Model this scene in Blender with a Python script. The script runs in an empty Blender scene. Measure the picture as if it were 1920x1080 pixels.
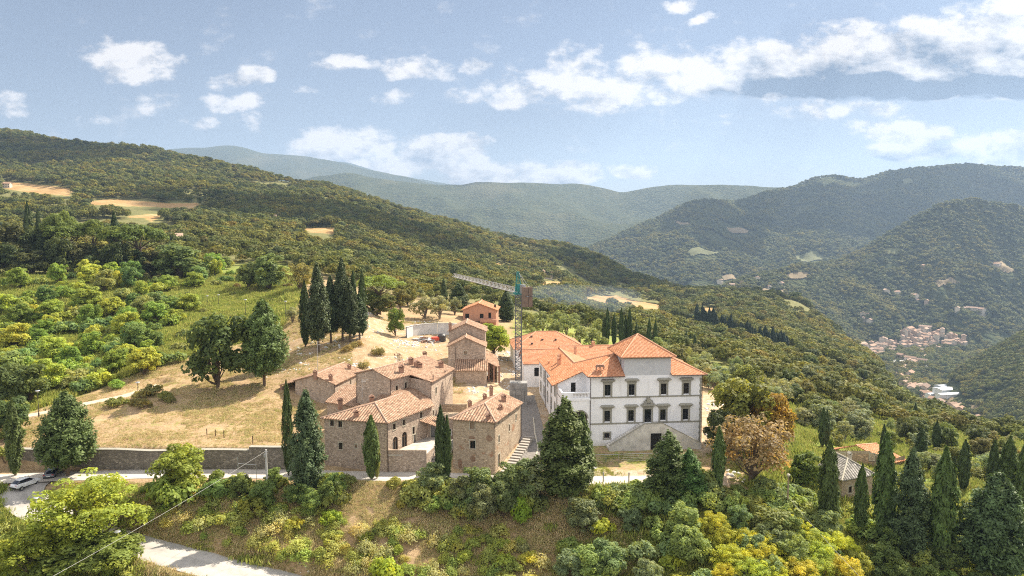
import bpy, math, random
import numpy as np
from mathutils import Vector, Matrix
R = math.radians
S = bpy.context.scene
COL = S.collection
random.seed(7)
RNG = np.random.default_rng(7)

# ------------------------------------------------------------------ camera
CAMZ, PITCH, F = 40.0, R(4.5), 1280.0
cam_d = bpy.data.cameras.new('camera'); cam = bpy.data.objects.new('camera', cam_d); COL.objects.link(cam)
cam_d.sensor_width = 36.0; cam_d.lens = 24.0; cam_d.clip_start = 0.5; cam_d.clip_end = 60000
cam.location = (0, 0, CAMZ); cam.rotation_euler = (R(90) - PITCH, 0, 0)
S.camera = cam
S.view_settings.view_transform = 'Standard'; S.view_settings.look = 'None'
S.view_settings.gamma = 1.0; S.view_settings.exposure = 1.3
S.cycles.use_denoising = False; S.cycles.filter_width = 1.1
S.cycles.max_bounces = 6; S.cycles.diffuse_bounces = 3; S.cycles.glossy_bounces = 2
S.cycles.transmission_bounces = 4; S.cycles.transparent_max_bounces = 8; S.cycles.volume_bounces = 0
S.cycles.sample_clamp_indirect = 4.0

# ------------------------------------------------------------------ sun and sky
SUN_EL, SUN_AZ = R(46), R(47)           # azimuth clockwise from the view direction (+Y)
sd = bpy.data.lights.new('sun', 'SUN'); sun = bpy.data.objects.new('sun', sd); COL.objects.link(sun)
sd.energy = 4.5; sd.angle = R(0.5); sd.color = (1.0, 0.90, 0.75)
sv = Vector((math.sin(SUN_AZ) * math.cos(SUN_EL), math.cos(SUN_AZ) * math.cos(SUN_EL), math.sin(SUN_EL)))
sun.rotation_euler = sv.to_track_quat('Z', 'Y').to_euler(); sun.location = (150, 200, 300)

W = bpy.data.worlds.new('World'); S.world = W; W.use_nodes = True
wt = W.node_tree; wt.nodes.clear()
def wn(kind, **kw):
    n = wt.nodes.new(kind)
    for k, v in kw.items(): setattr(n, k, v)
    return n
def wl(a, b): wt.links.new(a, b)
def wmath(op, a, b=None, c=None, clamp=False):
    n = wn('ShaderNodeMath', operation=op, use_clamp=clamp)
    for i, v in enumerate((a, b, c)):
        if v is None: continue
        if isinstance(v, (int, float)): n.inputs[i].default_value = v
        else: wl(v, n.inputs[i])
    return n.outputs[0]
sky = wn('ShaderNodeTexSky', sky_type='NISHITA', sun_disc=False)
sky.sun_elevation = SUN_EL; sky.sun_rotation = SUN_AZ
sky.altitude = 400; sky.air_density = 1.0; sky.dust_density = 0.0; sky.ozone_density = 2.5
tc = wn('ShaderNodeTexCoord'); sx = wn('ShaderNodeSeparateXYZ'); wl(tc.outputs['Generated'], sx.inputs[0])
yy = wmath('MAXIMUM', sx.outputs[1], 0.08)
tt = wmath('DIVIDE', sx.outputs[0], yy); ee = wmath('DIVIDE', sx.outputs[2], yy)
cv = wn('ShaderNodeCombineXYZ'); wl(wmath('MULTIPLY', tt, 9.0), cv.inputs[0]); wl(wmath('MULTIPLY', ee, 15.0), cv.inputs[1])
n1 = wn('ShaderNodeTexNoise'); n1.inputs['Scale'].default_value = 1.7; n1.inputs['Detail'].default_value = 10; n1.inputs['Roughness'].default_value = 0.64
wl(cv.outputs[0], n1.inputs['Vector'])
# the same noise a little further towards the sun gives each puff a bright side and a shaded side
va = wn('ShaderNodeVectorMath', operation='ADD'); va.inputs[1].default_value = (0.10, 0.30, 0); wl(cv.outputs[0], va.inputs[0])
n2 = wn('ShaderNodeTexNoise'); n2.inputs['Scale'].default_value = 1.7; n2.inputs['Detail'].default_value = 5; n2.inputs['Roughness'].default_value = 0.55
wl(va.outputs[0], n2.inputs['Vector'])
def sky_te(px, py):
    v = (540 - py) / F
    d = math.cos(PITCH) + v * math.sin(PITCH)
    return (px - 960) / F / d, (v * math.cos(PITCH) - math.sin(PITCH)) / d
CLOUDS = [  # centre, radii in degrees-like photo units, strength, darkness of the base
 (255,112,105,46,.9,.12),(455,140,70,26,.95,.1),(455,186,75,25,.8,.15),(298,182,65,32,.65,.12),(645,118,92,22,.75,.1),(785,124,100,26,.75,.1),
 (897,128,36,22,.65,.1),(16,200,48,38,.7,.1),(165,224,45,22,.6,.1),(382,226,38,20,.6,.1),(334,220,34,18,.5,.1),(466,228,30,26,.5,.1),
 (750,174,55,18,.55,.1),(860,172,70,18,.5,.1),(965,170,85,36,.8,.1),(560,170,60,14,.35,.1),
 (1080,130,80,75,.85,.1),(1130,165,190,46,.9,.12),(1290,130,170,62,1.0,.15),(1450,128,200,66,1.1,.35),(1620,100,190,66,1.2,.5),(1800,85,200,80,1.25,.5),
 (1640,156,340,38,1.35,1.7),(1880,158,170,40,1.3,1.5),(1905,50,110,80,1.1,.15),(1590,207,170,26,.6,.55),(1670,205,100,26,.5,.3),
 (640,275,130,58,1.0,.18),(825,288,110,48,1.3,.28),(770,275,50,30,.7,.1),(900,328,125,40,1.15,.2),(1040,328,105,36,1.15,.2),(1180,318,78,22,1.05,.25),(740,312,100,36,.95,.1),
 (1700,243,115,24,1.1,.3),(1720,276,125,32,1.2,.35),(1880,278,125,44,1.3,.25),(1290,4,46,18,.8,.1),(1317,36,26,12,.7,.1),(1340,235,60,12,.3,.1),(1380,214,70,14,.35,.1)]
nw = wn('ShaderNodeTexNoise'); nw.inputs['Scale'].default_value = 1.1; nw.inputs['Detail'].default_value = 4; wl(cv.outputs[0], nw.inputs['Vector'])
sw = wn('ShaderNodeSeparateColor'); wl(nw.outputs['Color'], sw.inputs[0])
tw = wmath('MULTIPLY_ADD', wmath('SUBTRACT', sw.outputs[0], 0.5), 0.10, tt); ew = wmath('MULTIPLY_ADD', wmath('SUBTRACT', sw.outputs[1], 0.5), 0.055, ee)
mm = None; dk = None
for cx, cy, rx, ry, st, dark in CLOUDS:
    t0, e0 = sky_te(cx, cy)
    a = wmath('DIVIDE', wmath('SUBTRACT', tw, t0), rx / F); b = wmath('DIVIDE', wmath('SUBTRACT', ew, e0), ry / F)
    r2 = wmath('ADD', wmath('MULTIPLY', a, a), wmath('MULTIPLY', b, b))
    m = wmath('MULTIPLY', wmath('SUBTRACT', 1.0, r2, clamp=True), st)
    low = wmath('MULTIPLY', wmath('MULTIPLY_ADD', b, -0.6, 0.30, clamp=True), dark)
    d_ = wmath('MULTIPLY', low, m)
    mm = m if mm is None else wmath('SMOOTH_MAX', mm, m, 0.12)
    dk = d_ if dk is None else wmath('MAXIMUM', dk, d_)
front = wmath('GREATER_THAN', sx.outputs[1], 0.1)
dens = wmath('MULTIPLY_ADD', wmath('SUBTRACT', n1.outputs[0], 0.5), 2.5, wmath('MULTIPLY_ADD', mm, 0.95, -0.20))
mr = wn('ShaderNodeMapRange', interpolation_type='SMOOTHSTEP'); wl(dens, mr.inputs[0]); mr.inputs[1].default_value = 0.0; mr.inputs[2].default_value = 0.58
has = wn('ShaderNodeMapRange'); wl(mm, has.inputs[0]); has.inputs[1].default_value = 0.0; has.inputs[2].default_value = 0.22
alpha = wmath('MULTIPLY', wmath('ADD', wmath('MULTIPLY', mr.outputs[0], has.outputs[0]), wmath('MULTIPLY', dk, 0.9), clamp=True), wmath('MULTIPLY', front, 0.95))
dif = wmath('SUBTRACT', n2.outputs[0], n1.outputs[0])
shade = wmath('ADD', wmath('MULTIPLY', dk, 2.3), wmath('MULTIPLY', dif, 2.9), clamp=True)
cc = wn('ShaderNodeMix', data_type='RGBA'); wl(shade, cc.inputs[0])
CLOUD_K = 8.3
cc.inputs[6].default_value = (0.88 * CLOUD_K, 0.83 * CLOUD_K, 0.80 * CLOUD_K, 1); cc.inputs[7].default_value = (0.15 * CLOUD_K, 0.205 * CLOUD_K, 0.30 * CLOUD_K, 1)
hs = wn('ShaderNodeHueSaturation'); hs.inputs['Saturation'].default_value = 0.95; wl(sky.outputs[0], hs.inputs['Color'])
gm = wn('ShaderNodeGamma'); gm.inputs[1].default_value = 0.74; wl(hs.outputs[0], gm.inputs[0])
tint = wn('ShaderNodeMix', data_type='RGBA', blend_type='MULTIPLY'); tint.inputs[0].default_value = 1.0; wl(gm.outputs[0], tint.inputs[6]); tint.inputs[7].default_value = (1.11, 1.0, 0.985, 1)
mx = wn('ShaderNodeMix', data_type='RGBA'); wl(alpha, mx.inputs[0]); wl(tint.outputs[2], mx.inputs[6]); wl(cc.outputs[2], mx.inputs[7])
# unseen bright cumulus added above and behind the view to fill the shade
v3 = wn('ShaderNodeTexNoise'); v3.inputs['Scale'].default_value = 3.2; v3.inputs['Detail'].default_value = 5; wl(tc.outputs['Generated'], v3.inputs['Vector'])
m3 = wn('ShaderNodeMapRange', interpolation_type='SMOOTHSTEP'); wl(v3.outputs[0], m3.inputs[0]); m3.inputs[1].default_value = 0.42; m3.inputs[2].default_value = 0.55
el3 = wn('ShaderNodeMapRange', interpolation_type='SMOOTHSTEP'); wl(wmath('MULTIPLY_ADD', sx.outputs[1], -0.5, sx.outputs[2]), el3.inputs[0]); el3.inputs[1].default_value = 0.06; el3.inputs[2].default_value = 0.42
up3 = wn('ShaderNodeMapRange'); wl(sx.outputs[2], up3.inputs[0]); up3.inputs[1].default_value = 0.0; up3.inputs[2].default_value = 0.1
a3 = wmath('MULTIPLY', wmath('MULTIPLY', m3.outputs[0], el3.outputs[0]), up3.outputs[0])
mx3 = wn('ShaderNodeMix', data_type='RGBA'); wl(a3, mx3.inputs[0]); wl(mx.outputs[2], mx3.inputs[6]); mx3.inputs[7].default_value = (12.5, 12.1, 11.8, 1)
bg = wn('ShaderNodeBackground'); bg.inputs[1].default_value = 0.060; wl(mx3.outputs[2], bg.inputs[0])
W.cycles.sampling_method = 'MANUAL'; W.cycles.sample_map_resolution = 1024
wo = wn('ShaderNodeOutputWorld'); wl(bg.outputs[0], wo.inputs[0])

# ------------------------------------------------------------------ small helpers
def tag(o, label=None, cat=None, group=None, kind=None):
    if label: o['label'] = label
    if cat: o['category'] = cat
    if group: o['group'] = group
    if kind: o['kind'] = kind
    return o
def empty(name, loc=(0, 0, 0), rz=0.0, label=None, cat=None, group=None):
    o = bpy.data.objects.new(name, None); o.empty_display_size = 0.3; COL.objects.link(o)
    o.location = loc; o.rotation_euler = (0, 0, rz); return tag(o, label, cat, group)
def at(px, py, Y):                      # photo pixel at forward distance Y -> world point
    v = (540 - py) / F; d = Y / (math.cos(PITCH) + v * math.sin(PITCH))
    return Vector(((px - 960) / F * d, Y, CAMZ + d * (v * math.cos(PITCH) - math.sin(PITCH))))
def atz(px, py, z):                     # photo pixel at height z
    v = (540 - py) / F; d = (z - CAMZ) / (v * math.cos(PITCH) - math.sin(PITCH))
    return Vector(((px - 960) / F * d, d * (math.cos(PITCH) + v * math.sin(PITCH)), z))
def zof(py, Y):
    v = (540 - py) / F
    return CAMZ + Y * (v * math.cos(PITCH) - math.sin(PITCH)) / (math.cos(PITCH) + v * math.sin(PITCH))
def tof(px, py):
    v = (540 - py) / F
    return (px - 960) / F / (math.cos(PITCH) + v * math.sin(PITCH))

def hash2(ix, iy, seed):
    h = (ix.astype(np.int64) * 374761393 + iy.astype(np.int64) * 668265263 + seed * 1442695041) & 0x7fffffff
    h = ((h ^ (h >> 13)) * 1274126177) & 0x7fffffff
    return ((h ^ (h >> 16)) & 0xffff) / 65535.0
def vnoise(x, y, seed=0):
    x = np.asarray(x, float); y = np.asarray(y, float)
    ix = np.floor(x); iy = np.floor(y); fx = x - ix; fy = y - iy
    fx = fx * fx * (3 - 2 * fx); fy = fy * fy * (3 - 2 * fy)
    ix = ix.astype(np.int64); iy = iy.astype(np.int64)
    a = hash2(ix, iy, seed); b = hash2(ix + 1, iy, seed); c = hash2(ix, iy + 1, seed); d = hash2(ix + 1, iy + 1, seed)
    return (a * (1 - fx) + b * fx) * (1 - fy) + (c * (1 - fx) + d * fx) * fy
def fbm(x, y, seed=0, oct=4, gain=0.5):
    s = 0; a = 1; n = 0
    for k in range(oct):
        s = s + a * vnoise(np.asarray(x) * 2 ** k + 13.7 * k, np.asarray(y) * 2 ** k - 7.1 * k, seed + k); n += a; a *= gain
    return s / n

def mesh_np(name, co, faces_flat, face_len, mats=(), matidx=None, uv=None, attrs=None, smooth=False):
    me = bpy.data.meshes.new(name)
    co = np.ascontiguousarray(co, np.float32); nv = len(co)
    fl = np.ascontiguousarray(faces_flat, np.int32); nf = len(face_len)
    me.vertices.add(nv); me.vertices.foreach_set('co', co.ravel())
    me.loops.add(len(fl)); me.loops.foreach_set('vertex_index', fl)
    st = np.concatenate(([0], np.cumsum(face_len)[:-1])).astype(np.int32)
    me.polygons.add(nf); me.polygons.foreach_set('loop_start', st)
    if matidx is not None: me.polygons.foreach_set('material_index', np.ascontiguousarray(matidx, np.int32))
    if smooth: me.polygons.foreach_set('use_smooth', np.ones(nf, bool))
    for m in mats: me.materials.append(m)
    if uv is not None:
        l = me.uv_layers.new(name='UVMap'); l.data.foreach_set('uv', np.ascontiguousarray(uv, np.float32).ravel())
    for k, a in (attrs or {}).items():
        a = np.ascontiguousarray(a, np.float32)
        if a.ndim == 1:
            t = me.attributes.new(k, 'FLOAT', 'POINT'); t.data.foreach_set('value', a)
        else:
            t = me.attributes.new(k, 'FLOAT_COLOR', 'POINT'); t.data.foreach_set('color', a.ravel())
    me.update(calc_edges=True); me.validate()
    return me
def link(name, me, parent=None, loc=None):
    o = bpy.data.objects.new(name, me); COL.objects.link(o)
    if parent is not None: o.parent = parent
    if loc is not None: o.location = loc
    return o
def grid_faces(nu, nv):
    i = np.arange((nu - 1) * (nv - 1)); a = (i // (nv - 1)) * nv + i % (nv - 1)
    return np.stack([a, a + nv, a + nv + 1, a + 1], 1)

class MB:
    """collects boxes, polygons and tubes of one part; build() links them as one mesh object"""
    def __init__(s): s.v = []; s.f = []; s.uv = []; s.m = []
    def face(s, pts, uv=None, m=0):
        i = len(s.v); s.v += [tuple(p) for p in pts]; s.f.append(list(range(i, i + len(pts)))); s.m.append(m)
        if uv is None: uv = autouv(pts)
        s.uv += [tuple(q) for q in uv]
    def box(s, c, sz, rz=0.0, m=0, M=None):
        hx, hy, hz = sz[0] / 2, sz[1] / 2, sz[2] / 2; ca, sa = math.cos(rz), math.sin(rz)
        P = []
        for x, y, z in ((-hx,-hy,-hz),(hx,-hy,-hz),(hx,hy,-hz),(-hx,hy,-hz),(-hx,-hy,hz),(hx,-hy,hz),(hx,hy,hz),(-hx,hy,hz)):
            p = Vector((c[0] + x * ca - y * sa, c[1] + x * sa + y * ca, c[2] + z)); P.append(M @ p if M else p)
        for q in ((0,3,2,1),(4,5,6,7),(0,1,5,4),(1,2,6,5),(2,3,7,6),(3,0,4,7)): s.face([P[k] for k in q], m=m)
    def prism(s, poly, z0, z1, m=0):
        a = [Vector((p[0], p[1], z0)) for p in poly]; b = [Vector((p[0], p[1], z1)) for p in poly]; n = len(a)
        s.face(b, m=m); s.face(a[::-1], m=m)
        for i in range(n): s.face([a[i], a[(i+1)%n], b[(i+1)%n], b[i]], m=m)
    def slab(s, pts, th, m=0):          # polygon with thickness straight down
        p = [Vector(q) for q in pts]; n = (p[1]-p[0]).cross(p[2]-p[0])
        if n.z < 0: p = p[::-1]
        q = [Vector((a.x, a.y, a.z - th)) for a in p]
        s.face(p, m=m); s.face(q[::-1], m=m)
        for i in range(len(p)): s.face([q[i], q[(i+1)%len(p)], p[(i+1)%len(p)], p[i]], m=m)
    def tube(s, a, b, r, r2=None, n=6, m=0, caps=True):
        a = Vector(a); b = Vector(b); r2 = r if r2 is None else r2
        d = (b - a).normalized(); u = d.orthogonal().normalized(); w = d.cross(u)
        A = [a + (u * math.cos(2*math.pi*k/n) + w * math.sin(2*math.pi*k/n)) * r for k in range(n)]
        B = [b + (u * math.cos(2*math.pi*k/n) + w * math.sin(2*math.pi*k/n)) * r2 for k in range(n)]
        for k in range(n): s.face([A[k], A[(k+1)%n], B[(k+1)%n], B[k]], m=m)
        if caps: s.face(A[::-1], m=m); s.face(B, m=m)
    def path(s, pts, r, n=6, m=0):
        for a, b in zip(pts[:-1], pts[1:]): s.tube(a, b, r, n=n, m=m)
    def lathe(s, c, prof, n=12, m=0):
        c = Vector(c)
        rings = [[c + Vector((r*math.cos(2*math.pi*k/n), r*math.sin(2*math.pi*k/n), z)) for k in range(n)] for r, z in prof]
        for A, B in zip(rings[:-1], rings[1:]):
            for k in range(n): s.face([A[k], A[(k+1)%n], B[(k+1)%n], B[k]], m=m)
        s.face(rings[0][::-1], m=m); s.face(rings[-1], m=m)
    def build(s, name, mats, parent=None, smooth=False, bevel=0):
        if not isinstance(mats, (list, tuple)): mats = [mats]
        fl = [i for f in s.f for i in f]; ln = [len(f) for f in s.f]
        v = np.array(s.v, float)
        if parent is not None:
            mw = parent_world(parent).inverted(); m4 = np.array(mw)
            v = v @ m4[:3, :3].T + m4[:3, 3]
        me = mesh_np(name, v, fl, ln, mats, s.m, s.uv, smooth=smooth)
        return link(name, me, parent)
def parent_world(o):
    M = o.matrix_basis.copy(); M = Matrix.LocRotScale(o.location, o.rotation_euler, o.scale)
    return M if o.parent is None else parent_world(o.parent) @ M
def autouv(pts):
    p = [Vector(q) for q in pts]
    n = Vector((0, 0, 0))
    for i in range(len(p)):
        a, b = p[i], p[(i+1) % len(p)]
        n += Vector(((a.y-b.y)*(a.z+b.z), (a.z-b.z)*(a.x+b.x), (a.x-b.x)*(a.y+b.y)))
    if n.length < 1e-9: return [(0, 0)] * len(p)
    n.normalize()
    if abs(n.z) > 0.999: return [(q.x, q.y) for q in p]
    u = Vector((-n.y, n.x, 0)).normalized(); w = n.cross(u)
    return [(q.dot(u), q.dot(w)) for q in p]
# ------------------------------------------------------------------ materials
class NT:
    def __init__(s, name):
        s.mat = bpy.data.materials.new(name); s.mat.use_nodes = True; s.t = s.mat.node_tree
        s.t.nodes.clear(); s.out = s.t.nodes.new('ShaderNodeOutputMaterial')
    def n(s, kind, **kw):
        q = s.t.nodes.new(kind)
        for k, v in kw.items(): setattr(q, k, v)
        return q
    def put(s, sock, v):
        if isinstance(v, bpy.types.NodeSocket): s.t.links.new(v, sock)
        elif isinstance(v, (tuple, list)) and len(v) == 3 and sock.type == 'RGBA': sock.default_value = (*v, 1)
        else: sock.default_value = v
    def math(s, op, a, b=None, c=None, clamp=False):
        q = s.n('ShaderNodeMath', operation=op, use_clamp=clamp)
        for i, v in enumerate((a, b, c)):
            if v is not None: s.put(q.inputs[i], v)
        return q.outputs[0]
    def mix(s, f, a, b, mode='MIX'):
        q = s.n('ShaderNodeMix', data_type='RGBA', blend_type=mode); s.put(q.inputs[0], f); s.put(q.inputs[6], a); s.put(q.inputs[7], b); return q.outputs[2]
    def noise(s, vec, scale, detail=4, rough=0.55, out=0):
        q = s.n('ShaderNodeTexNoise'); q.inputs['Scale'].default_value = scale; q.inputs['Detail'].default_value = detail; q.inputs['Roughness'].default_value = rough
        if vec is not None: s.put(q.inputs['Vector'], vec)
        return q.outputs[out]
    def vor(s, vec, scale, feature='F1', out='Distance', rand=1.0):
        q = s.n('ShaderNodeTexVoronoi', feature=feature); q.inputs['Scale'].default_value = scale; q.inputs['Randomness'].default_value = rand
        if vec is not None: s.put(q.inputs['Vector'], vec)
        return q.outputs[out]
    def ramp(s, f, stops, interp='LINEAR'):
        q = s.n('ShaderNodeValToRGB'); s.put(q.inputs[0], f); e = q.color_ramp.elements; q.color_ramp.interpolation = interp
        while len(e) < len(stops): e.new(0.5)
        for i, (p, c) in enumerate(stops): e[i].position = p; e[i].color = (*c, 1) if len(c) == 3 else c
        return q.outputs[0]
    def rng(s, v, a, b, c=0.0, d=1.0, smooth=True):
        q = s.n('ShaderNodeMapRange', interpolation_type='SMOOTHSTEP' if smooth else 'LINEAR'); s.put(q.inputs[0], v)
        for i, x in enumerate((a, b, c, d)): q.inputs[i+1].default_value = x
        return q.outputs[0]
    def mapping(s, vec, scale=(1,1,1), rot=(0,0,0), loc=(0,0,0)):
        q = s.n('ShaderNodeMapping'); s.put(q.inputs[0], vec); q.inputs['Scale'].default_value = scale; q.inputs['Rotation'].default_value = rot; q.inputs['Location'].default_value = loc; return q.outputs[0]
    def uv(s): return s.n('ShaderNodeTexCoord').outputs['UV']
    def pos(s): return s.n('ShaderNodeNewGeometry').outputs['Position']
    def attr(s, name, out='Fac', kind='GEOMETRY'):
        q = s.n('ShaderNodeAttribute', attribute_name=name, attribute_type=kind); return q.outputs[out]
    def bump(s, h, strength=0.5, dist=0.1):
        q = s.n('ShaderNodeBump'); s.put(q.inputs['Height'], h); q.inputs['Strength'].default_value = strength; q.inputs['Distance'].default_value = dist; return q.outputs[0]
    def bsdf(s, col, rough=0.8, normal=None, spec=0.3, metal=0.0):
        q = s.n('ShaderNodeBsdfPrincipled'); s.put(q.inputs['Base Color'], col); s.put(q.inputs['Roughness'], rough)
        q.inputs['Specular IOR Level'].default_value = spec; q.inputs['Metallic'].default_value = metal
        if normal is not None: s.put(q.inputs['Normal'], normal)
        return q.outputs[0]
    def done(s, sh):
        s.t.links.new(sh, s.out.inputs[0]); return s.mat

def plain(name, col, rough=0.7, var=0.15, scale=3.0, spec=0.3, metal=0.0, bump=0.0):
    m = NT(name); p = m.pos(); f = m.noise(p, scale, 5)
    lo = tuple(c * (1 - var) for c in col); hi = tuple(min(1, c * (1 + var)) for c in col)
    c = m.ramp(f, [(0.3, lo), (0.7, hi)])
    nb = m.bump(m.noise(p, scale * 6, 4), bump, 0.03) if bump else None
    return m.done(m.bsdf(c, rough, nb, spec, metal))

def stone(name, a, b, c, mortar, su=2.6, sv=5.5, patch=None):
    m = NT(name); uv = m.uv()
    w = m.n('ShaderNodeVectorMath', operation='ADD'); m.put(w.inputs[0], m.mapping(uv, (su, sv, 1)))
    nz = m.n('ShaderNodeVectorMath', operation='SCALE'); m.put(nz.inputs[0], m.noise(uv, 3.0, 3, out=1)); nz.inputs[3].default_value = 0.55
    m.put(w.inputs[1], nz.outputs[0]); v = w.outputs[0]
    cell = m.vor(v, 1.0, out='Color'); sc = m.n('ShaderNodeSeparateColor'); m.put(sc.inputs[0], cell)
    col = m.ramp(sc.outputs[0], [(0.0, a), (0.35, b), (0.7, c), (1.0, tuple(min(1, x * 1.25) for x in c))])
    col = m.mix(m.math('MULTIPLY', sc.outputs[1], 0.65), col, tuple(x * 0.5 for x in a))
    edge = m.vor(v, 1.0, 'DISTANCE_TO_EDGE')
    ed = m.rng(edge, 0.02, 0.13)
    col = m.mix(ed, mortar, col)
    big = m.noise(uv, 0.35, 5)
    col = m.mix(m.rng(big, 0.35, 0.7, 0.0, 0.5), col, tuple(x * 1.15 for x in mortar), 'MIX')
    grime = m.noise(m.mapping(uv, (0.8, 0.18, 1), loc=(3, 7, 0)), 1.0, 5)
    col = m.mix(m.rng(grime, 0.5, 0.75, 0.0, 0.55), col, tuple(x * 0.5 for x in a))
    if patch:
        pn = m.noise(m.mapping(uv, (1, 1, 1), loc=(9, 2, 0)), 0.45, 3)
        col = m.mix(m.rng(pn, 0.60, 0.68), col, patch)
    h = m.math('ADD', m.math('MULTIPLY', ed, 0.8), m.math('MULTIPLY', m.noise(uv, 14, 4), 0.5))
    return m.done(m.bsdf(col, 0.92, m.bump(h, 0.8, 0.05), 0.15))

def tiles(name, cols, pu=0.40, pv=0.42, stripe=0.25, lichen=None, lich_amt=0.3, bumpd=0.09):
    m = NT(name); uv = m.uv(); s = m.n('ShaderNodeSeparateXYZ'); m.put(s.inputs[0], uv)
    wob = m.math('MULTIPLY', m.math('SUBTRACT', m.noise(uv, 1.6, 3), 0.5), 0.10 if lichen else 0.03)
    u = m.math('DIVIDE', m.math('ADD', s.outputs[0], wob), pu)
    fu = m.math('FRACT', u); iu = m.math('FLOOR', u)
    wn_ = m.n('ShaderNodeTexWhiteNoise', noise_dimensions='1D'); m.put(wn_.inputs['W'], iu)
    v = m.math('ADD', m.math('DIVIDE', s.outputs[1], pv), wn_.outputs['Value'] if lichen else 0.0)
    fv = m.math('FRACT', v); iv = m.math('FLOOR', v)
    cb = m.n('ShaderNodeCombineXYZ'); m.put(cb.inputs[0], iu); m.put(cb.inputs[1], iv)
    w2 = m.n('ShaderNodeTexWhiteNoise', noise_dimensions='2D'); m.put(w2.inputs['Vector'], cb.outputs[0])
    col = m.ramp(w2.outputs['Value'], [(i / (len(cols) - 1), c) for i, c in enumerate(cols)])
    prof = m.math('SINE', m.math('MULTIPLY', fu, math.pi))                 # round cover tile, shadow painted dark into the channel between
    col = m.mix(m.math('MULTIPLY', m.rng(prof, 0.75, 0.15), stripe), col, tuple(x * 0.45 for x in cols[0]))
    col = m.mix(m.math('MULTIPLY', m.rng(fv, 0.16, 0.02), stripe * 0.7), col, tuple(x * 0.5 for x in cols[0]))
    if lichen:
        col = m.mix(m.rng(m.noise(uv, 0.9, 6, 0.65), 0.48, 0.72, 0.0, lich_amt), col, lichen)
        col = m.mix(m.rng(m.noise(m.mapping(uv, loc=(5, 1, 0)), 2.2, 4), 0.55, 0.7, 0.0, 0.5), col, tuple(x * 0.55 for x in cols[0]))
    h = m.math('ADD', prof, m.math('MULTIPLY', m.math('SUBTRACT', 1.0, fv), 0.45))
    if lichen: h = m.math('ADD', h, m.math('MULTIPLY', w2.outputs['Value'], 0.35))
    return m.done(m.bsdf(col, 0.85, m.bump(h, 0.9, bumpd), 0.2))

def foliage(name, trans=0.45, hue=(1.25, 1.12, 0.55)):
    m = NT(name); oc = m.n('ShaderNodeObjectInfo').outputs['Color']
    v = m.attr('var'); w = m.attr('wrm')
    c = m.mix(1.0, oc, m.ramp(v, [(0.0, (1.3,)*3), (0.5, (2.2,)*3), (1.0, (3.1,)*3)]), 'MULTIPLY')
    c = m.mix(m.math('MULTIPLY', w, 0.5), c, m.mix(1.0, c, (1.55, 1.25, 0.45), 'MULTIPLY'))
    d = m.bsdf(c, 0.6, None, 0.25)
    tr = m.n('ShaderNodeBsdfTranslucent'); m.put(tr.inputs[0], m.mix(1.0, c, hue, 'MULTIPLY'))
    mx = m.n('ShaderNodeMixShader'); mx.inputs[0].default_value = trans; m.t.links.new(d, mx.inputs[1]); m.t.links.new(tr.outputs[0], mx.inputs[2])
    return m.done(mx.outputs[0])
def woods(name, cols, trans=0.3):
    m = NT(name); oi = m.n('ShaderNodeObjectInfo').outputs['Random']
    c = m.ramp(oi, [(i / (len(cols) - 1), q) for i, q in enumerate(cols)])
    zone = m.noise(m.pos(), 0.012, 3)
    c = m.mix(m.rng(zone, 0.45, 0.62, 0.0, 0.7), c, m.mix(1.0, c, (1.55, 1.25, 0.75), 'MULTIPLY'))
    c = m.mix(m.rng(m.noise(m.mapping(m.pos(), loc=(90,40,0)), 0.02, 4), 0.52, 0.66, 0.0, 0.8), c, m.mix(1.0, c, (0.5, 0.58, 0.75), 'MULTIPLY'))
    c = m.mix(1.0, c, m.ramp(m.attr('var'), [(0.0, (0.6,)*3), (1.0, (1.4,)*3)]), 'MULTIPLY')
    d = m.bsdf(c, 0.7, None, 0.15)
    tr = m.n('ShaderNodeBsdfTranslucent'); m.put(tr.inputs[0], m.mix(1.0, c, (1.2, 1.1, 0.6), 'MULTIPLY'))
    mx = m.n('ShaderNodeMixShader'); mx.inputs[0].default_value = trans; m.t.links.new(d, mx.inputs[1]); m.t.links.new(tr.outputs[0], mx.inputs[2])
    return m.done(mx.outputs[0])

M = {}
M['stone'] = stone('rubble_stone', (0.34,0.25,0.19), (0.50,0.39,0.30), (0.64,0.52,0.41), (0.48,0.385,0.305))
M['stone_warm'] = stone('rubble_stone_warm', (0.38,0.275,0.19), (0.50,0.38,0.265), (0.60,0.48,0.35), (0.48,0.385,0.28), patch=(0.40,0.23,0.14))
M['stone_wall'] = stone('dry_stone', (0.19,0.165,0.135), (0.26,0.225,0.185), (0.34,0.30,0.245), (0.16,0.145,0.115), 2.0, 4.0)
M['cut_stone'] = plain('cut_sandstone', (0.46,0.42,0.33), 0.85, 0.18, 2.5, bump=0.3)
M['grey_stone'] = plain('grey_sandstone_trim', (0.31,0.295,0.245), 0.85, 0.15, 3, bump=0.2)
M['step'] = plain('stone_step', (0.36,0.33,0.29), 0.85, 0.15, 2.0, bump=0.3)
M['brick_patch'] = stone('brick_patch', (0.30,0.15,0.085), (0.36,0.19,0.11), (0.40,0.23,0.14), (0.36,0.27,0.2), 4.0, 12.0)
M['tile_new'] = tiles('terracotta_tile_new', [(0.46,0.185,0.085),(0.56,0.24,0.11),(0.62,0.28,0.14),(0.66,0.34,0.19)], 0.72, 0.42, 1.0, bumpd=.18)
M['tile_pale'] = tiles('terracotta_tile_fine', [(0.47,0.195,0.095),(0.54,0.24,0.12),(0.58,0.27,0.15),(0.62,0.32,0.19)], 0.25, 0.36, 0.35)
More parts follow.
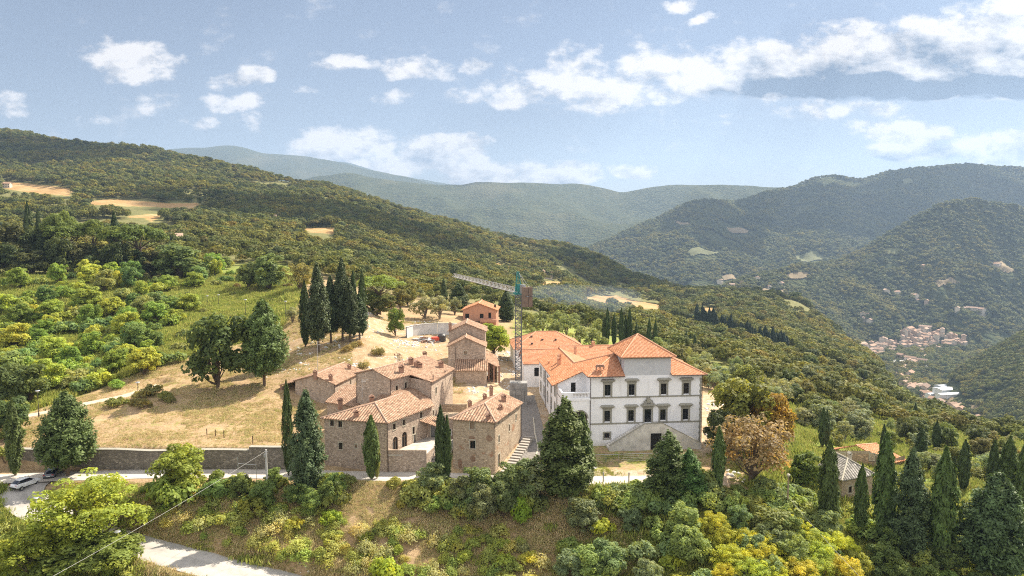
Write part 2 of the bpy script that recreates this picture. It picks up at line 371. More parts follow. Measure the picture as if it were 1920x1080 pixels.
M['tile_old'] = tiles('terracotta_tile_old', [(0.25,0.15,0.095),(0.42,0.255,0.165),(0.50,0.325,0.215),(0.34,0.20,0.125),(0.55,0.37,0.26)], 0.50, 0.46, 0.9, (0.42,0.35,0.26), 0.4, 0.15)
M['tile_grey'] = tiles('stone_slab_tile', [(0.15,0.14,0.12),(0.30,0.28,0.245),(0.40,0.37,0.33)], 0.55, 0.5, 0.75, (0.34,0.31,0.26), 0.3, 0.12)
M['ridge_new'] = plain('ridge_tile_new', (0.66,0.36,0.22), 0.8, 0.15, 3)
M['ridge_old'] = plain('ridge_tile_old', (0.44,0.30,0.22), 0.9, 0.35, 2.5, bump=0.4)
M['chimney_brick'] = plain('chimney_brick', (0.36,0.215,0.15), 0.9, 0.3, 4, bump=0.4)
m_ = NT('white_plaster'); p_ = m_.pos()
c_ = m_.ramp(m_.noise(p_, 0.6, 6, 0.6), [(0.3, (0.83,0.83,0.845)), (0.65, (0.91,0.91,0.925))])
st_ = m_.noise(m_.mapping(p_, (1.6, 1.6, 0.25)), 1.0, 5)
szp = m_.n('ShaderNodeSeparateXYZ'); m_.put(szp.inputs[0], p_)
damp = m_.rng(m_.math('ADD', szp.outputs[2], m_.math('MULTIPLY', m_.noise(p_, 0.8, 5), -2.2)), 0.2, -0.9, 0, 0.5)
c_ = m_.mix(damp, c_, (0.50,0.47,0.42))
c_ = m_.mix(m_.rng(st_, 0.52, 0.78, 0, 0.4), c_, (0.60,0.58,0.55))
M['plaster'] = m_.done(m_.bsdf(c_, 0.9, m_.bump(m_.noise(p_, 30, 3), 0.15, 0.02), 0.15))
M['render_grey'] = plain('grey_render', (0.55,0.56,0.58), 0.9, 0.07, 1.5, bump=0.1)
M['stair_plaster'] = plain('weathered_stair_plaster', (0.60,0.575,0.53), 0.92, 0.22, 0.8, bump=0.35)
M['concrete'] = plain('concrete', (0.27,0.265,0.255), 0.9, 0.3, 0.9, bump=0.3)
M['concrete_pale'] = plain('pale_concrete', (0.58,0.57,0.55), 0.9, 0.14, 0.6, bump=0.15)
M['weight'] = plain('brown_concrete', (0.20,0.15,0.115), 0.9, 0.2, 1.2, bump=0.2)
M['render_orange'] = plain('pink_hollow_brick', (0.47,0.25,0.165), 0.9, 0.12, 1.2, bump=0.2)
g_ = NT('window_glass'); M['glass'] = g_.done(g_.bsdf((0.012,0.013,0.015), 0.12, None, 0.5))
M['dark'] = plain('dark_opening', (0.018,0.016,0.014), 0.9, 0.2)
M['shutter'] = plain('grey_shutter', (0.20,0.20,0.19), 0.7)
M['wood'] = plain('old_wood', (0.12,0.075,0.045), 0.85, 0.3, 6)
M['wood_pale'] = plain('weathered_wood', (0.30,0.22,0.15), 0.85, 0.3, 5)
M['metal_dark'] = plain('dark_painted_metal', (0.05,0.045,0.042), 0.5, 0.1, spec=0.5)
M['copper'] = plain('brown_downpipe', (0.075,0.05,0.04), 0.5, 0.15, spec=0.5)
M['crane_steel'] = plain('weathered_crane_steel', (0.13,0.14,0.155), 0.6, 0.3, 3, 0.4, 0.2)
M['galv'] = plain('galvanised_steel', (0.36,0.37,0.385), 0.45, 0.12, 4, 0.5, 0.6)
M['white_metal'] = plain('white_metal', (0.7,0.7,0.68), 0.5, 0.06)
M['teal'] = plain('teal_paint', (0.04,0.24,0.23), 0.5, 0.2, 4)
M['pole_grey'] = plain('pale_pole_concrete', (0.50,0.49,0.47), 0.8, 0.1)
M['bark'] = plain('bark', (0.13,0.095,0.065), 0.95, 0.4, 4, bump=0.6)
M['bark_pale'] = plain('pale_bark', (0.21,0.17,0.13), 0.95, 0.3, 4, bump=0.5)
M['car_white'] = plain('white_car_paint', (0.75,0.76,0.78), 0.25, 0.02, spec=0.6)
M['car_grey'] = plain('grey_car_paint', (0.15,0.16,0.18), 0.25, 0.03, spec=0.6)
M['car_glass'] = plain('car_glass', (0.012,0.016,0.03), 0.08, 0.05, spec=0.7)
M['rubber'] = plain('rubber', (0.02,0.02,0.02), 0.8)
M['rim'] = plain('alloy_rim', (0.5,0.5,0.52), 0.35, 0.05, 4, 0.5, 0.8)
M['red_light'] = plain('red_lamp_glass', (0.35,0.02,0.02), 0.3)
M['plate'] = plain('pale_number_plate', (0.7,0.7,0.68), 0.5, 0.02)
M['red_plastic'] = plain('red_plastic_mesh', (0.62,0.10,0.06), 0.6)
M['leaf'] = foliage('leaves')
M['needle'] = foliage('needles', 0.22, (1.15, 1.1, 0.6))
M['grassblade'] = foliage('grass_blades', 0.35)
M['wood_near'] = woods('woodland_leaves', [(0.085,0.112,0.032),(0.155,0.178,0.044),(0.115,0.13,0.036),(0.205,0.21,0.052),(0.075,0.10,0.036),(0.19,0.168,0.05)])
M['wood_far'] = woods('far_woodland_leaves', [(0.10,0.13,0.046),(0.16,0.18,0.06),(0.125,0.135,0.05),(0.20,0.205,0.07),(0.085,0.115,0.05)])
# ground: dry straw, green weeds, bare earth and forest floor mixed by a painted cover map (r green, g earth, b forest floor, a field)
m_ = NT('dry_hillside'); p_ = m_.pos(); q_ = m_.n('ShaderNodeAttribute', attribute_name='cover'); s_ = m_.n('ShaderNodeSeparateColor'); m_.put(s_.inputs[0], q_.outputs['Color'])
fine = m_.noise(p_, 2.6, 8, 0.7); mid = m_.noise(p_, 0.22, 5)
streak = m_.noise(m_.mapping(p_, (0.5, 2.0, 1.0)), 1.5, 6, 0.7)
straw = m_.ramp(fine, [(0.25, (0.21,0.14,0.08)), (0.5, (0.37,0.26,0.15)), (0.75, (0.51,0.38,0.24))])
straw = m_.mix(m_.rng(streak, 0.45, 0.7, 0, 0.55), straw, (0.30,0.20,0.10))
straw = m_.mix(m_.rng(mid, 0.45, 0.65, 0, 0.35), straw, (0.52,0.40,0.22))
green = m_.ramp(fine, [(0.25, (0.125,0.17,0.035)), (0.55, (0.235,0.285,0.06)), (0.8, (0.38,0.38,0.11))])
earth = m_.ramp(fine, [(0.25, (0.38,0.29,0.205)), (0.7, (0.58,0.475,0.35))])
gm = m_.rng(m_.math('ADD', s_.outputs[0], m_.math('MULTIPLY', m_.math('SUBTRACT', m_.noise(p_, 0.5, 6, 0.65), 0.5), 1.1)), 0.35, 0.65)
em = m_.rng(m_.math('ADD', s_.outputs[1], m_.math('MULTIPLY', m_.math('SUBTRACT', m_.noise(m_.mapping(p_, loc=(40, 3, 0)), 0.6, 6, 0.65), 0.5), 0.9)), 0.35, 0.65)
col = m_.mix(gm, straw, green); col = m_.mix(em, col, earth)
col = m_.mix(s_.outputs[2], col, m_.ramp(mid, [(0.3, (0.115,0.125,0.045)), (0.7, (0.21,0.19,0.08))]))
fieldc = m_.mix(m_.rng(m_.noise(p_, 0.03, 3), 0.4, 0.6), (0.38,0.235,0.10), (0.46,0.31,0.15))
plough = m_.n('ShaderNodeTexWave', bands_direction='DIAGONAL'); plough.inputs['Scale'].default_value = 0.05; plough.inputs['Distortion'].default_value = 1.5; m_.put(plough.inputs['Vector'], p_)
fieldc = m_.mix(m_.math('MULTIPLY', plough.outputs['Fac'], 0.4), fieldc, (0.30,0.19,0.085))
col = m_.mix(q_.outputs['Alpha'], col, fieldc)
M['ground'] = m_.done(m_.bsdf(col, 0.95, m_.bump(fine, 0.8, 0.25), 0.1))
m_ = NT('far_forest_hills'); p_ = m_.pos()
cell = m_.vor(p_, 0.075, out='Color'); sc_ = m_.n('ShaderNodeSeparateColor'); m_.put(sc_.inputs[0], cell)
col = m_.ramp(sc_.outputs[0], [(0.0, (0.038,0.050,0.020)), (0.5, (0.058,0.068,0.026)), (1.0, (0.088,0.090,0.036))])
big = m_.noise(p_, 0.0022, 6, 0.6)
col = m_.mix(m_.rng(big, 0.5, 0.72, 0, 0.6), col, (0.125,0.115,0.055))
hgt = m_.math('SUBTRACT', 1.0, m_.vor(p_, 0.075))
M['far_forest'] = m_.done(m_.bsdf(col, 0.95, m_.bump(m_.math('ADD', hgt, m_.noise(p_, 0.03, 4)), 1.0, 9.0), 0.05))
def road_mat(name, a, b, track):
    m = NT(name); uv = m.uv(); p = m.pos(); s = m.n('ShaderNodeSeparateXYZ'); m.put(s.inputs[0], uv)
    c = m.ramp(m.noise(p, 1.2, 7, 0.65), [(0.3, a), (0.7, b)])
    w = m.math('ABSOLUTE', m.math('SUBTRACT', m.math('ABSOLUTE', m.math('SUBTRACT', s.outputs[0], 0.5)), 0.22))
    c = m.mix(m.rng(w, 0.16, 0.05, 0, 0.5), c, track)
    c = m.mix(m.rng(m.noise(m.mapping(p, loc=(7, 7, 0)), 0.35, 5), 0.5, 0.7, 0, 0.4), c, tuple(x * 0.72 for x in a))
    return m.done(m.bsdf(c, 0.95, m.bump(m.noise(p, 18, 4), 0.4, 0.03), 0.1))
M['road'] = road_mat('gravel_road', (0.42,0.375,0.32), (0.55,0.50,0.44), (0.60,0.56,0.50))
M['track'] = road_mat('dirt_track', (0.45,0.36,0.26), (0.56,0.47,0.35), (0.60,0.52,0.41))
M['asphalt'] = road_mat('worn_grey_asphalt', (0.30,0.28,0.255), (0.42,0.395,0.36), (0.44,0.41,0.375))
M['paving'] = plain('stone_paving', (0.47,0.43,0.37), 0.9, 0.25, 1.0, bump=0.3)
M['gravel'] = plain('grey_gravel', (0.22,0.20,0.18), 0.95, 0.35, 2.5, bump=0.6)
M['turf'] = plain('mown_grass', (0.20,0.25,0.05), 0.95, 0.4, 1.2, bump=0.4)
# ------------------------------------------------------------------ the lie of the land
# each column: photo column -> stations (distance, height) ; a height written as 'p390' is read off the photo row
COLS = {
 -700: [(55,-16),(85,-12),(104,-4),(112,0),(120,3),(200,12),(300,26),(500,60),(800,130),(1200,250),(1500,300),(1900,250),(2600,100)],
 -150: [(55,-15),(85,-10.5),(95,-6),(104,-1.3),(110,0),(114,0),(115,1.8),(150,4.3),(190,9),(260,24),(300,26),(400,33),(550,52),(700,76),(1000,140),(1500,280),(1900,220),(2600,60)],
 0:   [(55,-14.5),(85,-9.5),(95,-5.6),(104,-1.1),(110,0),(114.2,0),(115,2.6),(130,3.6),(150,4.3),(190,'p650'),(260,'p520'),(300,'p505'),(400,'p470'),(550,'p420'),(700,'p385'),(1000,'p330'),(1500,'p247'),(1800,200),(2600,-50)],
 130: [(55,-14),(85,-9),(97,-4.4),(106,-1),(110,0),(114.2,0),(115,3.2),(130,4.2),(150,5),(190,'p650'),(260,'p525'),(320,'p500'),(420,'p460'),(560,'p420'),(720,'p385'),(1000,'p332'),(1480,'p266'),(1800,170),(2600,-60)],
 300: [(55,-14),(85,-10),(93,-6.8),(98,-5),(106,-1.2),(109,0),(114.2,0),(115,3.3),(125,4.2),(145,6.6),(185,'p640'),(240,'p560'),(300,'p510'),(380,'p480'),(600,'p420'),(780,'p385'),(1050,'p332'),(1450,'p285'),(1800,120),(2600,-100)],
 500: [(55,-14),(85,-9.5),(93,-6.8),(98,-5),(105,-1.3),(108,0),(114.2,0),(115,2.9),(122,3.1),(135,4.8),(147,7.1),(160,'p690'),(195,'p620'),(260,'p540'),(330,'p500'),(450,'p470'),(700,'p420'),(1050,'p370'),(1400,'p324'),(1700,90),(2600,-130)],
 580: [(55,-14),(85,-9.8),(92,-7.7),(98,-5.2),(104,-1.8),(107.5,-.1),(114,0),(122,1.2),(132,3.4),(140,4.2),(150,8),(168,'p655'),(200,'p590'),(250,'p540'),(340,'p505'),(500,'p470'),(750,'p420'),(1050,'p375'),(1380,'p340'),(1700,70),(2600,-140)],
 660: [(55,-14),(85,-10.2),(92,-8),(98,-5.4),(104,-1.9),(107.5,-.2),(114,0),(124,1.8),(136,3.4),(146,5.5),(153,'p700'),(172,'p640'),(225,'p562'),(280,'p532'),(400,'p502'),(550,'p472'),(800,'p420'),(1350,'p360'),(1650,40),(2600,-160)],
 740: [(55,-14.5),(85,-10.8),(92,-8.4),(98,-5.6),(104,-2),(107.5,-.2),(113,0),(124,2.5),(136,3.6),(150,6.2),(170,'p660'),(195,'p628'),(230,'p588'),(290,'p548'),(420,'p515'),(560,'p485'),(780,'p445'),(1300,'p386'),(1600,20),(2600,-180)],
 810: [(55,-15),(85,-11),(92,-8.6),(98,-5.8),(104,-2.1),(107.5,-.2),(112,0),(118,1.6),(125,2.8),(135,3.4),(145,4.2),(158,5.5),(175,8),(195,10.4),(225,13),(300,'p555'),(400,'p535'),(550,'p505'),(750,'p470'),(1000,'p432'),(1280,'p404'),(1600,-10),(2600,-190)],
 880: [(55,-15),(85,-11.2),(92,-8.8),(98,-6),(104,-2.2),(107.5,-.3),(112,0),(124,2.3),(135,3.2),(145,4),(158,5.4),(175,7.5),(195,9.6),(225,11.4),(300,'p565'),(400,'p545'),(550,'p518'),(750,'p485'),(1000,'p447'),(1250,'p427'),(1560,-50),(2600,-195)],
 950: [(55,-15),(85,-11.2),(92,-8.8),(98,-6),(104,-2.2),(107.5,-.4),(112,0),(118,.9),(125,2),(133,2.6),(147,3.2),(160,3.9),(190,6),(230,8),(330,'p572'),(500,'p543'),(700,'p516'),(900,'p487'),(1050,'p462'),(1230,'p441'),(1500,-80),(2600,-200)],
 1040:[(55,-15),(85,-10.8),(92,-8.5),(98,-5.8),(104,-2.1),(107.5,-.4),(112,-.1),(122,.1),(128,1.2),(134,2.1),(160,3.5),(190,5),(230,'p620'),(330,'p590'),(500,'p558'),(700,'p532'),(900,'p502'),(1080,'p470'),(1190,'p456'),(1450,-110),(2600,-205)],
 1120:[(55,-15),(85,-10),(92,-7.6),(98,-5.2),(104,-1.9),(107.5,-.4),(112,-.2),(127,0),(150,1.6),(190,3.6),(230,3),(320,-2),(420,'p600'),(600,'p572'),(730,'p555'),(860,'p535'),(1000,'p505'),(1120,'p478'),(1400,-140),(2600,-208)],
 1200:[(55,-14),(85,-9),(92,-6.8),(98,-4.6),(104,-1.7),(107.5,-.4),(112,-.2),(127,0),(150,.8),(190,2.4),(240,0),(400,'p612'),(600,'p582'),(730,'p566'),(850,'p548'),(950,'p530'),(1050,'p512'),(1350,-160),(2600,-210)],
 1300:[(55,-13),(85,-7.6),(92,-5.6),(98,-3.6),(104,-1.6),(108,-.6),(112,-.3),(127,0),(150,.6),(180,-1),(250,'p680'),(400,'p640'),(600,'p600'),(760,'p572'),(900,'p548'),(1050,-70),(1300,-170),(2600,-212)],
 1400:[(55,-12),(85,-7),(92,-5.2),(98,-3.4),(104,-1.8),(110,-1),(127,-.3),(145,.4),(160,.2),(190,-2.5),(230,'p702'),(380,'p652'),(620,'p602'),(780,'p572'),(900,'p548'),(1010,-90),(1250,-180),(2600,-214)],
 1480:[(55,-12),(85,-7.6),(95,-5.6),(105,-4),(115,-3),(127,-2.4),(150,-3.4),(200,'p748'),(280,'p708'),(400,'p668'),(640,'p615'),(780,'p580'),(880,'p551'),(980,-100),(1200,-190),(2600,-215)],
 1560:[(55,-13),(85,-8.6),(100,-6.6),(125,-5.4),(150,-7),(200,'p775'),(280,'p728'),(400,'p690'),(600,'p650'),(750,'p622'),(840,'p600'),(960,-130),(1150,-205),(2600,-215)],
 1640:[(55,-14),(85,-9.6),(105,-7.8),(125,-6.8),(150,'p855'),(200,'p795'),(280,'p748'),(400,'p714'),(560,'p688'),(660,'p678'),(780,-150),(950,-212),(2600,-215)],
 1710:[(55,-14.5),(85,-10.4),(105,-8.4),(130,-7.6),(155,'p858'),(200,'p812'),(270,'p782'),(350,'p766'),(420,'p757'),(520,-110),(700,-190),(860,-215),(2600,-215)],
 1780:[(55,-15),(85,-11.2),(105,-9.2),(130,-7.9),(155,-11),(200,'p822'),(250,'p802'),(300,'p792'),(330,-52),(450,-110),(620,-180),(800,-215),(2600,-215)],
 1860:[(55,-15.5),(85,-12),(108,-10),(135,-8.8),(160,'p858'),(200,'p830'),(250,'p813'),(300,-52),(420,-115),(560,-180),(740,-215),(2600,-215)],
 1960:[(55,-16),(85,-13),(110,-11),(140,-9.6),(165,'p858'),(200,'p832'),(240,'p820'),(300,-55),(400,-115),(540,-185),(720,-215),(2600,-215)],
 2600:[(55,-20),(85,-17),(110,-15),(150,-16),(200,-32),(280,-70),(380,-130),(520,-195),(700,-215),(2600,-215)],
}
NY, NTc = 520, 900
YG = np.exp(np.linspace(np.log(55), np.log(2600), NY)); TG = np.linspace(-1.28, 1.28, NTc)
def station_z(py, Y): return zof(float(py[1:]), Y) if isinstance(py, str) else py
cols_t = []; cols_z = []
for px_, st in COLS.items():
    ys = np.array([s[0] for s in st], float); zs = np.array([station_z(s[1], s[0]) for s in st])
    z = np.interp(YG, ys, zs)
    # round the corners a little, more so far away
    for w_, lo in ((3, 60), (9, 118), (13, 300)):
        k = np.ones(w_) / w_; zp = np.convolve(np.pad(z, w_, 'edge'), k, 'same')[w_:-w_]
        z = np.where(YG > lo, zp, z) if px_ < 560 and lo == 118 else np.where(YG > max(lo, 118 if px_ < 560 else 0), zp, z)
    cols_z.append(z); cols_t.append((px_ - 960) / F * 1.004)
cols_t = np.array(cols_t); cols_z = np.array(cols_z)
def hermite_cols(tq):
    d = np.diff(cols_z, axis=0) / np.diff(cols_t)[:, None]
    mslope = np.zeros_like(cols_z); mslope[1:-1] = np.where(d[:-1] * d[1:] > 0, 2 * d[:-1] * d[1:] / (d[:-1] + d[1:] + 1e-12), 0)
    i = np.clip(np.searchsorted(cols_t, tq) - 1, 0, len(cols_t) - 2); h = (cols_t[i+1] - cols_t[i]); s = np.clip((tq - cols_t[i]) / h, 0, 1)
    s = s[:, None]; h = h[:, None]
    return (2*s**3-3*s**2+1)*cols_z[i] + (s**3-2*s**2+s)*h*mslope[i] + (-2*s**3+3*s**2)*cols_z[i+1] + (s**3-s**2)*h*mslope[i+1]
ZG = hermite_cols(TG)                    # [t, Y]
_X = TG[:, None] * YG[None, :]; _Y = np.broadcast_to(YG[None, :], _X.shape)
amp = np.interp(_Y, [55, 104, 112, 125, 170, 260, 500, 1000, 1500], [.5, .35, .06, .18, .5, .9, 3, 9, 12])
ZG = ZG + amp * (fbm(_X / np.interp(_Y, [100, 300, 1000], [9, 30, 150]), _Y / np.interp(_Y, [100, 300, 1000], [7, 30, 130]), 3, 4) - 0.5) * 2
LY0, LY1 = np.log(55), np.log(2600)
MODS = []                                # (kind, data): flat pads and roads are cut into the slope here
def base_ground(x, y):
    x = np.asarray(x, float); y = np.clip(np.asarray(y, float), 55.01, 2599)
    fi = np.clip((x / y - TG[0]) / (TG[1] - TG[0]), 0, NTc - 1.001); fj = np.clip((np.log(y) - LY0) / (LY1 - LY0) * (NY - 1), 0, NY - 1.001)
    i = fi.astype(int); j = fj.astype(int); a = fi - i; b = fj - j
    return (ZG[i, j] * (1-a) + ZG[i+1, j] * a) * (1-b) + (ZG[i, j+1] * (1-a) + ZG[i+1, j+1] * a) * b
def seg_dist(x, y, P):
    """distance to a polyline and the height interpolated along it"""
    best = np.full(np.shape(x), 1e9); zz = np.zeros(np.shape(x))
    for (ax, ay, az), (bx, by, bz) in zip(P[:-1], P[1:]):
        dx, dy = bx - ax, by - ay; L = dx*dx + dy*dy + 1e-9
        s = np.clip(((x - ax) * dx + (y - ay) * dy) / L, 0, 1); d = np.hypot(x - ax - s*dx, y - ay - s*dy)
        m = d < best; best = np.where(m, d, best); zz = np.where(m, az + s * (bz - az), zz)
    return best, zz
def inpoly(x, y, P):
    x = np.asarray(x, float); y = np.asarray(y, float); c = np.zeros(x.shape, bool); n = len(P)
    for i in range(n):
        x1, y1 = P[i][0], P[i][1]; x2, y2 = P[(i+1) % n][0], P[(i+1) % n][1]
        c ^= ((y1 > y) != (y2 > y)) & (x < (x2 - x1) * (y - y1) / ((y2 - y1) if y2 != y1 else 1e-9) + x1)
    return c
def polydist(x, y, P):
    Q = [(p[0], p[1], 0) for p in P]; d, _ = seg_dist(x, y, Q + [Q[0]]); return np.where(inpoly(x, y, P), -d, d)
def ground(x, y):
    x = np.asarray(x, float); y = np.asarray(y, float); z = base_ground(x, y)
    for kind, P, w, blend, zz in MODS:
        if kind == 'road':
            d, zr = seg_dist(x, y, P); k = np.clip(1 - (d - w) / blend, 0, 1)
        else:
            d = polydist(x, y, P); zr = zz; k = np.clip(1 - d / blend, 0, 1)
        k = k * k * (3 - 2 * k); z = z * (1 - k) + (zr - 0.05) * k
    return z
def gz(x, y): return float(ground(np.array([x]), np.array([y]))[0])
_hY = np.exp(np.linspace(np.log(62), np.log(2500), 1500))
def hit(px, py, ymin=62):
    """where the line of sight through a photo pixel first meets the ground"""
    v = (540 - py) / F; q = math.cos(PITCH) + v * math.sin(PITCH)
    X = (px - 960) / F / q * _hY; Z = CAMZ + _hY * (v * math.cos(PITCH) - math.sin(PITCH)) / q
    b = (ground(X, _hY) >= Z) & (_hY >= ymin); i = int(np.argmax(b)) if b.any() else len(_hY) - 1
    return Vector((X[i], _hY[i], float(ground(X[i:i+1], _hY[i:i+1])[0])))
def on(px, Y):                           # ground point in photo column px at distance Y
    x = (px - 960) / F * Y * 1.005; z = gz(x, Y)
    for _ in range(3):
        v = math.tan(math.atan2(z - CAMZ, Y) + PITCH); x = (px - 960) / F * Y / (math.cos(PITCH) + v * math.sin(PITCH))
        z = gz(x, Y)
    return Vector((x, Y, z))

def polyz(pts): return [tuple(atz(px, py, z)) for px, py, z in pts]
ROAD_MAIN = polyz([(-160,905,-.2),(20,897,0),(150,892,0),(290,888,0),(420,887,0),(540,889,0),(640,892,0),(760,893,0),(880,897,0),(960,902,-.2),(1060,902,-.3),(1160,902,-.4),(1260,900,-.5)])
ROAD_LOW = polyz([(60,905,-.3),(40,925,-.8),(75,958,-2.3),(150,986,-3.9),(225,1015,-5.2),(330,1044,-6.3),(450,1076,-7.6),(620,1118,-9)])
TRACK_UP = polyz([(-120,800,3.8),(60,778,4.2),(160,757,5.0),(235,742,5.6),(300,722,6.4)])
LANE = polyz([(985,880,.3),(996,830,1.6),(998,800,2.4),(990,765,2.9),(985,742,3.3)])
MODS += [('road', ROAD_MAIN, 2.4, 1.6, 0), ('road', ROAD_LOW, 3.0, 2.0, 0), ('road', TRACK_UP, 1.6, 1.5, 0), ('road', LANE, 2.0, 2.0, 0)]
# retaining wall along the road: the bank behind it is held up
WALL_LINE = [atz(28, 877, 0), atz(158, 879.5, 0), atz(282, 881.5, 0), atz(450, 880.5, 0), atz(545, 880, 0)]
# ------------------------------------------------------------------ ground sheet
FIELDS = []                              # (polygon in world xy)
def field_poly(pts):
    P = [hit(px, py, 200) for px, py in pts]; FIELDS.append([(p.x, p.y) for p in P]); return FIELDS[-1]
for q in ([(168,378),(230,374),(300,380),(371,381),(368,391),(300,389),(225,387),(165,385)],
          [(240,405),(272,402),(306,402),(298,409),(285,416),(270,409),(242,408)],
          [(0,338),(60,345),(140,356),(130,368),(60,362),(0,352)],
          [(1088,558),(1120,554),(1155,554),(1190,564),(1244,572),(1236,580),(1200,579),(1150,574),(1095,569)],
          [(1310,576),(1345,578),(1348,586),(1320,584)],
          [(930,493),(960,500),(958,504),(925,499)], [(1016,528),(1060,530),(1056,540),(1012,538)],
          [(560,428),(625,428),(632,440),(585,436)]):
    field_poly(q)
ROWLINE = [tuple(hit(px, py, 300)) for px, py in ((1304,611),(1350,622),(1400,633),(1440,646),(1476,656))]
def cover_at(X, Y):
    px = X / Y * F + 960
    g = np.zeros(X.shape); e = np.zeros(X.shape); f = np.zeros(X.shape)
    # forest floor beyond the near slopes
    f = np.clip((Y - np.interp(px, [0, 300, 440, 520, 650, 800, 1000, 1200, 1350, 1500, 1700], [235, 240, 300, 330, 250, 250, 260, 240, 230, 200, 180])) / 60, 0, 1)
    # green overgrown field on the left
    lim = np.interp(px, [-400, 0, 250, 430, 520, 560, 600], [122, 124, 150, 172, 185, 215, 400])
    g = np.maximum(g, np.clip((Y - lim) / 14, 0, 1) * np.clip((620 - px) / 60, 0, 1) * 0.85)
    # bank below the road: straw with weeds
    g = np.maximum(g, np.where(Y < 107, np.interp(px, [0, 150, 300, 520, 700, 950, 1100, 1400, 1600], [.75, .7, .42, .30, .26, .32, .5, .7, .8]), 0))
    g = np.maximum(g, .34*np.clip((px-150)/60,0,1)*np.clip((560-px)/60,0,1)*np.clip((Y-116)/4,0,1)*np.clip((160-Y)/10,0,1))
    g = np.maximum(g, np.clip((px-1390)/60,0,1)*.8); g = np.maximum(g, np.clip((px-1320)/60,0,1)*np.clip((Y-158)/14,0,1)*.7)
    g = np.maximum(g, np.clip((px-985)/30,0,1)*np.clip((1370-px)/60,0,1)*np.clip((Y-107)/2,0,1)*np.clip((130-Y)/3,0,1)*.45)
    g = np.maximum(g, np.clip((px-900)/80,0,1)*np.clip((Y-180)/20,0,1)*.6)
    # trodden bare earth around the hamlet and up the slope behind
    def sb(p0, p1, y0, y1, wp=30, wy=6): return np.clip((px-p0)/wp,0,1)*np.clip((p1-px)/wp,0,1)*np.clip((Y-y0)/wy,0,1)*np.clip((y1-Y)/wy,0,1)
    e = np.maximum(e, .42*sb(620,880,142,222,40,10)); e = np.maximum(e, .5*sb(855,1070,107,196,20,4)); e = np.maximum(e, .55*sb(1060,1440,105,116,30,2.5))
    e = np.maximum(e, .5*sb(1290,1420,116,176,30,6)); e = np.maximum(e, .35*sb(420,660,146,184,40,8)); e = np.maximum(e, .30*sb(330,560,116,135,60,5))
    a = np.zeros(X.shape)
    for P in FIELDS: a = np.maximum(a, inpoly(X, Y, P) * 1.0)
    return np.stack([g, e, f * (1 - a), a], -1)
nt, ny = 430, 620
tg = np.linspace(-1.1, 1.12, nt); yg = np.concatenate([np.linspace(56, 200, 300), np.exp(np.linspace(np.log(200.7), np.log(2590), ny - 300))])
X = tg[:, None] * yg[None, :]; Y = np.broadcast_to(yg[None, :], X.shape).copy()
Z = ground(X, Y)
# fine tussocks on the open ground
Z += np.where(Y < 260, 1, 0) * (fbm(X / 1.6, Y / 1.6, 21, 3) - .5) * np.interp(Y, [56, 104, 107, 112, 118, 140, 260], [.7, .6, .1, .0, .25, .4, .8]) * (1 - sum(np.clip(1 - (seg_dist(X, Y, m[1])[0] - m[2]) / 1.2, 0, 1) for m in MODS if m[0] == 'road').clip(0, 1))
q = grid_faces(nt, ny)
gm_ = mesh_np('ground', np.stack([X, Y, Z], -1).reshape(-1, 3), q.ravel(), np.full(len(q), 4), [M['ground']], attrs={'cover': cover_at(X, Y).reshape(-1, 4)}, smooth=True)
tag(link('ground', gm_), kind='structure')

def road(name, P, w, mat, lift=0.05, n=None):
    P = [Vector(p) for p in P]; pts = []
    for i in range(len(P) - 1):
        p0, p1, p2, p3 = P[max(i-1, 0)], P[i], P[i+1], P[min(i+2, len(P)-1)]
        k = max(2, int((p2 - p1).length / 1.5))
        for j in range(k):
            t = j / k
            pts.append(0.5 * ((2*p1) + (p2-p0)*t + (2*p0-5*p1+4*p2-p3)*t*t + (-p0+3*p1-3*p2+p3)*t**3))
    pts.append(P[-1]); co = []; uv = []; L = 0
    for i, p in enumerate(pts):
        d = (pts[min(i+1, len(pts)-1)] - pts[max(i-1, 0)]); s = Vector((d.y, -d.x, 0)).normalized()
        L += (p - pts[i-1]).length if i else 0
        for k in range(9):
            f = k / 8; ww = w * (1 + 0.12 * (float(vnoise(np.array([L / 3 + (0 if k < 4 else 50)]), np.array([0.5]), 5)[0]) - .5))
            c = p + s * (f - .5) * 2 * ww; co.append((c.x, c.y, max(p.z, gz(c.x, c.y) if k in (0, 8) and False else p.z) + lift - 0.16 * abs(f - .5) ** 2)); uv.append((f, L))
    q = grid_faces(len(pts), 9); uvl = np.array(uv)[q.ravel()]
    me = mesh_np(name, np.array(co), q[:, ::-1].ravel(), np.full(len(q), 4), [mat], uv=np.array(uv)[q[:, ::-1].ravel()], smooth=True)
    return tag(link(name, me), kind='structure')
road('road', ROAD_MAIN, 2.3, M['road']); road('parking_road', ROAD_LOW, 3.0, M['asphalt'], 0.11); road('dirt_track', TRACK_UP, 1.5, M['track']); road('lane', LANE, 2.1, M['gravel'], 0.09)

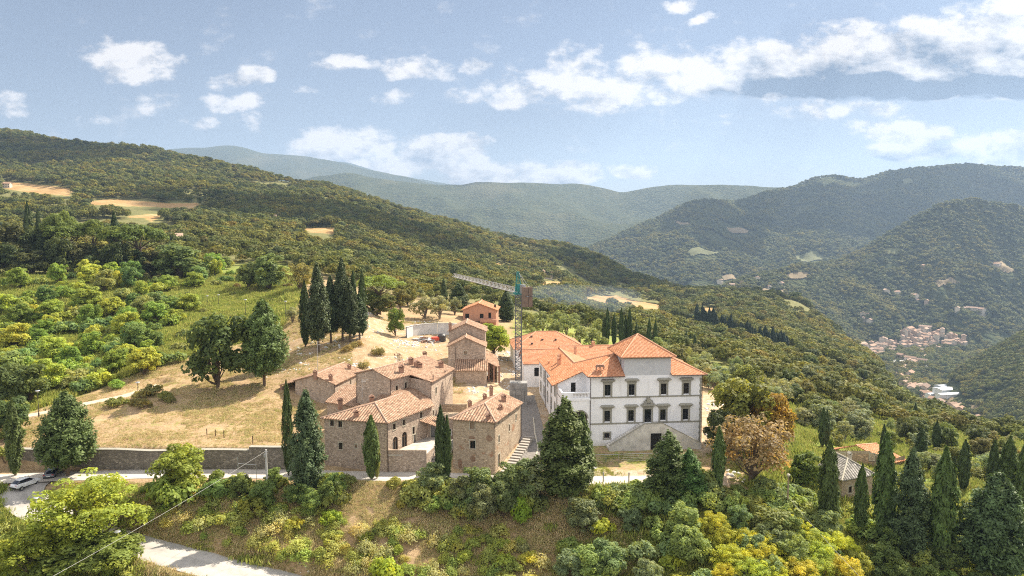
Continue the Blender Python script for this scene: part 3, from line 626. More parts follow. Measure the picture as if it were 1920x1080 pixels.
# ------------------------------------------------------------------ hills beyond
def hills(name, ridge, ydist, yfront, base, seed, rough, nu=420, nv=90, tr=(-1.0, 1.05), mat='far_forest', shape=1.0, gully=0.14):
    t = np.linspace(tr[0], tr[1], nu)
    ppx = np.array([r[0] for r in ridge], float); ppy = np.array([r[1] for r in ridge], float)
    pxs = t * F * 0.995 + 960
    yr = np.interp(pxs, *zip(*ydist)) if isinstance(ydist, list) else np.full(nu, float(ydist))
    yf = np.interp(pxs, *zip(*yfront)) if isinstance(yfront, list) else np.full(nu, float(yfront))
    pr = np.interp(pxs, ppx, ppy); k = np.ones(5) / 5; pr = np.convolve(np.pad(pr, 2, 'edge'), k, 'valid')
    zr = np.array([zof(p, y) for p, y in zip(pr, yr)])
    s = np.concatenate([np.linspace(0, 1, nv), np.linspace(1.02, 2, nv // 3)])
    Yg = np.where(s[None] <= 1, yf[:, None] + (yr - yf)[:, None] * s[None], yr[:, None] + (yr - yf)[:, None] * .7 * (s[None] - 1))
    Xg = t[:, None] * Yg
    up = np.where(s[None] <= 1, np.power(np.clip(s[None], 0, 1), shape), 1 - (s[None] - 1) ** 1.3)
    Zg = base + (zr - base)[:, None] * up
    span = (yr - yf).mean(); g = fbm(Xg / (span * .35), Yg / (span * .6), seed, 5)
    rid = 1 - np.abs(2 * g - 1) * 1.0
    w = np.sin(np.pi * np.clip(s, 0, 1))[None] ** 0.8
    Zg = Zg - (1 - rid) * w * np.abs(zr - base)[:, None] * gully * 2.2 + rough * (fbm(Xg / (rough * 9), Yg / (rough * 9), seed + 9, 4) - .5) * np.clip(s * 4, 0, 1)[None]
    q = grid_faces(nu, len(s))
    me = mesh_np(name, np.stack([Xg, Yg, Zg], -1).reshape(-1, 3), q.ravel(), np.full(len(q), 4), [M[mat]], attrs={'cover': np.tile(np.array([0., 0, 1, 0]), (nu * len(s), 1))} if mat == 'ground' else None, smooth=True)
    tag(link(name, me), kind='structure'); return Xg, Yg, Zg
hills('far_mountain', [(-500,300),(100,266),(165,263),(205,268),(300,285),(330,281),(390,276),(440,274),(478,280),(500,287),(560,292),(640,303),(700,318),(760,332),(830,350),(1000,380),(1500,420)], 7200, 4200, -150, 11, 40, gully=.10)
hills('back_ridge', [(-500,380),(500,330),(600,303),(660,304),(710,321),(760,331),(815,340),(900,355),(1500,420)], 9500, 7500, 0, 12, 30, gully=.08)
hills('middle_hills', [(-500,420),(400,380),(600,330),(660,322),(700,334),(760,342),(830,346),(868,347),(905,340),(950,340),(1020,342),(1045,346),(1080,343),(1130,354),(1160,362),(1190,355),(1250,347),(1258,345),(1300,346),(1385,348),(1430,353),(1500,352),(2300,360)], 4700, 2300, -190, 13, 34, gully=.27)
HR3 = hills('right_range', [(-500,700),(900,560),(1060,490),(1110,462),(1200,425),(1245,404),(1290,380),(1345,377),(1400,378),(1425,365),(1445,356),(1480,351),(1510,338),(1550,330),(1600,336),(1660,323),(1720,317),(1800,310),(1850,312),(1920,319),(2100,335),(2500,360)], [(900,2300),(1290,3000),(1450,3700),(2500,3700)], [(900,1500),(1500,1750),(2500,1900)], -205, 14, 26, nu=500, nv=120, tr=(-.1, 1.05), gully=.30)
HR4 = hills('spur_hill', [(1100,640),(1250,575),(1400,520),(1500,500),(1566,492),(1620,466),(1680,426),(1750,384),(1810,374),(1870,385),(1950,400),(2300,430)], [(1200,1500),(1566,1900),(2500,2300)], [(1200,1150),(1560,1250),(1700,1480),(2500,1480)], -212, 15, 16, nu=420, nv=120, tr=(.1, 1.05), gully=.22, shape=1.1)
HR5 = hills('near_hill', [(1680,800),(1745,772),(1765,742),(1790,713),(1840,680),(1920,634),(2050,582),(2400,490)], [(1680,960),(1800,1000),(2400,1000)], [(1680,900),(1800,830),(1920,560),(2400,420)], -214, 16, 6, nu=240, nv=120, tr=(.56, 1.12), gully=.08, shape=.8)
# ------------------------------------------------------------------ buildings: helpers
def v2(p): return Vector((p[0], p[1], 0))
class House:
    """a building: walls with real openings, roofs, windows; everything a part under one Empty"""
    def __init__(s, name, label, cat, base, group=None):
        s.root = empty(name, base, 0, label, cat, group); s.w = {}; s.roofmb = MB()
    def wallmb(s, key='wall'): return s.w.setdefault(key, MB())
    def wall(s, a, b, z0, z1, ops=(), key='wall', top=None, win=None, depth=0.22, m=0):
        """wall from a to b (outside on the right); ops: (u, z, w, h, style); top: extra outline points (u, z) above z1"""
        mb = s.wallmb(key); a = v2(a); b = v2(b); L = (b - a).length; d = (b - a) / L; n = Vector((d.y, -d.x, 0))
        P = lambda u, z, k=0.0: (a.x + d.x*u - n.x*k, a.y + d.y*u - n.y*k, z)
        us = sorted({0.0, L, *[o[0] - o[2]/2 for o in ops], *[o[0] + o[2]/2 for o in ops]}); zs = sorted({z0, z1, *[o[1] for o in ops], *[o[1] + o[3] for o in ops]})
        for u0, u1 in zip(us[:-1], us[1:]):
            for q0, q1 in zip(zs[:-1], zs[1:]):
                uc, zc = (u0+u1)/2, (q0+q1)/2
                if any(abs(uc - o[0]) < o[2]/2 and o[1] < zc < o[1] + o[3] for o in ops): continue
                mb.face([P(u0,q0), P(u1,q0), P(u1,q1), P(u0,q1)], [(u0,q0),(u1,q0),(u1,q1),(u0,q1)], m)
        if top: 
            pts = [(0.0, z1)] + [(L, z1)] + list(top)
            mb.face([P(u, z) for u, z in pts], pts, m)
        for o in ops:
            u0, u1, q0, q1 = o[0]-o[2]/2, o[0]+o[2]/2, o[1], o[1]+o[3]
            st = o[4] if len(o) > 4 else 'plain'
            for (p, q) in (((u0,q0),(u0,q1)),((u0,q1),(u1,q1)),((u1,q1),(u1,q0)),((u1,q0),(u0,q0))):
                mb.face([P(*p), P(*q), P(*q, depth), P(*p, depth)], [(p[0],p[1]),(q[0],q[1]),(q[0]+.2,q[1]),(p[0]+.2,p[1])], m)
            if st == 'arch':
                r = o[2]/2; zc = q1 - r; N = 8
                for sgn in (-1, 1):
                    arc = [(o[0] + sgn*r*math.cos(k*math.pi/2/N), zc + r*math.sin(k*math.pi/2/N)) for k in range(N+1)]
                    c = (o[0] + sgn*r, q1)
                    for p, q in zip(arc[:-1], arc[1:]):
                        t = [c, p, q] if sgn < 0 else [c, q, p]
                        t = t[::-1]
                        mb.face([P(*x) for x in t], t, m)
                        mb.face([P(*p), P(*q), P(*q, depth), P(*p, depth)], m=m)
            s.window(P, o, st, depth)
    def window(s, P, o, st, depth):
        u, z, w, h = o[:4]; u0, u1 = u - w/2, u + w/2; f = MB(); pane = MB()
        def bar(a0, a1, b0, b1, k0, k1, mb=f, m=0):
            c = [P(a0,b0,k0), P(a1,b0,k0), P(a1,b1,k0), P(a0,b1,k0)]; e = [P(a0,b0,k1), P(a1,b0,k1), P(a1,b1,k1), P(a0,b1,k1)]
            mb.face(c, m=m); mb.face(e[::-1], m=m)
            for i in range(4): mb.face([e[i], e[(i+1)%4], c[(i+1)%4], c[i]][::-1], m=m)
        name = 'window'; mats = [M['cut_stone']]; pm = M['glass']
        if st == 'villa' or st == 'villa_door':
            mats = [M['grey_stone']]; t = .30
            bar(u0-t, u0, z - (.0 if st == 'villa_door' else .18), z+h+.28, -.10, .0); bar(u1, u1+t, z - (.0 if st == 'villa_door' else .18), z+h+.28, -.10, .0); bar(u0, u1, z+h, z+h+.28, -.10, .0)
            bar(u0-t-.08, u1+t+.08, z+h+.28, z+h+.62, -.13, .0)
            bar(u0-t-.34, u1+t+.34, z+h+.62, z+h+.76, -.42, .0); bar(u0-t-.48, u1+t+.48, z+h+.76, z+h+.90, -.55, .0)
            c = [P(u0-t-.48, z+h+.90, -.55), P(u1+t+.48, z+h+.90, -.55), P(u1+t+.2, z+h+1.12, -.02), P(u0-t-.2, z+h+1.12, -.02)]; f.face(c)
            f.face([P(u0-t-.48, z+h+.90, -.55), P(u0-t-.2, z+h+1.12, -.02), P(u0-t-.48, z+h+.90, 0)]); f.face([P(u1+t+.48, z+h+.90, -.55), P(u1+t+.48, z+h+.90, 0), P(u1+t+.2, z+h+1.12, -.02)])
            if st == 'villa': bar(u0-t-.1, u1+t+.1, z-.34, z-.18, -.2, .0)
            else: name = 'door'
        elif st == 'villa_small':
            mats = [M['grey_stone']]; t = .28
            bar(u0-t, u1+t, z-t, z, -.07, 0); bar(u0-t, u1+t, z+h, z+h+t, -.07, 0); bar(u0-t, u0, z, z+h, -.07, 0); bar(u1, u1+t, z, z+h, -.07, 0)
        elif st in ('surround', 'plain', 'shut', 'brown'):
            t = .13; mats = [M['cut_stone']]
            bar(u0-t, u1+t, z+h, z+h+.2, -.03, .02); bar(u0-t, u1+t, z-.12, z, -.06, .02); bar(u0-t, u0, z, z+h, -.025, .02); bar(u1, u1+t, z, z+h, -.025, .02)
            if st == 'shut': pm = M['shutter']
            if st == 'brown': pm = M['wood_pale']
        elif st == 'arch':
            mats = [M['wood']]; t = .08
            for uu in (u0, u, u1 - t): bar(uu, uu + t, z, z + h - (w/2 if uu != u else .05), depth-.10, depth-.02)
            bar(u0, u1, z+h-w/2-.04, z+h-w/2+.04, depth-.10, depth-.02)
        elif st == 'white':
            mats = [M['white_metal']]; t = .12
            bar(u0, u1, z, z+t, .05, .15); bar(u0, u1, z+h-t, z+h, .05, .15)
            for uu in (u0, u-.06, u1-t): bar(uu, uu+t, z+t, z+h-t, .05, .15)
        elif st == 'door':
            name = 'door'; mats = [M['cut_stone']]; t = .16; pm = M['shutter'] if w < 1.1 else M['dark']
            bar(u0-t, u1+t, z+h, z+h+.22, -.03, .02); bar(u0-t, u0, z, z+h, -.025, .02); bar(u1, u1+t, z, z+h, -.025, .02)
        elif st == 'void':
            mats = [M['concrete']]; t = .06; pm = M['dark']
            bar(u0, u1, z-.06, z, -.03, depth)
        elif st == 'voiddoor':
            name = 'door'; mats = [M['concrete']]; pm = M['dark']; bar(u0, u1, z+h, z+h+.1, -.02, .1)
        ob = f.build(name, mats, s.root)
        pane.face([P(u0, z, depth-.01), P(u1, z, depth-.01), P(u1, z+h, depth-.01), P(u0, z+h, depth-.01)])
        if st in ('villa', 'surround', 'plain', 'villa_small') and w > .5:
            k = depth - .05; mid = []
            g = MB()
            def b2(a0, a1, b0, b1): bar(a0, a1, b0, b1, k, k+.035, g)
            b2(u0, u0+.06, z, z+h); b2(u1-.06, u1, z, z+h); b2(u0+.06, u1-.06, z, z+.06); b2(u0+.06, u1-.06, z+h-.06, z+h); b2(u-.03, u+.03, z+.06, z+h-.06)
            if h > 1.6: b2(u0+.06, u-.03, z+h*.55, z+h*.55+.05); b2(u+.03, u1-.06, z+h*.55, z+h*.55+.05)
            g.build('casement', M['wood'] if st != 'villa' else M['metal_dark'], ob)
        pane.build('pane' if name == 'window' else 'door_leaf', pm, ob)
    def plane(s, pts, th=0.16, m=0): s.roofmb.slab(pts, th, m)
    def ridge(s, a, b, r=.15, m=1): s.roofmb.tube(a, b, r, n=6, m=m)
    def finish(s, wallmats, roofmats, roofname='roof'):
        for k, mb in s.w.items(): mb.build(k, wallmats.get(k, M['stone']) if isinstance(wallmats, dict) else wallmats, s.root)
        s.roof = s.roofmb.build(roofname, roofmats, s.root) if s.roofmb.f else None
        return s
    def quad(s, P, z0, ze, ops=((), (), (), ()), gable=(None, None), key='wall'):
        """four walls around footprint P (front-left, front-right, back-right, back-left)"""
        for i in range(4):
            a, b = P[i], P[(i+1) % 4]; top = None
            if i == 0 and gable[0]: top = [((v2(b)-v2(a)).length * gable[0][0], gable[0][1])]
            if i == 2 and gable[1]: top = [((v2(b)-v2(a)).length * gable[1][0], gable[1][1])]
            s.wall(a, b, z0, ze, ops[i], key, top)
    def quadroof(s, P, ze, zr, tf=0.0, tb=0.0, over=0.4, end=0.25, rid=.15, mids=(.5, .5)):
        p = [v2(q) for q in P]; mF = p[0].lerp(p[1], mids[0]); mB = p[3].lerp(p[2], mids[1]); ax = (mB - mF).normalized()
        f, b = mF.lerp(mB, tf), mF.lerp(mB, 1 - tb)
        half = (p[1] - p[0]).length / 2; drop = over * (zr - ze) / half
        def off(q, side, fr):
            w_ = (p[1] - p[0]).normalized() if fr else (p[2] - p[3]).normalized(); l = (p[3] - p[0]).normalized() if side < 0 else (p[2] - p[1]).normalized()
            return q + w_ * side * over + l * ((-1 if fr else 1) * (over if (tf if fr else tb) > 0 else end))
        A, B, C, D = off(p[0], -1, 1), off(p[1], 1, 1), off(p[2], 1, 0), off(p[3], -1, 0)
        if tf == 0: f = f - ax * end
        if tb == 0: b = b + ax * end
        up = lambda q, z: Vector((q.x, q.y, z))
        e = ze - drop + .10; f, b = up(f, zr + .1), up(b, zr + .1); A, B, C, D = (up(q, e) for q in (A, B, C, D))
        s.plane([B, C, b, f]); s.plane([D, A, f, b])
        if tf > 0: s.plane([A, B, f]); s.ridge(A, f, rid); s.ridge(B, f, rid)
        if tb > 0: s.plane([C, D, b]); s.ridge(C, b, rid); s.ridge(D, b, rid)
        s.ridge(f, b, rid)
        return A, B, C, D, f, b
    def topz(s, x, y):
        """height of the roof under a chimney"""
        best = None
        for f in s.roofmb.f:
            P = [Vector(s.roofmb.v[i]) for i in f]
            n = Vector((0,0,0))
            for i in range(len(P)):
                a, b = P[i], P[(i+1) % len(P)]; n += Vector(((a.y-b.y)*(a.z+b.z), (a.z-b.z)*(a.x+b.x), (a.x-b.x)*(a.y+b.y)))
            if n.z <= 1e-3 or len(P) > 5: continue
            if inpoly(np.array([x]), np.array([y]), P)[0]:
                z = P[0].z - (n.x*(x-P[0].x) + n.y*(y-P[0].y)) / n.z
                if best is None or z > best: best = z
        return best
    def chim(s, px, py, h=.75, w=.75, zguess=10, mat='chimney_brick', hood=True):
        """chimney whose foot is seen at photo pixel (px, py) on this roof"""
        hitp = None
        for z in np.linspace(6, 18, 241):
            p = atz(px, py, float(z)); t = s.topz(p.x, p.y)
            if t is not None and abs(t - z) < .06: hitp = Vector((p.x, p.y, t))
        if hitp is None: print('no roof under chimney', px, py); p = atz(px, py, zguess); hitp = p
        s.chimney(hitp.x, hitp.y, hitp.z, h, w, mat, hood)
    def chimney(s, x, y, z, h=1.3, w=.6, mat='chimney_brick', hood=True):
        c = MB(); c.box((x, y, z + h/2 - .4), (w, w*.8, h + .8), .45)
        c.box((x, y, z + h + .05), (w*1.25, w*1.05, .1), .45)
        if hood:
            for k in (-1, 1):
                c.box((x + k*w*.42*math.cos(.45), y + k*w*.42*math.sin(.45), z + h + .22), (w*.14, w*.7, .26), .45)
            ca, sa = math.cos(.45), math.sin(.45)
            L = lambda u, v, q: (x + u*ca - v*sa, y + u*sa + v*ca, q)
            a = w*.66; b_ = w*.56; z1 = z + h + .33
            for sg in (-1, 1):
                c.face([L(sg*a, -b_, z1), L(sg*a, b_, z1), L(0, b_, z1+.34), L(0, -b_, z1+.34)])
                c.face([L(sg*a, -b_, z1-.05), L(sg*a, b_, z1-.05), L(0, b_, z1+.28), L(0, -b_, z1+.28)])
                c.face([L(-a, sg*b_, z1), L(a, sg*b_, z1), L(0, sg*b_, z1+.34)])
        c.build('chimney', M[mat], s.roof)
    def pipe(s, x, y, z0, z1, r=.06, mat='copper'):
        c = MB(); c.tube((x, y, z0), (x, y, z1), r, n=6)
        for k in range(3): c.tube((x, y, z0 + (z1-z0)*(k+.5)/3), (x, y, z0 + (z1-z0)*(k+.5)/3 + .08), r*1.35, n=6)
        c.build('downpipe', M[mat], s.root)
    def gutter(s, a, b, r=.08, mat='copper'):
        c = MB(); c.tube(a, b, r, n=6); c.build('gutter', M[mat], s.root)
def lerp2(a, b, t): return (a[0] + (b[0]-a[0])*t, a[1] + (b[1]-a[1])*t)
# ------------------------------------------------------------------ the white villa
CU, SU = math.cos(R(5.7)), math.sin(R(5.7))
def V(u, w, z=0.0): return Vector((14.8 + u*CU - w*SU, 126 + u*SU + w*CU, z))
h = House('villa', 'big white villa with orange tile roofs, a raised central tower and a double outside stair', 'villa', V(10, 5, 0))
Wd, Dp, ZE = 21.4, 12.0, 13.5
upper = [(u, 9.75, 1.12, 2.1, 'villa') for u in (3.2, 7.8, 14.0, 18.4)]
mid = [(u, 4.78, 1.12, 2.1, 'villa') for u in (3.15, 7.75, 13.95, 18.35)]
front = upper + mid + [(11.0, 4.45, 1.35, 2.55, 'villa_door'), (3.15, 1.6, 1.05, 1.0, 'villa_small')]
h.wall(V(0,0), V(Wd,0), -.6, ZE, front, 'wall')
h.wall(V(Wd,0), V(Wd,Dp), -.6, ZE, [(u, z, 1.1, 2.0, 'villa') for u in (3, 8.5) for z in (4.78, 9.75)], 'wall')
h.wall(V(Wd,Dp), V(0,Dp), -.6, ZE); h.wall(V(0,Dp), V(0,0), -.6, ZE)
# string courses and cornice
sc = MB()
for z, t in ((9.28, .26), (4.28, .26)):
    for a, b in (((-.06,-.10),(10.0 if z < 5 else Wd+.06,0)), ((12.0,-.10),(Wd+.06,0))) if z < 5 else (((-.06,-.10),(Wd+.06,0)),):
        p = [V(a[0],a[1]), V(b[0],a[1]), V(b[0],-.002), V(a[0],-.002)]; sc.prism([(q.x,q.y) for q in p], z, z+t)
sc.build('string_course', M['grey_stone'], h.root)
# tower
T0, T1, TD, TZ = 6.3, 15.3, 9.0, 17.0
def strip(u0, u1, w0, w1): return [(q.x, q.y) for q in (V(u0,w0), V(u1,w0), V(u1,w1), V(u0,w1))]
tw = House('tower_tmp', '', '', (0,0,0)); bpy.data.objects.remove(tw.root); tw.root = h.root
tw.wall(V(T0,.003), V(T1,.003), ZE, TZ, (), 'tower'); tw.wall(V(T1,0), V(T1,TD), ZE, TZ, (), 'tower'); tw.wall(V(T1,TD), V(T0,TD), ZE, TZ, (), 'tower')
tw.wall(V(T0,TD), V(T0,0), ZE, TZ, [(6.4, 14.9, .9, 1.2, 'plain')], 'tower')
tw.w['tower'].build('tower', M['render_grey'], h.root)
co = MB(); co.prism(strip(T0-.18, T1+.18, -.18, TD+.18), TZ-.32, TZ-.06); co.prism(strip(T0-.38, T1+.38, -.38, TD+.38), TZ-.06, TZ+.12); co.build('cornice', M['grey_stone'], h.root)
tr = MB(); o = .85; e0 = TZ + .14; ap = V((T0+T1)/2-.6, TD/2+.2, 20.7)
cs = [V(T0-o,-o,e0), V(T1+o,-o,e0), V(T1+o,TD+o,e0), V(T0-o,TD+o,e0)]
for i in range(4): tr.slab([cs[i], cs[(i+1)%4], ap], .16, 0 if i % 2 else 2)
for c in cs: tr.tube(c, ap, .15, m=1)
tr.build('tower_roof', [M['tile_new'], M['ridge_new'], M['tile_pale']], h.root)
# main roof: one west plane shared with the wing, hips, east hip
SL, Z0 = .45, 11.0
zp = lambda u: Z0 + (u + 6.6) * SL
ez = zp(-.8); hz_ = zp(6 - 0.2)
rp = h
def pl(pts, m=0): h.roofmb.slab([V(*p) for p in pts], .16, m)
k = 6.8                                    # half depth with overhang
zt = ez + k * SL
pl([(-.8,-.8,ez), (-.8+k,-.8+k,zt), (-.8,Dp+.8,ez)])                 # west hip slope of the main block
pl([(-.8,-.8,ez), (T0-.01,-.8,ez), (T0-.01,-.8+k,zt), (-.8+k,-.8+k,zt)], 2)   # front slope, left and right of the tower
pl([(T1+.01,-.8,ez), (Wd+.8,-.8,ez), (Wd+.8-k,-.8+k,zt), (T1+.01,-.8+k,zt)], 2)
pl([(T1,TD,zt-(TD+.8-k)*SL), (T1,-.8+k,zt), (Wd+.8-k,-.8+k,zt)])
pl([(Wd+.8,-.8,ez), (Wd+.8,Dp+.8,ez), (Wd+.8-k,-.8+k,zt)])
pl([(Wd+.8,Dp+.8,ez), (-.8,Dp+.8,ez), (-.8+k,-.8+k,zt), (Wd+.8-k,-.8+k,zt)])
for a, b in (((-.8,-.8),(-.8+k,-.8+k)), ((-.8,Dp+.8),(-.8+k,-.8+k)), ((Wd+.8,-.8),(Wd+.8-k,-.8+k)), ((Wd+.8,Dp+.8),(Wd+.8-k,-.8+k))):
    h.ridge(V(*a, ez), V(*b, zt), .14)
h.ridge(V(-.8+k,-.8+k,zt), V(Wd+.8-k,-.8+k,zt), .14)
# west wing
WL = 31.0
pl([(-6.7,4.2,zp(-6.7)), (-.82,4.2,zp(-.82)), (-.82,Dp-1,zp(-.82)), (-6.7,Dp-1.0,zp(-6.7))])
pl([(-5.9,Dp-.99,zp(-5.9)), (-.82,Dp-.99,zp(-.82)), (-.82,WL,zp(-.82)), (-5.9,WL,zp(-5.9))])
zr = zp(-.7)
pl([(-.7,Dp+.9,zr), (5.4,Dp+.9,zr-6.1*.42), (5.4,WL,zr-6.1*.42), (-.7,WL,zr)], 2)
h.ridge(V(-.7,Dp+.8,zr+.02), V(-.7,WL,zr+.02), .14)
h.wall(V(-5.5,WL-.5), V(-5.5,5), -.6, 11.3, [(u, z, 1.0, 1.9, 'villa_small') for u in (3, 8, 13, 18) for z in (8.0, 4.6)] + [(22.5, 8.2, 1.0, 1.7, 'villa_small'), (22.5, 4.6, 1.0, 1.9, 'villa_small')])
h.wall(V(-5.5,5), V(0,5), 9.3, 11.3, [(3.1, 9.42, .95, 1.8, 'voiddoor')], top=[(5.5, 13.75), (0.0, 11.3)])
h.wall(V(5,Dp), V(5,WL-.5), 0, 11.0); h.wall(V(5,WL-.5), V(-5.5,WL-.5), 0, 11.0, top=[(5.5, 13.4)])
# terrace block with the arch below the balcony
h.wall(V(-5.5,5), V(-5.5,0), -.6, 9.3, [(2.5, 4.6, 1.0, 1.9, 'villa_small')])
h.wall(V(-5.5,0), V(0,0), -.6, 9.3, [(3.45, 4.2, 2.7, 2.7, 'arch')])
tf = MB(); tf.prism(strip(-5.5, -.01, 0, 4.99), 9.05, 9.3); tf.build('terrace_floor', M['paving'], h.root)
am = MB(); N = 12
for k_ in range(N):
    a0, a1 = math.pi*k_/N, math.pi*(k_+1)/N; c0 = -5.5+3.45; zc = 5.55
    q = [V(c0+math.cos(a)*r, -.07, zc+math.sin(a)*r) for a, r in ((a0,1.36),(a0,1.62),(a1,1.62),(a1,1.36))]; q2 = [V(c0+math.cos(a)*r, 0.0, zc+math.sin(a)*r) for a, r in ((a0,1.36),(a0,1.62),(a1,1.62),(a1,1.36))]
    am.face(q); [am.face([q[i], q2[i], q2[(i+1)%4], q[(i+1)%4]]) for i in range(4)]
for k_ in range(1, 5):
    a = math.pi*k_/5; am.tube(V(c0+math.cos(a)*.45, .16, zc+math.sin(a)*.45), V(c0+math.cos(a)*1.36, .16, zc+math.sin(a)*1.36), .05, n=4)
for k_ in range(10):
    a0, a1 = math.pi*k_/10, math.pi*(k_+1)/10; am.tube(V(c0+math.cos(a0)*.6, .16, zc+math.sin(a0)*.6), V(c0+math.cos(a1)*.6, .16, zc+math.sin(a1)*.6), .05, n=4)
am.build('arch_moulding', M['grey_stone'], h.root)
bal = MB()
bal.prism(strip(-5.5, -3.4, -.05, .25), 9.3, 10.5); bal.prism(strip(-5.5, -5.2, .251, 4.98), 9.3, 10.5)
bal.prism(strip(-3.4, -.15, -.1, .3), 9.3, 9.48); bal.prism(strip(-3.4, -.15, -.12, .32), 10.32, 10.5)
bal.prism(strip(-5.6, .0, -.16, -.001), 8.95, 9.3)
for k_ in range(12):
    p = V(-3.2 + k_*.275, .1); bal.lathe((p.x, p.y, 9.48), [(.06,0),(.10,.12),(.105,.25),(.05,.45),(.045,.62),(.085,.74),(.07,.84)], 8)
bal.build('balustrade', M['plaster'], h.root)
# quoins, downpipes
for u, w, z1 in ((-.12,-.12,13.2), (Wd+.1,-.1,13.2), (-5.62,12.5,11.0), (-5.62,5.1,11.0), (-5.62,20,11.0)):
    p = V(u, w); h.pipe(p.x, p.y, 0 if u > -1 else 1.5, z1)
h.gutter(V(-.85,-.88,ez-.12), V(T0-.02,-.88,ez-.12), .09); h.gutter(V(T1+.02,-.88,ez-.12), V(Wd+.85,-.88,ez-.12), .09); h.gutter(V(-6.78,4.2,zp(-6.7)-.1), V(-6.78,Dp-1,zp(-6.7)-.1), .08)
qn = MB()
for k_ in range(22):
    for u0, u1 in ((Wd-.42 if k_ % 2 else Wd-.3, Wd+.03),):
        qn.prism(strip(u0, u1, -.04, .0), .1 + k_*.58, .1 + k_*.58 + .54)
qn.build('quoins', M['grey_stone'], h.root)
# coat of arms over the door
cr = MB(); c0 = 11.0
sh_ = [(0,8.15),(.34,8.45),(.42,8.85),(.30,9.15),(0,9.25),(-.30,9.15),(-.42,8.85),(-.34,8.45)]
fr_ = [V(c0+a, -.42, z) for a, z in sh_]; bk_ = [V(c0+a, -.02, z) for a, z in sh_]; cr.face(fr_[::-1])
for i in range(8): cr.face([fr_[i], bk_[i], bk_[(i+1)%8], fr_[(i+1)%8]])
for sg in (-1, 1):
    prev = None
    for k_ in range(9):
        a = k_/8*math.pi*1.3; q = V(c0 + sg*(.45+.38*math.sin(a*.9)), -.25, 8.1 + .95*(k_/8) + .1*math.cos(a)); 
        if prev is not None: cr.tube(prev, q, .14 - .008*k_, n=5)
        prev = q
    cr.tube(V(c0+sg*.35,-.25,8.12), V(c0+sg*1.0,-.25,8.12), .13, n=5)
for a in (-.25, 0, .25): cr.tube(V(c0+a,-.25,9.2), V(c0+a*1.3,-.25,9.5), .09, .05, n=5)
cr.build('coat_of_arms', M['grey_stone'], h.root)
# double outside stair
st = House('stair_tmp', '', '', (0,0,0)); bpy.data.objects.remove(st.root); st.root = h.root
LZ = 4.4; L0, L1, B0, B1, WF = 9.6, 13.0, 2.9, 20.5, -2.9
st.wall(V(L0,WF), V(L1,WF), -.5, LZ+.55, [(11.75-L0, -.3, 2.1, 3.4, 'voiddoor')], 'stair_wall')
for a, b, za, zb in ((B0,L0,1.0,LZ+.55), (L1,B1,LZ+.55,1.0)):
    pts = [(0,-.5),(b-a,-.5),(b-a,zb),(0,za)]; st.w['stair_wall'].face([V(a+u,WF,z) for u, z in pts], pts)
    st.w['stair_wall'].face([V(a,WF+.3,za), V(a,WF,za), V(b,WF,zb), V(b,WF+.3,zb)]); st.w['stair_wall'].face([V(b,WF+.3,-.5), V(a,WF+.3,-.5), V(a,WF+.3,za), V(b,WF+.3,zb)])
for e_ in (B0, B1): st.w['stair_wall'].face([V(e_,WF,-.5), V(e_,WF+.3,-.5), V(e_,WF+.3,1.0), V(e_,WF,1.0)])
st.w['stair_wall'].face([V(L0,WF+.3,LZ+.55), V(L0,WF,LZ+.55), V(L1,WF,LZ+.55), V(L1,WF+.3,LZ+.55)]); st.w['stair_wall'].face([V(L1,WF+.3,2.9), V(L0,WF+.3,2.9), V(L0,WF+.3,LZ+.55), V(L1,WF+.3,LZ+.55)])
st.w['stair_wall'].build('stair_wall', M['stair_plaster'], h.root)
sp = MB(); sp.prism(strip(L0, L1, WF+.302, -.12), LZ-1.1, LZ)
NS = 18
for a, b in ((B0, L0), (B1, L1)):
    for i in range(NS):
        u0 = a + (b-a)*i/NS; u1 = a + (b-a)*(i+1)/NS; sp.prism(strip(min(u0,u1), max(u0,u1), WF+.302, -.12), -.4, .35 + (LZ-.35)*(i+1)/NS - .06)
sp.build('stair_steps', M['stair_plaster'], h.root)
cap = MB()
for a, b, za, zb in ((B0,L0,1.0,LZ+.55), (L0,L1,LZ+.55,LZ+.55), (L1,B1,LZ+.55,1.0)):
    A = [V(a,WF-.06,za+.01), V(b,WF-.06,zb+.01), V(b,WF+.36,zb+.01), V(a,WF+.36,za+.01)]; B = [p + Vector((0,0,.09)) for p in A]
    cap.face(B); cap.face(A[::-1]); [cap.face([A[i], A[(i+1)%4], B[(i+1)%4], B[i]]) for i in range(4)]
cap.build('stair_coping', M['grey_stone'], h.root)
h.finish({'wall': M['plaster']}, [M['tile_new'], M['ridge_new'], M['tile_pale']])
for u, w in ((-3.2, 17.0), (-2.7, 19.5)):
    p = V(u, w); h.chimney(p.x, p.y, zp(u) + .1, .9, .6, 'ridge_new')
p = V(-4.6, 22); h.chimney(p.x, p.y, zp(-4.6), .4, .35, 'ridge_new', False)
p = V(.9, 14.5); h.chimney(p.x, p.y, zr-.7, .6, .35, 'ridge_new', False)
# tile pallet left on the front roof slope
pal = MB(); q = V(1.9, .9)
pal.box((q.x, q.y, zp(1.0)+.75), (1.7, .9, .16), .1); 
for a in (-.7, 0, .7):
    for b in (-.3, .3): pal.box((q.x+a, q.y+b, zp(1.0)+.45), (.14, .14, .5), .1)
for i in range(5): pal.box((q.x-.6+i*.3, q.y, zp(1.0)+.97), (.2, .7, .28), .1)
tag(pal.build('roofing_pallet', M['chimney_brick']), 'small wooden pallet of roof tiles left on the front roof slope of the white villa', 'pallet')
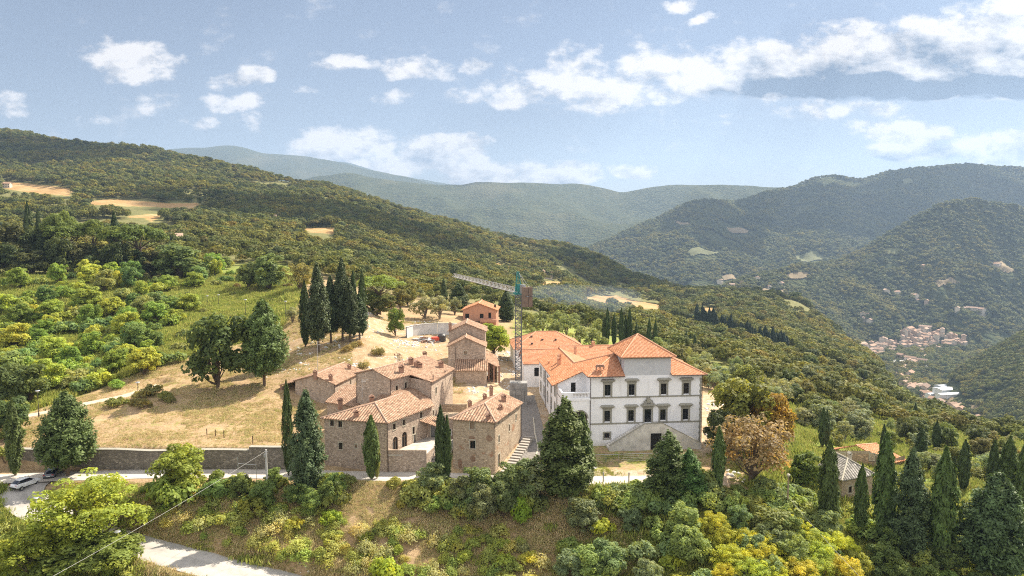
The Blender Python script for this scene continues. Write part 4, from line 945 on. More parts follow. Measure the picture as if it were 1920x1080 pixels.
# annexes behind
def annex(name, label, C0, uu, ww, ze, zr, tf, tb, ops, mats, along='w', base=2.5):
    a = House(name, label, 'annexe', (*[V((uu[0]+uu[1])/2, (ww[0]+ww[1])/2)[i] for i in (0,1)], base))
    q = [V(uu[0],ww[0]), V(uu[1],ww[0]), V(uu[1],ww[1]), V(uu[0],ww[1])]
    if along == 'u': q = [q[3], q[0], q[1], q[2]]
    a.quad(q, base-1.5, ze, ops, ((.5, zr) if tf == 0 else None, (.5, zr) if tb == 0 else None))
    a.quadroof(q, ze, zr, tf, tb, .5, .35, .13)
    a.finish(mats, [M['tile_pale'], M['ridge_new']]); return a
a1 = annex('annexe', 'orange roofed white annexe directly behind the west wing of the villa', 0, (.5, 13.5), (WL+1.0, WL+10), 11.0, 13.2, 0, 0, ((), (), (), ()), M['plaster'], 'u', 2.5)
a2 = annex('annexe', 'low white annexe with plain orange roof beside the crane', 0, (-8.5, .2), (35, 44), 9.6, 12.0, 0, 0, ((), [(3, 6.4, 1.1, 2.0, 'void')], (), ()), M['plaster'], 'u', 2.8)
a3 = annex('annexe', 'long orange roofed annexe with skylights, furthest behind the villa', 0, (-9, 9), (50, 64), 10.6, 13.8, .35, .35, ((), (), (), ()), M['plaster'], 'u', 3.5)
for u, w, zz in ((-4.5, 51.5, 11.5), (-1.5, 53.2, 12.2), (-4.2, 54.6, 12.9), (2.0, 53.0, 12.2)):
    p = V(u, w); a3.chimney(p.x, p.y, zz-.2, .35, .45, 'metal_dark', False)
p = V(3.5, 33.5); a1.chimney(p.x, p.y, 12.3, .7, .5, 'ridge_new')
p = V(8.5, 36.6); a1.chimney(p.x, p.y, 13.1, .6, .6, 'ridge_new')
# ------------------------------------------------------------------ stone houses of the hamlet
ST, OLD = M['stone'], [M['tile_old'], M['ridge_old']]
# front-left farmhouse with hipped roof and arches
PA = [(-32.3,115.3), (-21.0,112.4), (-14.8,123.8), (-26.1,126.7)]
hA = House('stone_farmhouse', 'stone farmhouse with hipped terracotta roof, two arches and a raised terrace at the roadside', 'farmhouse', (-24, 118, 0))
LA = (v2(PA[1]) - v2(PA[0])).length; LR = (v2(PA[2]) - v2(PA[1])).length
hA.quad(PA, -.8, 8.6, (
    [(1.45, 7.2, .72, 1.0, 'surround'), (3.0, 7.1, .72, 1.05, 'surround'), (3.0, 3.2, .75, 1.2, 'surround'), (5.9, 3.7, .45, .6, 'brown')],
    [(2.0, 6.8, .75, 1.05, 'surround'), (4.7, 6.85, .75, 1.05, 'surround'), (9.7, 6.95, .75, 1.1, 'surround'), (2.2, 3.0, 1.45, 2.5, 'arch'), (4.75, 3.0, 1.5, 2.7, 'arch'), (7.4, 4.6, .7, 1.3, 'surround'), (7.7, 3.0, .7, 1.4, 'door')], (), ()))
r_ = hA.quadroof(PA, 8.6, 10.3, .40, 0, .45, .1, .16)
# roof carried on to meet the taller house behind
hA.plane([r_[2], (-17.2, 131.5, 10.0), (-18.5, 131.2, 10.4), r_[5]], .15); hA.plane([(-23.8, 129.0, 10.4), r_[3], r_[5], (-18.5, 131.2, 10.4)], .15)
hA.finish({'wall': ST}, OLD)
for px, py, hh in ((697,753,.7), (668,780,.5)): hA.chim(px, py, hh, .75)
c = atz(720.5, 800, 8.2); hA.pipe(-20.9, 112.25, 0, 8.4)
mb = MB()                                                  # terrace
TZ_ = 3.0; t0 = Vector((-20.9,112.3,0)); d1 = Vector((.995,.05,0)); tq = [(-20.85,112.55), (-12.0,112.4), (-9.9,124.0), (-14.9,123.7)]
terr = House('terrace_tmp', '', '', (0,0,0)); bpy.data.objects.remove(terr.root); terr.root = hA.root
terr.wall(tq[0], (-14.4,112.45), -.5, TZ_+.75, (), 'terrace_wall'); terr.wall((-14.4,112.45), (-12.4,121.5), -.5, TZ_+.1, (), 'terrace_wall'); terr.wall((-14.7,112.75), (-20.7,112.85), TZ_, TZ_+.75, (), 'terrace_wall')
terr.wall((-14.4,112.45), (-14.7,112.75), TZ_, TZ_+.75, (), 'terrace_wall')
terr.w['terrace_wall'].face([(-20.9,112.5,TZ_+.75), (-14.4,112.4,TZ_+.75), (-14.7,112.8,TZ_+.75), (-20.8,112.9,TZ_+.75)])
terr.w['terrace_wall'].build('terrace_wall', M['stone'], hA.root)
fl = MB(); fl.prism([(-20.9,112.52),(-14.42,112.5),(-12.42,121.5),(-9.0,127.5),(-15.3,127.5),(-17.2,119.5)], TZ_-.3, TZ_); fl.build('terrace_floor', M['paving'], hA.root)
sp = MB(); NS = 12
for i in range(NS):
    f0 = i / NS; y0 = 112.6 + 8.4*f0; x0 = -14.3 + 1.85*f0
    sp.prism([(x0, y0), (x0+2.6, y0-.1), (x0+2.75, y0+.75), (x0+.15, y0+.75)], -.6, .12 + 2.85*(i+1)/NS)
sp.build('outside_stair', M['step'], hA.root)
rl = MB()
for i in range(9):
    f0 = i/8; x0 = -14.3+1.85*f0; y0 = 112.7+8.4*f0; z0 = .25+2.85*f0; rl.tube((x0, y0, z0), (x0, y0, z0+1.0), .025, n=4)
for dz in (.5, 1.0): rl.tube((-14.3,112.7,.25+dz), (-12.45,121.1,3.1+dz), .025, n=4)
rl.build('handrail', M['galv'], hA.root)
# porch between the two houses
pr = House('porch_tmp', '', '', (0,0,0)); bpy.data.objects.remove(pr.root); pr.root = hA.root
p0 = [tuple(atz(785,788,6.7)), tuple(atz(821,800,5.3)), tuple(atz(840,789,5.3)), tuple(atz(806,778,6.8))]
rf = MB(); rf.slab(p0, .16); rf.tube(Vector(p0[1])-Vector((0,0,.2)), Vector(p0[2])-Vector((0,0,.2)), .09, m=1); rf.build('porch_roof', OLD, hA.root)
pr.wall((-15.4,122.6), (-9.4,122.3), 2.0, 6.2, [(1.0, 3.0, .9, 2.1, 'door'), (3.3, 3.3, 2.2, 1.3, 'white')], 'porch_wall'); pr.w['porch_wall'].build('porch_wall', ST, hA.root)
pw = House('pw_tmp', '', '', (0,0,0)); bpy.data.objects.remove(pw.root); pw.root = hA.root
pw.wall((-14.5,133.2), (-9.0,133.6), 3.6, 6.3, (), 'yard_wall'); pw.wall((-9.0,133.6), (-8.9,134.1), 3.6, 6.3, (), 'yard_wall'); pw.w['yard_wall'].face([(-14.5,133.2,6.3),(-9.0,133.6,6.3),(-8.9,134.1,6.3),(-14.5,133.7,6.3)]); pw.wall((-8.9,134.1),(-14.5,133.7),3.6,6.3,(),'yard_wall')
pw.w['yard_wall'].build('yard_wall', M['stone_warm'], hA.root)
sl = MB(); sl.prism([(-15.6,127.6),(-10.6,127.6),(-10.4,131.4),(-15.4,131.4)], 2.5, 5.2); sl.build('yard_store', M['stone_warm'], hA.root)
# taller house behind
hC = House('stone_farmhouse', 'tall stone farmhouse with many chimneys, rising behind the hip roofed farmhouse', 'farmhouse', (-22, 134, 3))
E1, RF, E2, IN, RB, XF, XB, BL = (-30.4,131.6,12.9), (-26.4,129.3,14.15), (-22.9,126.6,12.9), (-19.9,130.7,12.9), (-18.4,143.5,14.15), (-15.3,126.9,12.35), (-12.3,139.5,12.3), (-22.5,145.9,12.9)
hC.wall(E1, E2, 2, 12.9, (), top=[(4.9, 14.1)]); hC.wall(E2, IN, 5, 12.9, [(1.7, 10.15, .65, 1.15, 'surround'), (4.1, 10.35, .62, 1.15, 'surround')])
hC.wall(IN, XF, 5, 12.3); hC.wall(XF, XB, 3, 12.2, [(2.9, 9.3, .72, 1.25, 'surround'), (4.4, 5.4, .6, 1.0, 'surround'), (1.3, 5.4, .7, 1.1, 'surround')]); hC.wall(XB, BL, 3, 12.2); hC.wall(BL, E1, 2, 12.9)
off = lambda p, dx, dy, dz=.1: (p[0]+dx, p[1]+dy, p[2]+dz)
hC.plane([off(RF,-.2,-.3), off(E2,.2,-.45,.0), off(IN,.25,-.3,.02), off(RB,.1,.3)])
hC.plane([off(IN,.25,-.3,.02), off(XF,.3,-.45,.0), off(XB,.5,.2,.0), off(RB,.1,.3)])
hC.plane([off(E1,-.35,.0,.0), off(RF,-.2,-.3), off(RB,.1,.3), off(BL,-.3,.3,.0)])
hC.ridge(off(RF,-.2,-.3,.14), off(RB,.1,.3,.14), .15); hC.ridge(off(E1,-.35,0,.05), off(RF,-.2,-.3,.14), .12)
hC.finish({'wall': ST}, OLD)
for px, py, hh in ((752.5,698,.9), (770.5,682,.8), (781,687,.6), (787,690,.6), (796.5,669,.8), (827,690,.9)): hC.chim(px, py, hh, .85)
hC.pipe(E2[0]+.05, E2[1]-.12, 8.5, 12.9); hC.pipe(XF[0]+.05, XF[1]-.12, 5, 12.2); hC.pipe(-30.45, 131.45, 6, 12.8)
# left house with the open lean-to
hD = House('stone_barn', 'long low stone barn with gable roof and open lean-to at its left end', 'barn', (-42, 145, 4))
G1, G2 = (-46.2, 143.4), (-36.9, 139.8); dD = Vector((.20,.98,0))
G3 = (G2[0]+dD.x*14, G2[1]+dD.y*14); G4 = (G1[0]+dD.x*14, G1[1]+dD.y*14)
LG = (v2(G2)-v2(G1)).length
hD.quad([G1, G2, G3, G4], 2, 9.0, ((), [(7.8, 7.2, .6, .95, 'surround'), (1.2, 4.5, .8, 1.3, 'surround')], (), ()), ((.5, 10.5), (.5, 10.5)))
hD.quadroof([G1, G2, G3, G4], 9.0, 10.5, 0, 0, .4, .3, .14)
# lean-to roof and posts
l0, l1 = v2(G1) + Vector((-.3,-.2,0)), v2(G4) + Vector((-.3,.2,0))
hD.plane([(l0.x,l0.y,8.75), (l0.x-3.6,l0.y+1.4,7.75), (l1.x-3.6,l1.y+1.4,7.75), (l1.x,l1.y,8.75)])
hD.finish({'wall': ST}, OLD)
po = MB()
for k in (0, .5, 1): q = v2(G1).lerp(v2(G4), k) + Vector((-3.5,1.3,0)); po.box((q.x,q.y,5.3), (.3,.3,4.8), .2)
po.build('post', M['chimney_brick'], hD.root)
for px, py, hh in ((591,704,.6), (620,713,.8), (655,692,.6)): hD.chim(px, py, hh, .7)
hD.pipe(G2[0]+.05, G2[1]-.12, 4, 8.9)
# sunlit low roof between barn and tall house
hE = House('stone_outbuilding', 'low stone outbuilding with pale sunlit tile roof between the barn and the tall farmhouse', 'outbuilding', (-33, 137, 3))
q = [(-37.0,134.2), (-30.2,130.2), (-28.0,137.6), (-34.8,141.4)]
hE.quad(q, 2, 6.6); hE.plane([(-37.3,133.8,6.75), (-29.9,129.7,6.75), (-28.2,137.2,8.6), (-35.2,141.0,8.6)]); hE.plane([(-35.2,141.0,8.6),(-28.2,137.2,8.6),(-27.5,140.0,8.0),(-34.4,143.8,8.0)])
hE.finish({'wall': ST}, OLD)
hE.chim(638, 760, .9, .8, 7)
# right house with the long flight of steps
PB = [(-10.0,113.5), (-2.96,111.5), (1.6,124.6), (-5.4,126.6)]
hB = House('stone_farmhouse', 'narrow tall stone farmhouse with hipped roof and brick patches, beside the long steps', 'farmhouse', (-4, 119, 0))
LB = (v2(PB[2]) - v2(PB[1])).length
hB.quad(PB, -.8, 9.0, (
    [(3.45, 7.3, .85, 1.3, 'brown'), (3.5, 4.0, .95, 1.4, 'surround')],
    [(2.2, 8.0, .7, .85, 'shut'), (7.3, 8.0, .7, .85, 'shut'), (7.6, 5.2, .6, 1.2, 'surround'), (11.2, 6.2, .6, 1.1, 'surround'), (2.3, 4.7, .6, 1.2, 'surround'), (2.3, .4, .95, 2.3, 'door')], (), ()), (None, (.5, 10.35)))
hB.quadroof(PB, 9.0, 10.45, .38, 0, .45, .2, .16)
hB.finish({'wall': M['stone_warm']}, OLD)
for (u, z, w_, h_) in ((3.4, 5.75, 1.2, 1.1), (6.5, 6.0, 1.2, 1.1), (3.5, 2.2, 1.1, 1.1), (1.2, 1.2, .8, 1.6)):
    a, b = v2(PB[0]), v2(PB[1]); d = (b-a).normalized(); n = Vector((d.y,-d.x,0)); rr = random.Random(int(u*10+z*100))
    pts = [(u + w_/2*math.cos(t)*rr.uniform(.75,1.15), z + h_/2*math.sin(t)*rr.uniform(.75,1.15)) for t in [k*math.pi/5 for k in range(10)]]
    bp = MB(); bp.face([tuple(a + d*q_[0] + n*.012 + Vector((0,0,q_[1]))) for q_ in pts], pts)
    bp.build('brick_patch', M['brick_patch'], hB.root)
for px, py, hh, w_ in ((909,748,.5,.6), (921,738,1.0,.55), (944.5,752,.7,.7), (938.5,767,.3,.6), (915.5,785,.35,.7), (881,762,.6,.6)): hB.chim(px, py, hh, w_)
hB.pipe(-2.85, 111.3, 0, 8.8); hB.pipe(1.7, 124.5, 2.4, 8.8)
sp = MB(); NS = 14                                         # flight of steps along its right side
for i in range(NS):
    f0 = i/NS; x0 = -1.9 + 4.4*f0; y0 = 112.2 + 12.8*f0; z0 = gz(x0+.8, y0)
    sp.prism([(x0, y0), (x0+1.7, y0-.55), (x0+1.9, y0+.15), (x0+.2, y0+.7)], -.5, max(z0, .1 + 2.5*f0) + .14)
st_ = sp.build('stone_steps', M['step']); tag(st_, 'long flight of separate stone steps climbing along the narrow farmhouse', 'steps')
kb = MB()
for a, b in zip([atz(1000,785,2.7), atz(1003,815,2.0), atz(1009,842,1.2), atz(1004,862,.6), atz(988,880,.2)][:-1], [atz(1003,815,2.0), atz(1009,842,1.2), atz(1004,862,.6), atz(988,880,.2)]):
    d = (b-a).normalized(); n = Vector((d.y,-d.x,0))*.12; kb.face([a+n+Vector((0,0,.3)), b+n+Vector((0,0,.3)), b-n+Vector((0,0,.3)), a-n+Vector((0,0,.3))]); kb.face([a-n-Vector((0,0,.4)), b-n-Vector((0,0,.4)), b-n+Vector((0,0,.3)), a-n+Vector((0,0,.3))]); kb.face([a+n-Vector((0,0,.4)), b+n-Vector((0,0,.4)), b+n+Vector((0,0,.3)), a+n+Vector((0,0,.3))])
tag(kb.build('kerb', M['cut_stone']), 'low curved stone kerb edging the weedy plot between steps and villa', 'kerb')
# three-tiered house by the yard
hF = House('stone_house', 'slim three tiered stone house with stepped terracotta roofs behind the yard', 'house', (-9, 163, 5.5))
def gab(px0, px1, Y, z0, ze, zr, depth, ops=(), skew=-.02):
    a = at(px0, 600, Y); b = at(px1, 600, Y); d = Vector((skew, 1, 0)).normalized()*depth
    q = [(a.x,a.y), (b.x,b.y), (b.x+d.x,b.y+d.y), (a.x+d.x,a.y+d.y)]
    hF.quad(q, z0, ze, (ops, (), (), ()), ((.47, zr), (.47, zr))); hF.quadroof(q, ze, zr, 0, 0, .4, .35, .15, (.47, .47))
gab(842, 910, 168, 5, 16.1, 18.0, 8.5, [(4.3, 14.6, .7, .8, 'brown')]); gab(840, 909.5, 161, 4, 13.4, 15.5, 6.9, [(4.1, 11.4, .75, .8, 'brown')])
a, b = at(853.5, 600, 157), at(911.5, 600, 157); hF.wall((a.x,a.y), (b.x,b.y), 4, 8.5); hF.wall((b.x,b.y), (b.x,161), 4, 8.5, top=[(4, 10.1)]); hF.wall((a.x,161), (a.x,a.y), 4, 8.5, top=[(0, 10.1)])
hF.plane([(a.x-.25,156.6,8.45), (b.x+.35,156.6,8.45), (b.x+.35,160.98,10.3), (a.x-.25,160.98,10.3)])
hF.finish({'wall': ST}, OLD); p = atz(844, 612, 17.2); hF.chimney(p.x, p.y, 16.9, .7, .6)
hF.pipe(at(854,600,160.8).x, 160.8, 9.5, 13.2)
# open shed to its right
hG = House('open_shed', 'small open shed with brick piers and tile roof to the right of the tiered house', 'shed', (-3.5, 160, 5))
c4 = [at(912,600,161.5), at(937,600,158.5), at(931,600,170), at(908,600,173)]
hG.plane([(c4[0].x,c4[0].y,9.7), (c4[1].x,c4[1].y,8.7), (c4[2].x,c4[2].y,9.6), (c4[3].x,c4[3].y,10.6)])
hG.wall((c4[0].x+.2,c4[0].y+3), (c4[1].x-.6,c4[1].y+3), 4.5, 8.9, [(2.3, 5.3, 1.6, 2.3, 'void')]); hG.finish({'wall': M['stone_warm']}, OLD)
for f0 in (.15, .55, .95):
    q = c4[0].lerp(c4[1], f0); m_b = MB(); m_b.box((q.x, q.y+.3, 7.0), (.4,.4,4.2), .3); m_b.build('pier', M['chimney_brick'], hG.root)
# unfinished brick house on the slope
hH = House('brick_house', 'unfinished pink brick house with black window holes on the slope behind', 'house', (-10, 229, 11))
a, b = at(868,600,225), at(930,600,225); q = [(a.x,a.y), (b.x,b.y), (b.x+.6,b.y+11), (a.x+.6,a.y+11)]
LH = b.x - a.x
hH.quad(q, 7, 15.1, ([(1.4,12.3,1.25,1.45,'void'), (6.2,12.3,1.25,1.45,'void'), (8.9,12.3,.9,1.8,'void'), (8.9,8.2,1.2,1.9,'void')], (), (), ()), ((.48,17.2),(.48,17.2)))
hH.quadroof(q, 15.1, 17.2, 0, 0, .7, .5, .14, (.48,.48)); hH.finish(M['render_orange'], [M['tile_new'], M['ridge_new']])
bl = MB(); bl.prism([(b.x-5.2,223.6),(b.x+.2,223.6),(b.x+.2,224.98),(b.x-5.2,224.98)], 11.0, 12.0); bl.build('balcony', M['render_orange'], hH.root)
bs = MB(); bs.prism([(a.x-.3,222.8),(b.x-5.5,222.8),(b.x-5.5,224.9),(a.x-.3,224.9)], 10.6, 11.3); bs.build('scaffold_deck', M['wood'], hH.root)
p = atz(927, 578, 16); hH.chimney(p.x, 229, 15.6, .7, .5, 'dark', False)
# houses below on the right
hI = House('cottage', 'old stone cottage with grey slab roof among the cypresses on the right', 'cottage', (66, 128, -6.5))
c1, c2, c3, c4 = atz(1579,896,-2.2), atz(1637,886,-2.2), atz(1620,872,-2.2), atz(1560,880,-2.2)
q = [(c1.x,c1.y), (c2.x,c2.y), (c2.x-1.2,c2.y+6.5), (c1.x-1.2,c1.y+6.5)]
hI.quad(q, -9, -2.4, ([(2.0,-5.2,.8,1.2,'surround')], [(1.7,-5.4,.8,1.2,'surround')], (), ())); hI.quadroof(q, -2.3, -.2, .42, .0, .45, .2, .15)
hI.finish({'wall': M['stone_warm']}, [M['tile_grey'], M['cut_stone']]); p = atz(1593, 856, -.4); hI.chimney(p.x, p.y, -.9, .8, .6, 'cut_stone')
hJ = House('house', 'house with a bright orange roof partly hidden by cypresses on the right', 'house', (78, 138, -8))
r1, r2 = at(1605,834,142), at(1643,831,147); e1, e2 = at(1667,870,138), at(1701,862,143); w1, w2 = at(1548,845,138.5), at(1560,840,146)
for P3 in ((r1,e1,e2,r2), (w1,r1,r2,w2)): hJ.plane([tuple(x) for x in P3], .2)
hJ.ridge(r1, r2, .15); zb = -11
hJ.wall((w1.x+.7,w1.y+.4), (e1.x-.7,e1.y+.4), zb, e1.z-.1, [(3, zb+4.2, 1, 1.4, 'surround'), (9, zb+4.2, 1, 1.4, 'surround')], top=[((v2(r1)-v2(w1)).length*.97, r1.z-.2), (0, w1.z-.1)]); hJ.wall((e1.x-.7,e1.y+.4), (e2.x-.7,e2.y-.3), zb, e1.z-.2, [(3, zb+2.5, 1, 1.4, 'surround')])
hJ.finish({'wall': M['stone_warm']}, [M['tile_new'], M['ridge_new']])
# ------------------------------------------------------------------ plants: templates
def unit(v): return v / (np.linalg.norm(v, axis=-1, keepdims=True) + 1e-9)
def cards(c, n, sx, sy, rng, up=0.0, fold=0.0):
    """one small leaf spray (a quad) at each point c, facing n; up leans its long axis to the vertical"""
    N = len(c); n = unit(n + rng.normal(0, .45, (N, 3)))
    a = rng.normal(0, 1, (N, 3)); a[:, 2] += up * 3; t = unit(a - n * (a * n).sum(1, keepdims=True)); b = np.cross(n, t)
    sx = (sx * rng.uniform(.65, 1.3, N))[:, None]; sy = (sy * rng.uniform(.65, 1.3, N))[:, None]
    j = rng.uniform(.55, 1.1, (N, 4, 1))
    q = np.stack([c - t*sy*j[:,0], c + b*sx*j[:,1], c + t*sy*j[:,2], c - b*sx*j[:,3]], 1)
    return q.reshape(-1, 3)
def crown_mesh(name, pts, nrm, var, wrm, sx, sy, rng, up, mat):
    co = cards(pts, nrm, sx, sy, rng, up); N = len(pts)
    f = np.arange(4 * N); v = np.repeat(np.clip(var + rng.uniform(-.22, .22, N), 0, 1), 4)
    return mesh_np(name, co, f, np.full(N, 4), [mat], attrs={'var': v, 'wrm': np.repeat(np.clip(wrm + rng.uniform(-.2, .2, N), 0, 1), 4)})
def sphere_pts(N, rng):
    return unit(rng.normal(0, 1, (N, 3)))
def clumps_crown(centers, radii, per, rng, flat=.8, shell=.35):
    P = []; Nn = []; V_ = []; Wm = []
    for c, r in zip(centers, radii):
        k = max(12, int(per * (r ** 2))); d = sphere_pts(k, rng); d[:, 2] = np.where(d[:, 2] < -.55, -d[:, 2], d[:, 2])
        rad = r * (1 - shell * rng.random(k) ** 2) * (1 + .22 * np.sin(d[:, 0]*5 + c[0]) * np.cos(d[:, 1]*4 + c[1]))
        p = c + d * rad[:, None] * np.array([1, 1, flat]); P.append(p); Nn.append(d + np.array([0, 0, .35])); V_.append(np.full(k, rng.uniform(.25, .75))); Wm.append(np.full(k, rng.random() ** 3))
    return np.concatenate(P), np.concatenate(Nn), np.concatenate(V_), np.concatenate(Wm)
def limb_mesh(name, paths, mat='bark'):
    mb = MB()
    for pts, r0, r1 in paths:
        n = len(pts) - 1
        for i in range(n): mb.tube(pts[i], pts[i+1], r0 + (r1-r0)*i/n, r0 + (r1-r0)*(i+1)/n, n=7, caps=(i == n-1))
    o = mb.build(name, M[mat]); me = o.data; bpy.data.objects.remove(o); return me
def wob(a, b, n, amp, rng):
    a = np.array(a, float); b = np.array(b, float)
    return [Vector(a + (b-a)*i/n + (rng.normal(0, amp, 3) if 0 < i < n else 0)) for i in range(n+1)]
T = {}                                    # kind -> list of (crown mesh, trunk mesh or None, height, width)
def t_cypress(seed, H=14., Wd_=3.0, N=4200, bare=.05):
    rng = np.random.default_rng(seed)
    h = rng.random(N) ** .85; th = rng.uniform(0, 2*math.pi, N)
    env = np.interp(h, [0, .08, .25, .48, .74, .9, 1], [.22, .56, .88, 1.0, .76, .38, .03])
    lobes = 1 + .15*np.sin(3*th + 5*h + seed) + .12*np.sin(7*th - 13*h + seed*2) + .10*np.sin(31*h + 2*th) + .12*rng.normal(0,1,N)*(rng.random(N) < .25)
    r = Wd_/2*env*lobes*(1 - .38*rng.random(N)**2)
    z = H*(bare + (1-bare)*h)
    p = np.stack([r*np.cos(th), r*np.sin(th), z], 1); n = np.stack([np.cos(th), np.sin(th), np.full(N, .45)], 1)
    var = .5 + .34*np.sin(3*th + 5*h + seed)*np.sin(19*h + seed) + .15*np.sin(47*h+5*th)
    cm = crown_mesh('crown', p, n, var, rng.random(N)**6*.5, .17, .42, rng, 1.0, M['needle'])
    tm = limb_mesh('trunk', [(wob((0,0,-1),(0,0,H*.5),3,.02,rng), .24, .10)])
    return cm, tm, H, Wd_
def t_conifer(seed, H=18., Wd_=8., N=15000, bare=.04, top=1.0, tip=2, dens=1.0):
    rng = np.random.default_rng(seed); P=[];Q=[];V_=[];Wm=[]; limbs=[]
    lev = 30
    for i in range(lev):
        h = bare + (1-bare)*(i+.5)/lev; env = Wd_/2*np.interp((h-bare)/(1-bare), [0,.12,.35,.7,.9,1], [.62,.94,1.0,.64,.30,.07])
        nb = max(5, int(13*(1-h*.5)))
        for k in range(nb):
            a = rng.uniform(0, 2*math.pi); L = env*rng.uniform(.72, 1.12); m = int(N*dens/(lev*nb*.9)*(.35+1.2*env/(Wd_/2)))
            s = rng.random(m)**.55; droop = -.12*L*s**2 + .10*L*s
            wd = (.42+.5*(1-s))*min(1.2, L*.5)
            x = s*L; y = rng.normal(0, 1, m)*wd*.62; z = h*H + droop + rng.normal(0, .36, m) + L*.16*s
            P.append(np.stack([x*math.cos(a)-y*math.sin(a), x*math.sin(a)+y*math.cos(a), z],1)); Q.append(np.stack([.5*math.cos(a)+0*x, .5*math.sin(a)+0*x, .8+0*x],1)); V_.append(np.full(m, rng.uniform(.2,.8))+.2*(s-.5)); Wm.append(np.full(m, rng.random()**5*.6))
    cm = crown_mesh('crown', np.concatenate(P), np.concatenate(Q), np.concatenate(V_), np.concatenate(Wm), .17, .34, rng, .1, M['needle'])
    tm = limb_mesh('trunk', [(wob((0,0,-1),(0,0,H*.92),6,.06,rng), .34, .06)])
    return cm, tm, H, Wd_
def t_broad(seed, H=10., Wd_=9., N=84, per=110, bare=.07, leaf=.25, flat=.85, mat='leaf', round_=1.0, bark='bark', size=1.0):
    rng = np.random.default_rng(seed); C=[]; Rr=[]; limbs=[]
    zc = H*(bare+1)/2; hz2 = H*(1-bare)/2
    for i in range(N):
        d = sphere_pts(1, rng)[0]; 
        if d[2] < -.8: d[2] *= -.6
        k = rng.uniform(.5, .95) if i > 10 else rng.uniform(.1,.4)
        lob = 1 + .16*math.sin(3*math.atan2(d[1], d[0]) + seed) 
        c = np.array([d[0]*Wd_/2*k*lob, d[1]*Wd_/2*k*lob, zc + d[2]*hz2*k]); C.append(c); Rr.append(rng.uniform(.075,.165)*min(Wd_, H*1.1)*size)
        if i % 4 == 0: limbs.append((wob((0,0,H*bare*.8), tuple(c*np.array([.85,.85,1])), 3, .15, rng), .11, .03))
    p, n, v, w = clumps_crown(C, Rr, per, rng, flat)
    p[:, 2] = np.maximum(p[:, 2], .15)
    cm = crown_mesh('crown', p, n, v, w, leaf, leaf*1.15, rng, 0, M[mat])
    tm = limb_mesh('trunk', [(wob((0,0,-1), (rng.normal(0,.2), rng.normal(0,.2), H*.55), 4, .10, rng), .30, .12)] + limbs, bark)
    return cm, tm, H, Wd_
def t_pine(seed, H=14., Wd_=11.):
    rng = np.random.default_rng(seed); C=[];Rr=[];limbs=[]
    for i in range(36):
        a = rng.uniform(0,2*math.pi); s = math.sqrt(rng.random()); c = np.array([s*Wd_*.42*math.cos(a), s*Wd_*.42*math.sin(a), H*(.90 - .20*s*s) + rng.normal(0,.25)]); C.append(c); Rr.append(rng.uniform(1.0,1.6))
        if i % 3 == 0: limbs.append((wob((0,0,H*.48), tuple(c-np.array([0,0,.5])), 3, .2, rng), .13, .04))
    p, n, v, w = clumps_crown(C, Rr, 95, rng, .62)
    cm = crown_mesh('crown', p, n, v, w*.5, .17, .30, rng, .4, M['leaf'])
    return cm, limb_mesh('trunk', [(wob((0,0,-1),(.3,.1,H*.6),4,.12,rng), .34, .16)] + limbs), H, Wd_
def t_shrub(seed, H=3.2, Wd_=5., N=22, per=120, leaf=.20, spiky=0.0):
    rng = np.random.default_rng(seed); C=[];Rr=[]
    for i in range(N):
        a = rng.uniform(0,2*math.pi); s = math.sqrt(rng.random()); c = np.array([s*Wd_*.38*math.cos(a), s*Wd_*.38*math.sin(a), H*(.28+.48*(1-s*s)*rng.uniform(.5,1.15))]); C.append(c); Rr.append(rng.uniform(.5,.95))
    p, n, v, w = clumps_crown(C, Rr, per, rng, .85); p[:, 2] = np.maximum(p[:, 2], -.1)
    if spiky:
        k = rng.random(len(p)) < .12; p[k, 2] += rng.random(k.sum()) * spiky
    limbs = [(wob((rng.normal(0,.3),rng.normal(0,.3),-.4), tuple(c), 2, .08, rng), .05, .015) for c in C[::3]]
    return crown_mesh('foliage', p, n, v, w, leaf, leaf*1.25, rng, .3, M['leaf']), limb_mesh('stems', limbs), H, Wd_
T['cypress'] = [t_cypress(s, 14, w) for s, w in ((1,2.8),(2,3.1),(3,2.6))]
T['conifer'] = [t_conifer(11), t_conifer(12, 18, 8.5), t_conifer(13, 18, 7.4)]
T['bare_conifer'] = [t_conifer(s, 17, 5.6, 11000, .17) for s in (14,15)]
T['cedar'] = [t_conifer(16, 14, 10, 19000, .15), t_conifer(17, 14, 9.5, 19000, .16)]
T['broad'] = [t_broad(21), t_broad(22, 10, 8.4), t_broad(23, 10, 9.6, 56)]
T['olive'] = [t_broad(s, 5, 5.4, 34, 190, .08, .14, .9, 'leaf', 1, 'bark_pale') for s in (31,32,33)]
T['pine'] = [t_pine(41), t_pine(42)]
T['shrub'] = [t_shrub(51), t_shrub(52), t_shrub(53, 3.0, 4.6)]
T['weed'] = [t_shrub(61, 1.6, 2.6, 12, 200, .11, .9), t_shrub(62, 1.5, 2.4, 10, 200, .11, .8)]
T['sparse'] = [t_broad(71, 9, 8, 80, 95, .14, .17, .9, 'leaf', 1, 'bark', .8), t_broad(72, 9, 8.5, 80, 95, .14, .17, .9, 'leaf', 1, 'bark', .8)]
T['robinia'] = [t_broad(81, 12, 12, 130, 85, .06, .18, .6, size=.72), t_broad(82, 11, 12, 120, 85, .05, .18, .6, size=.72)]
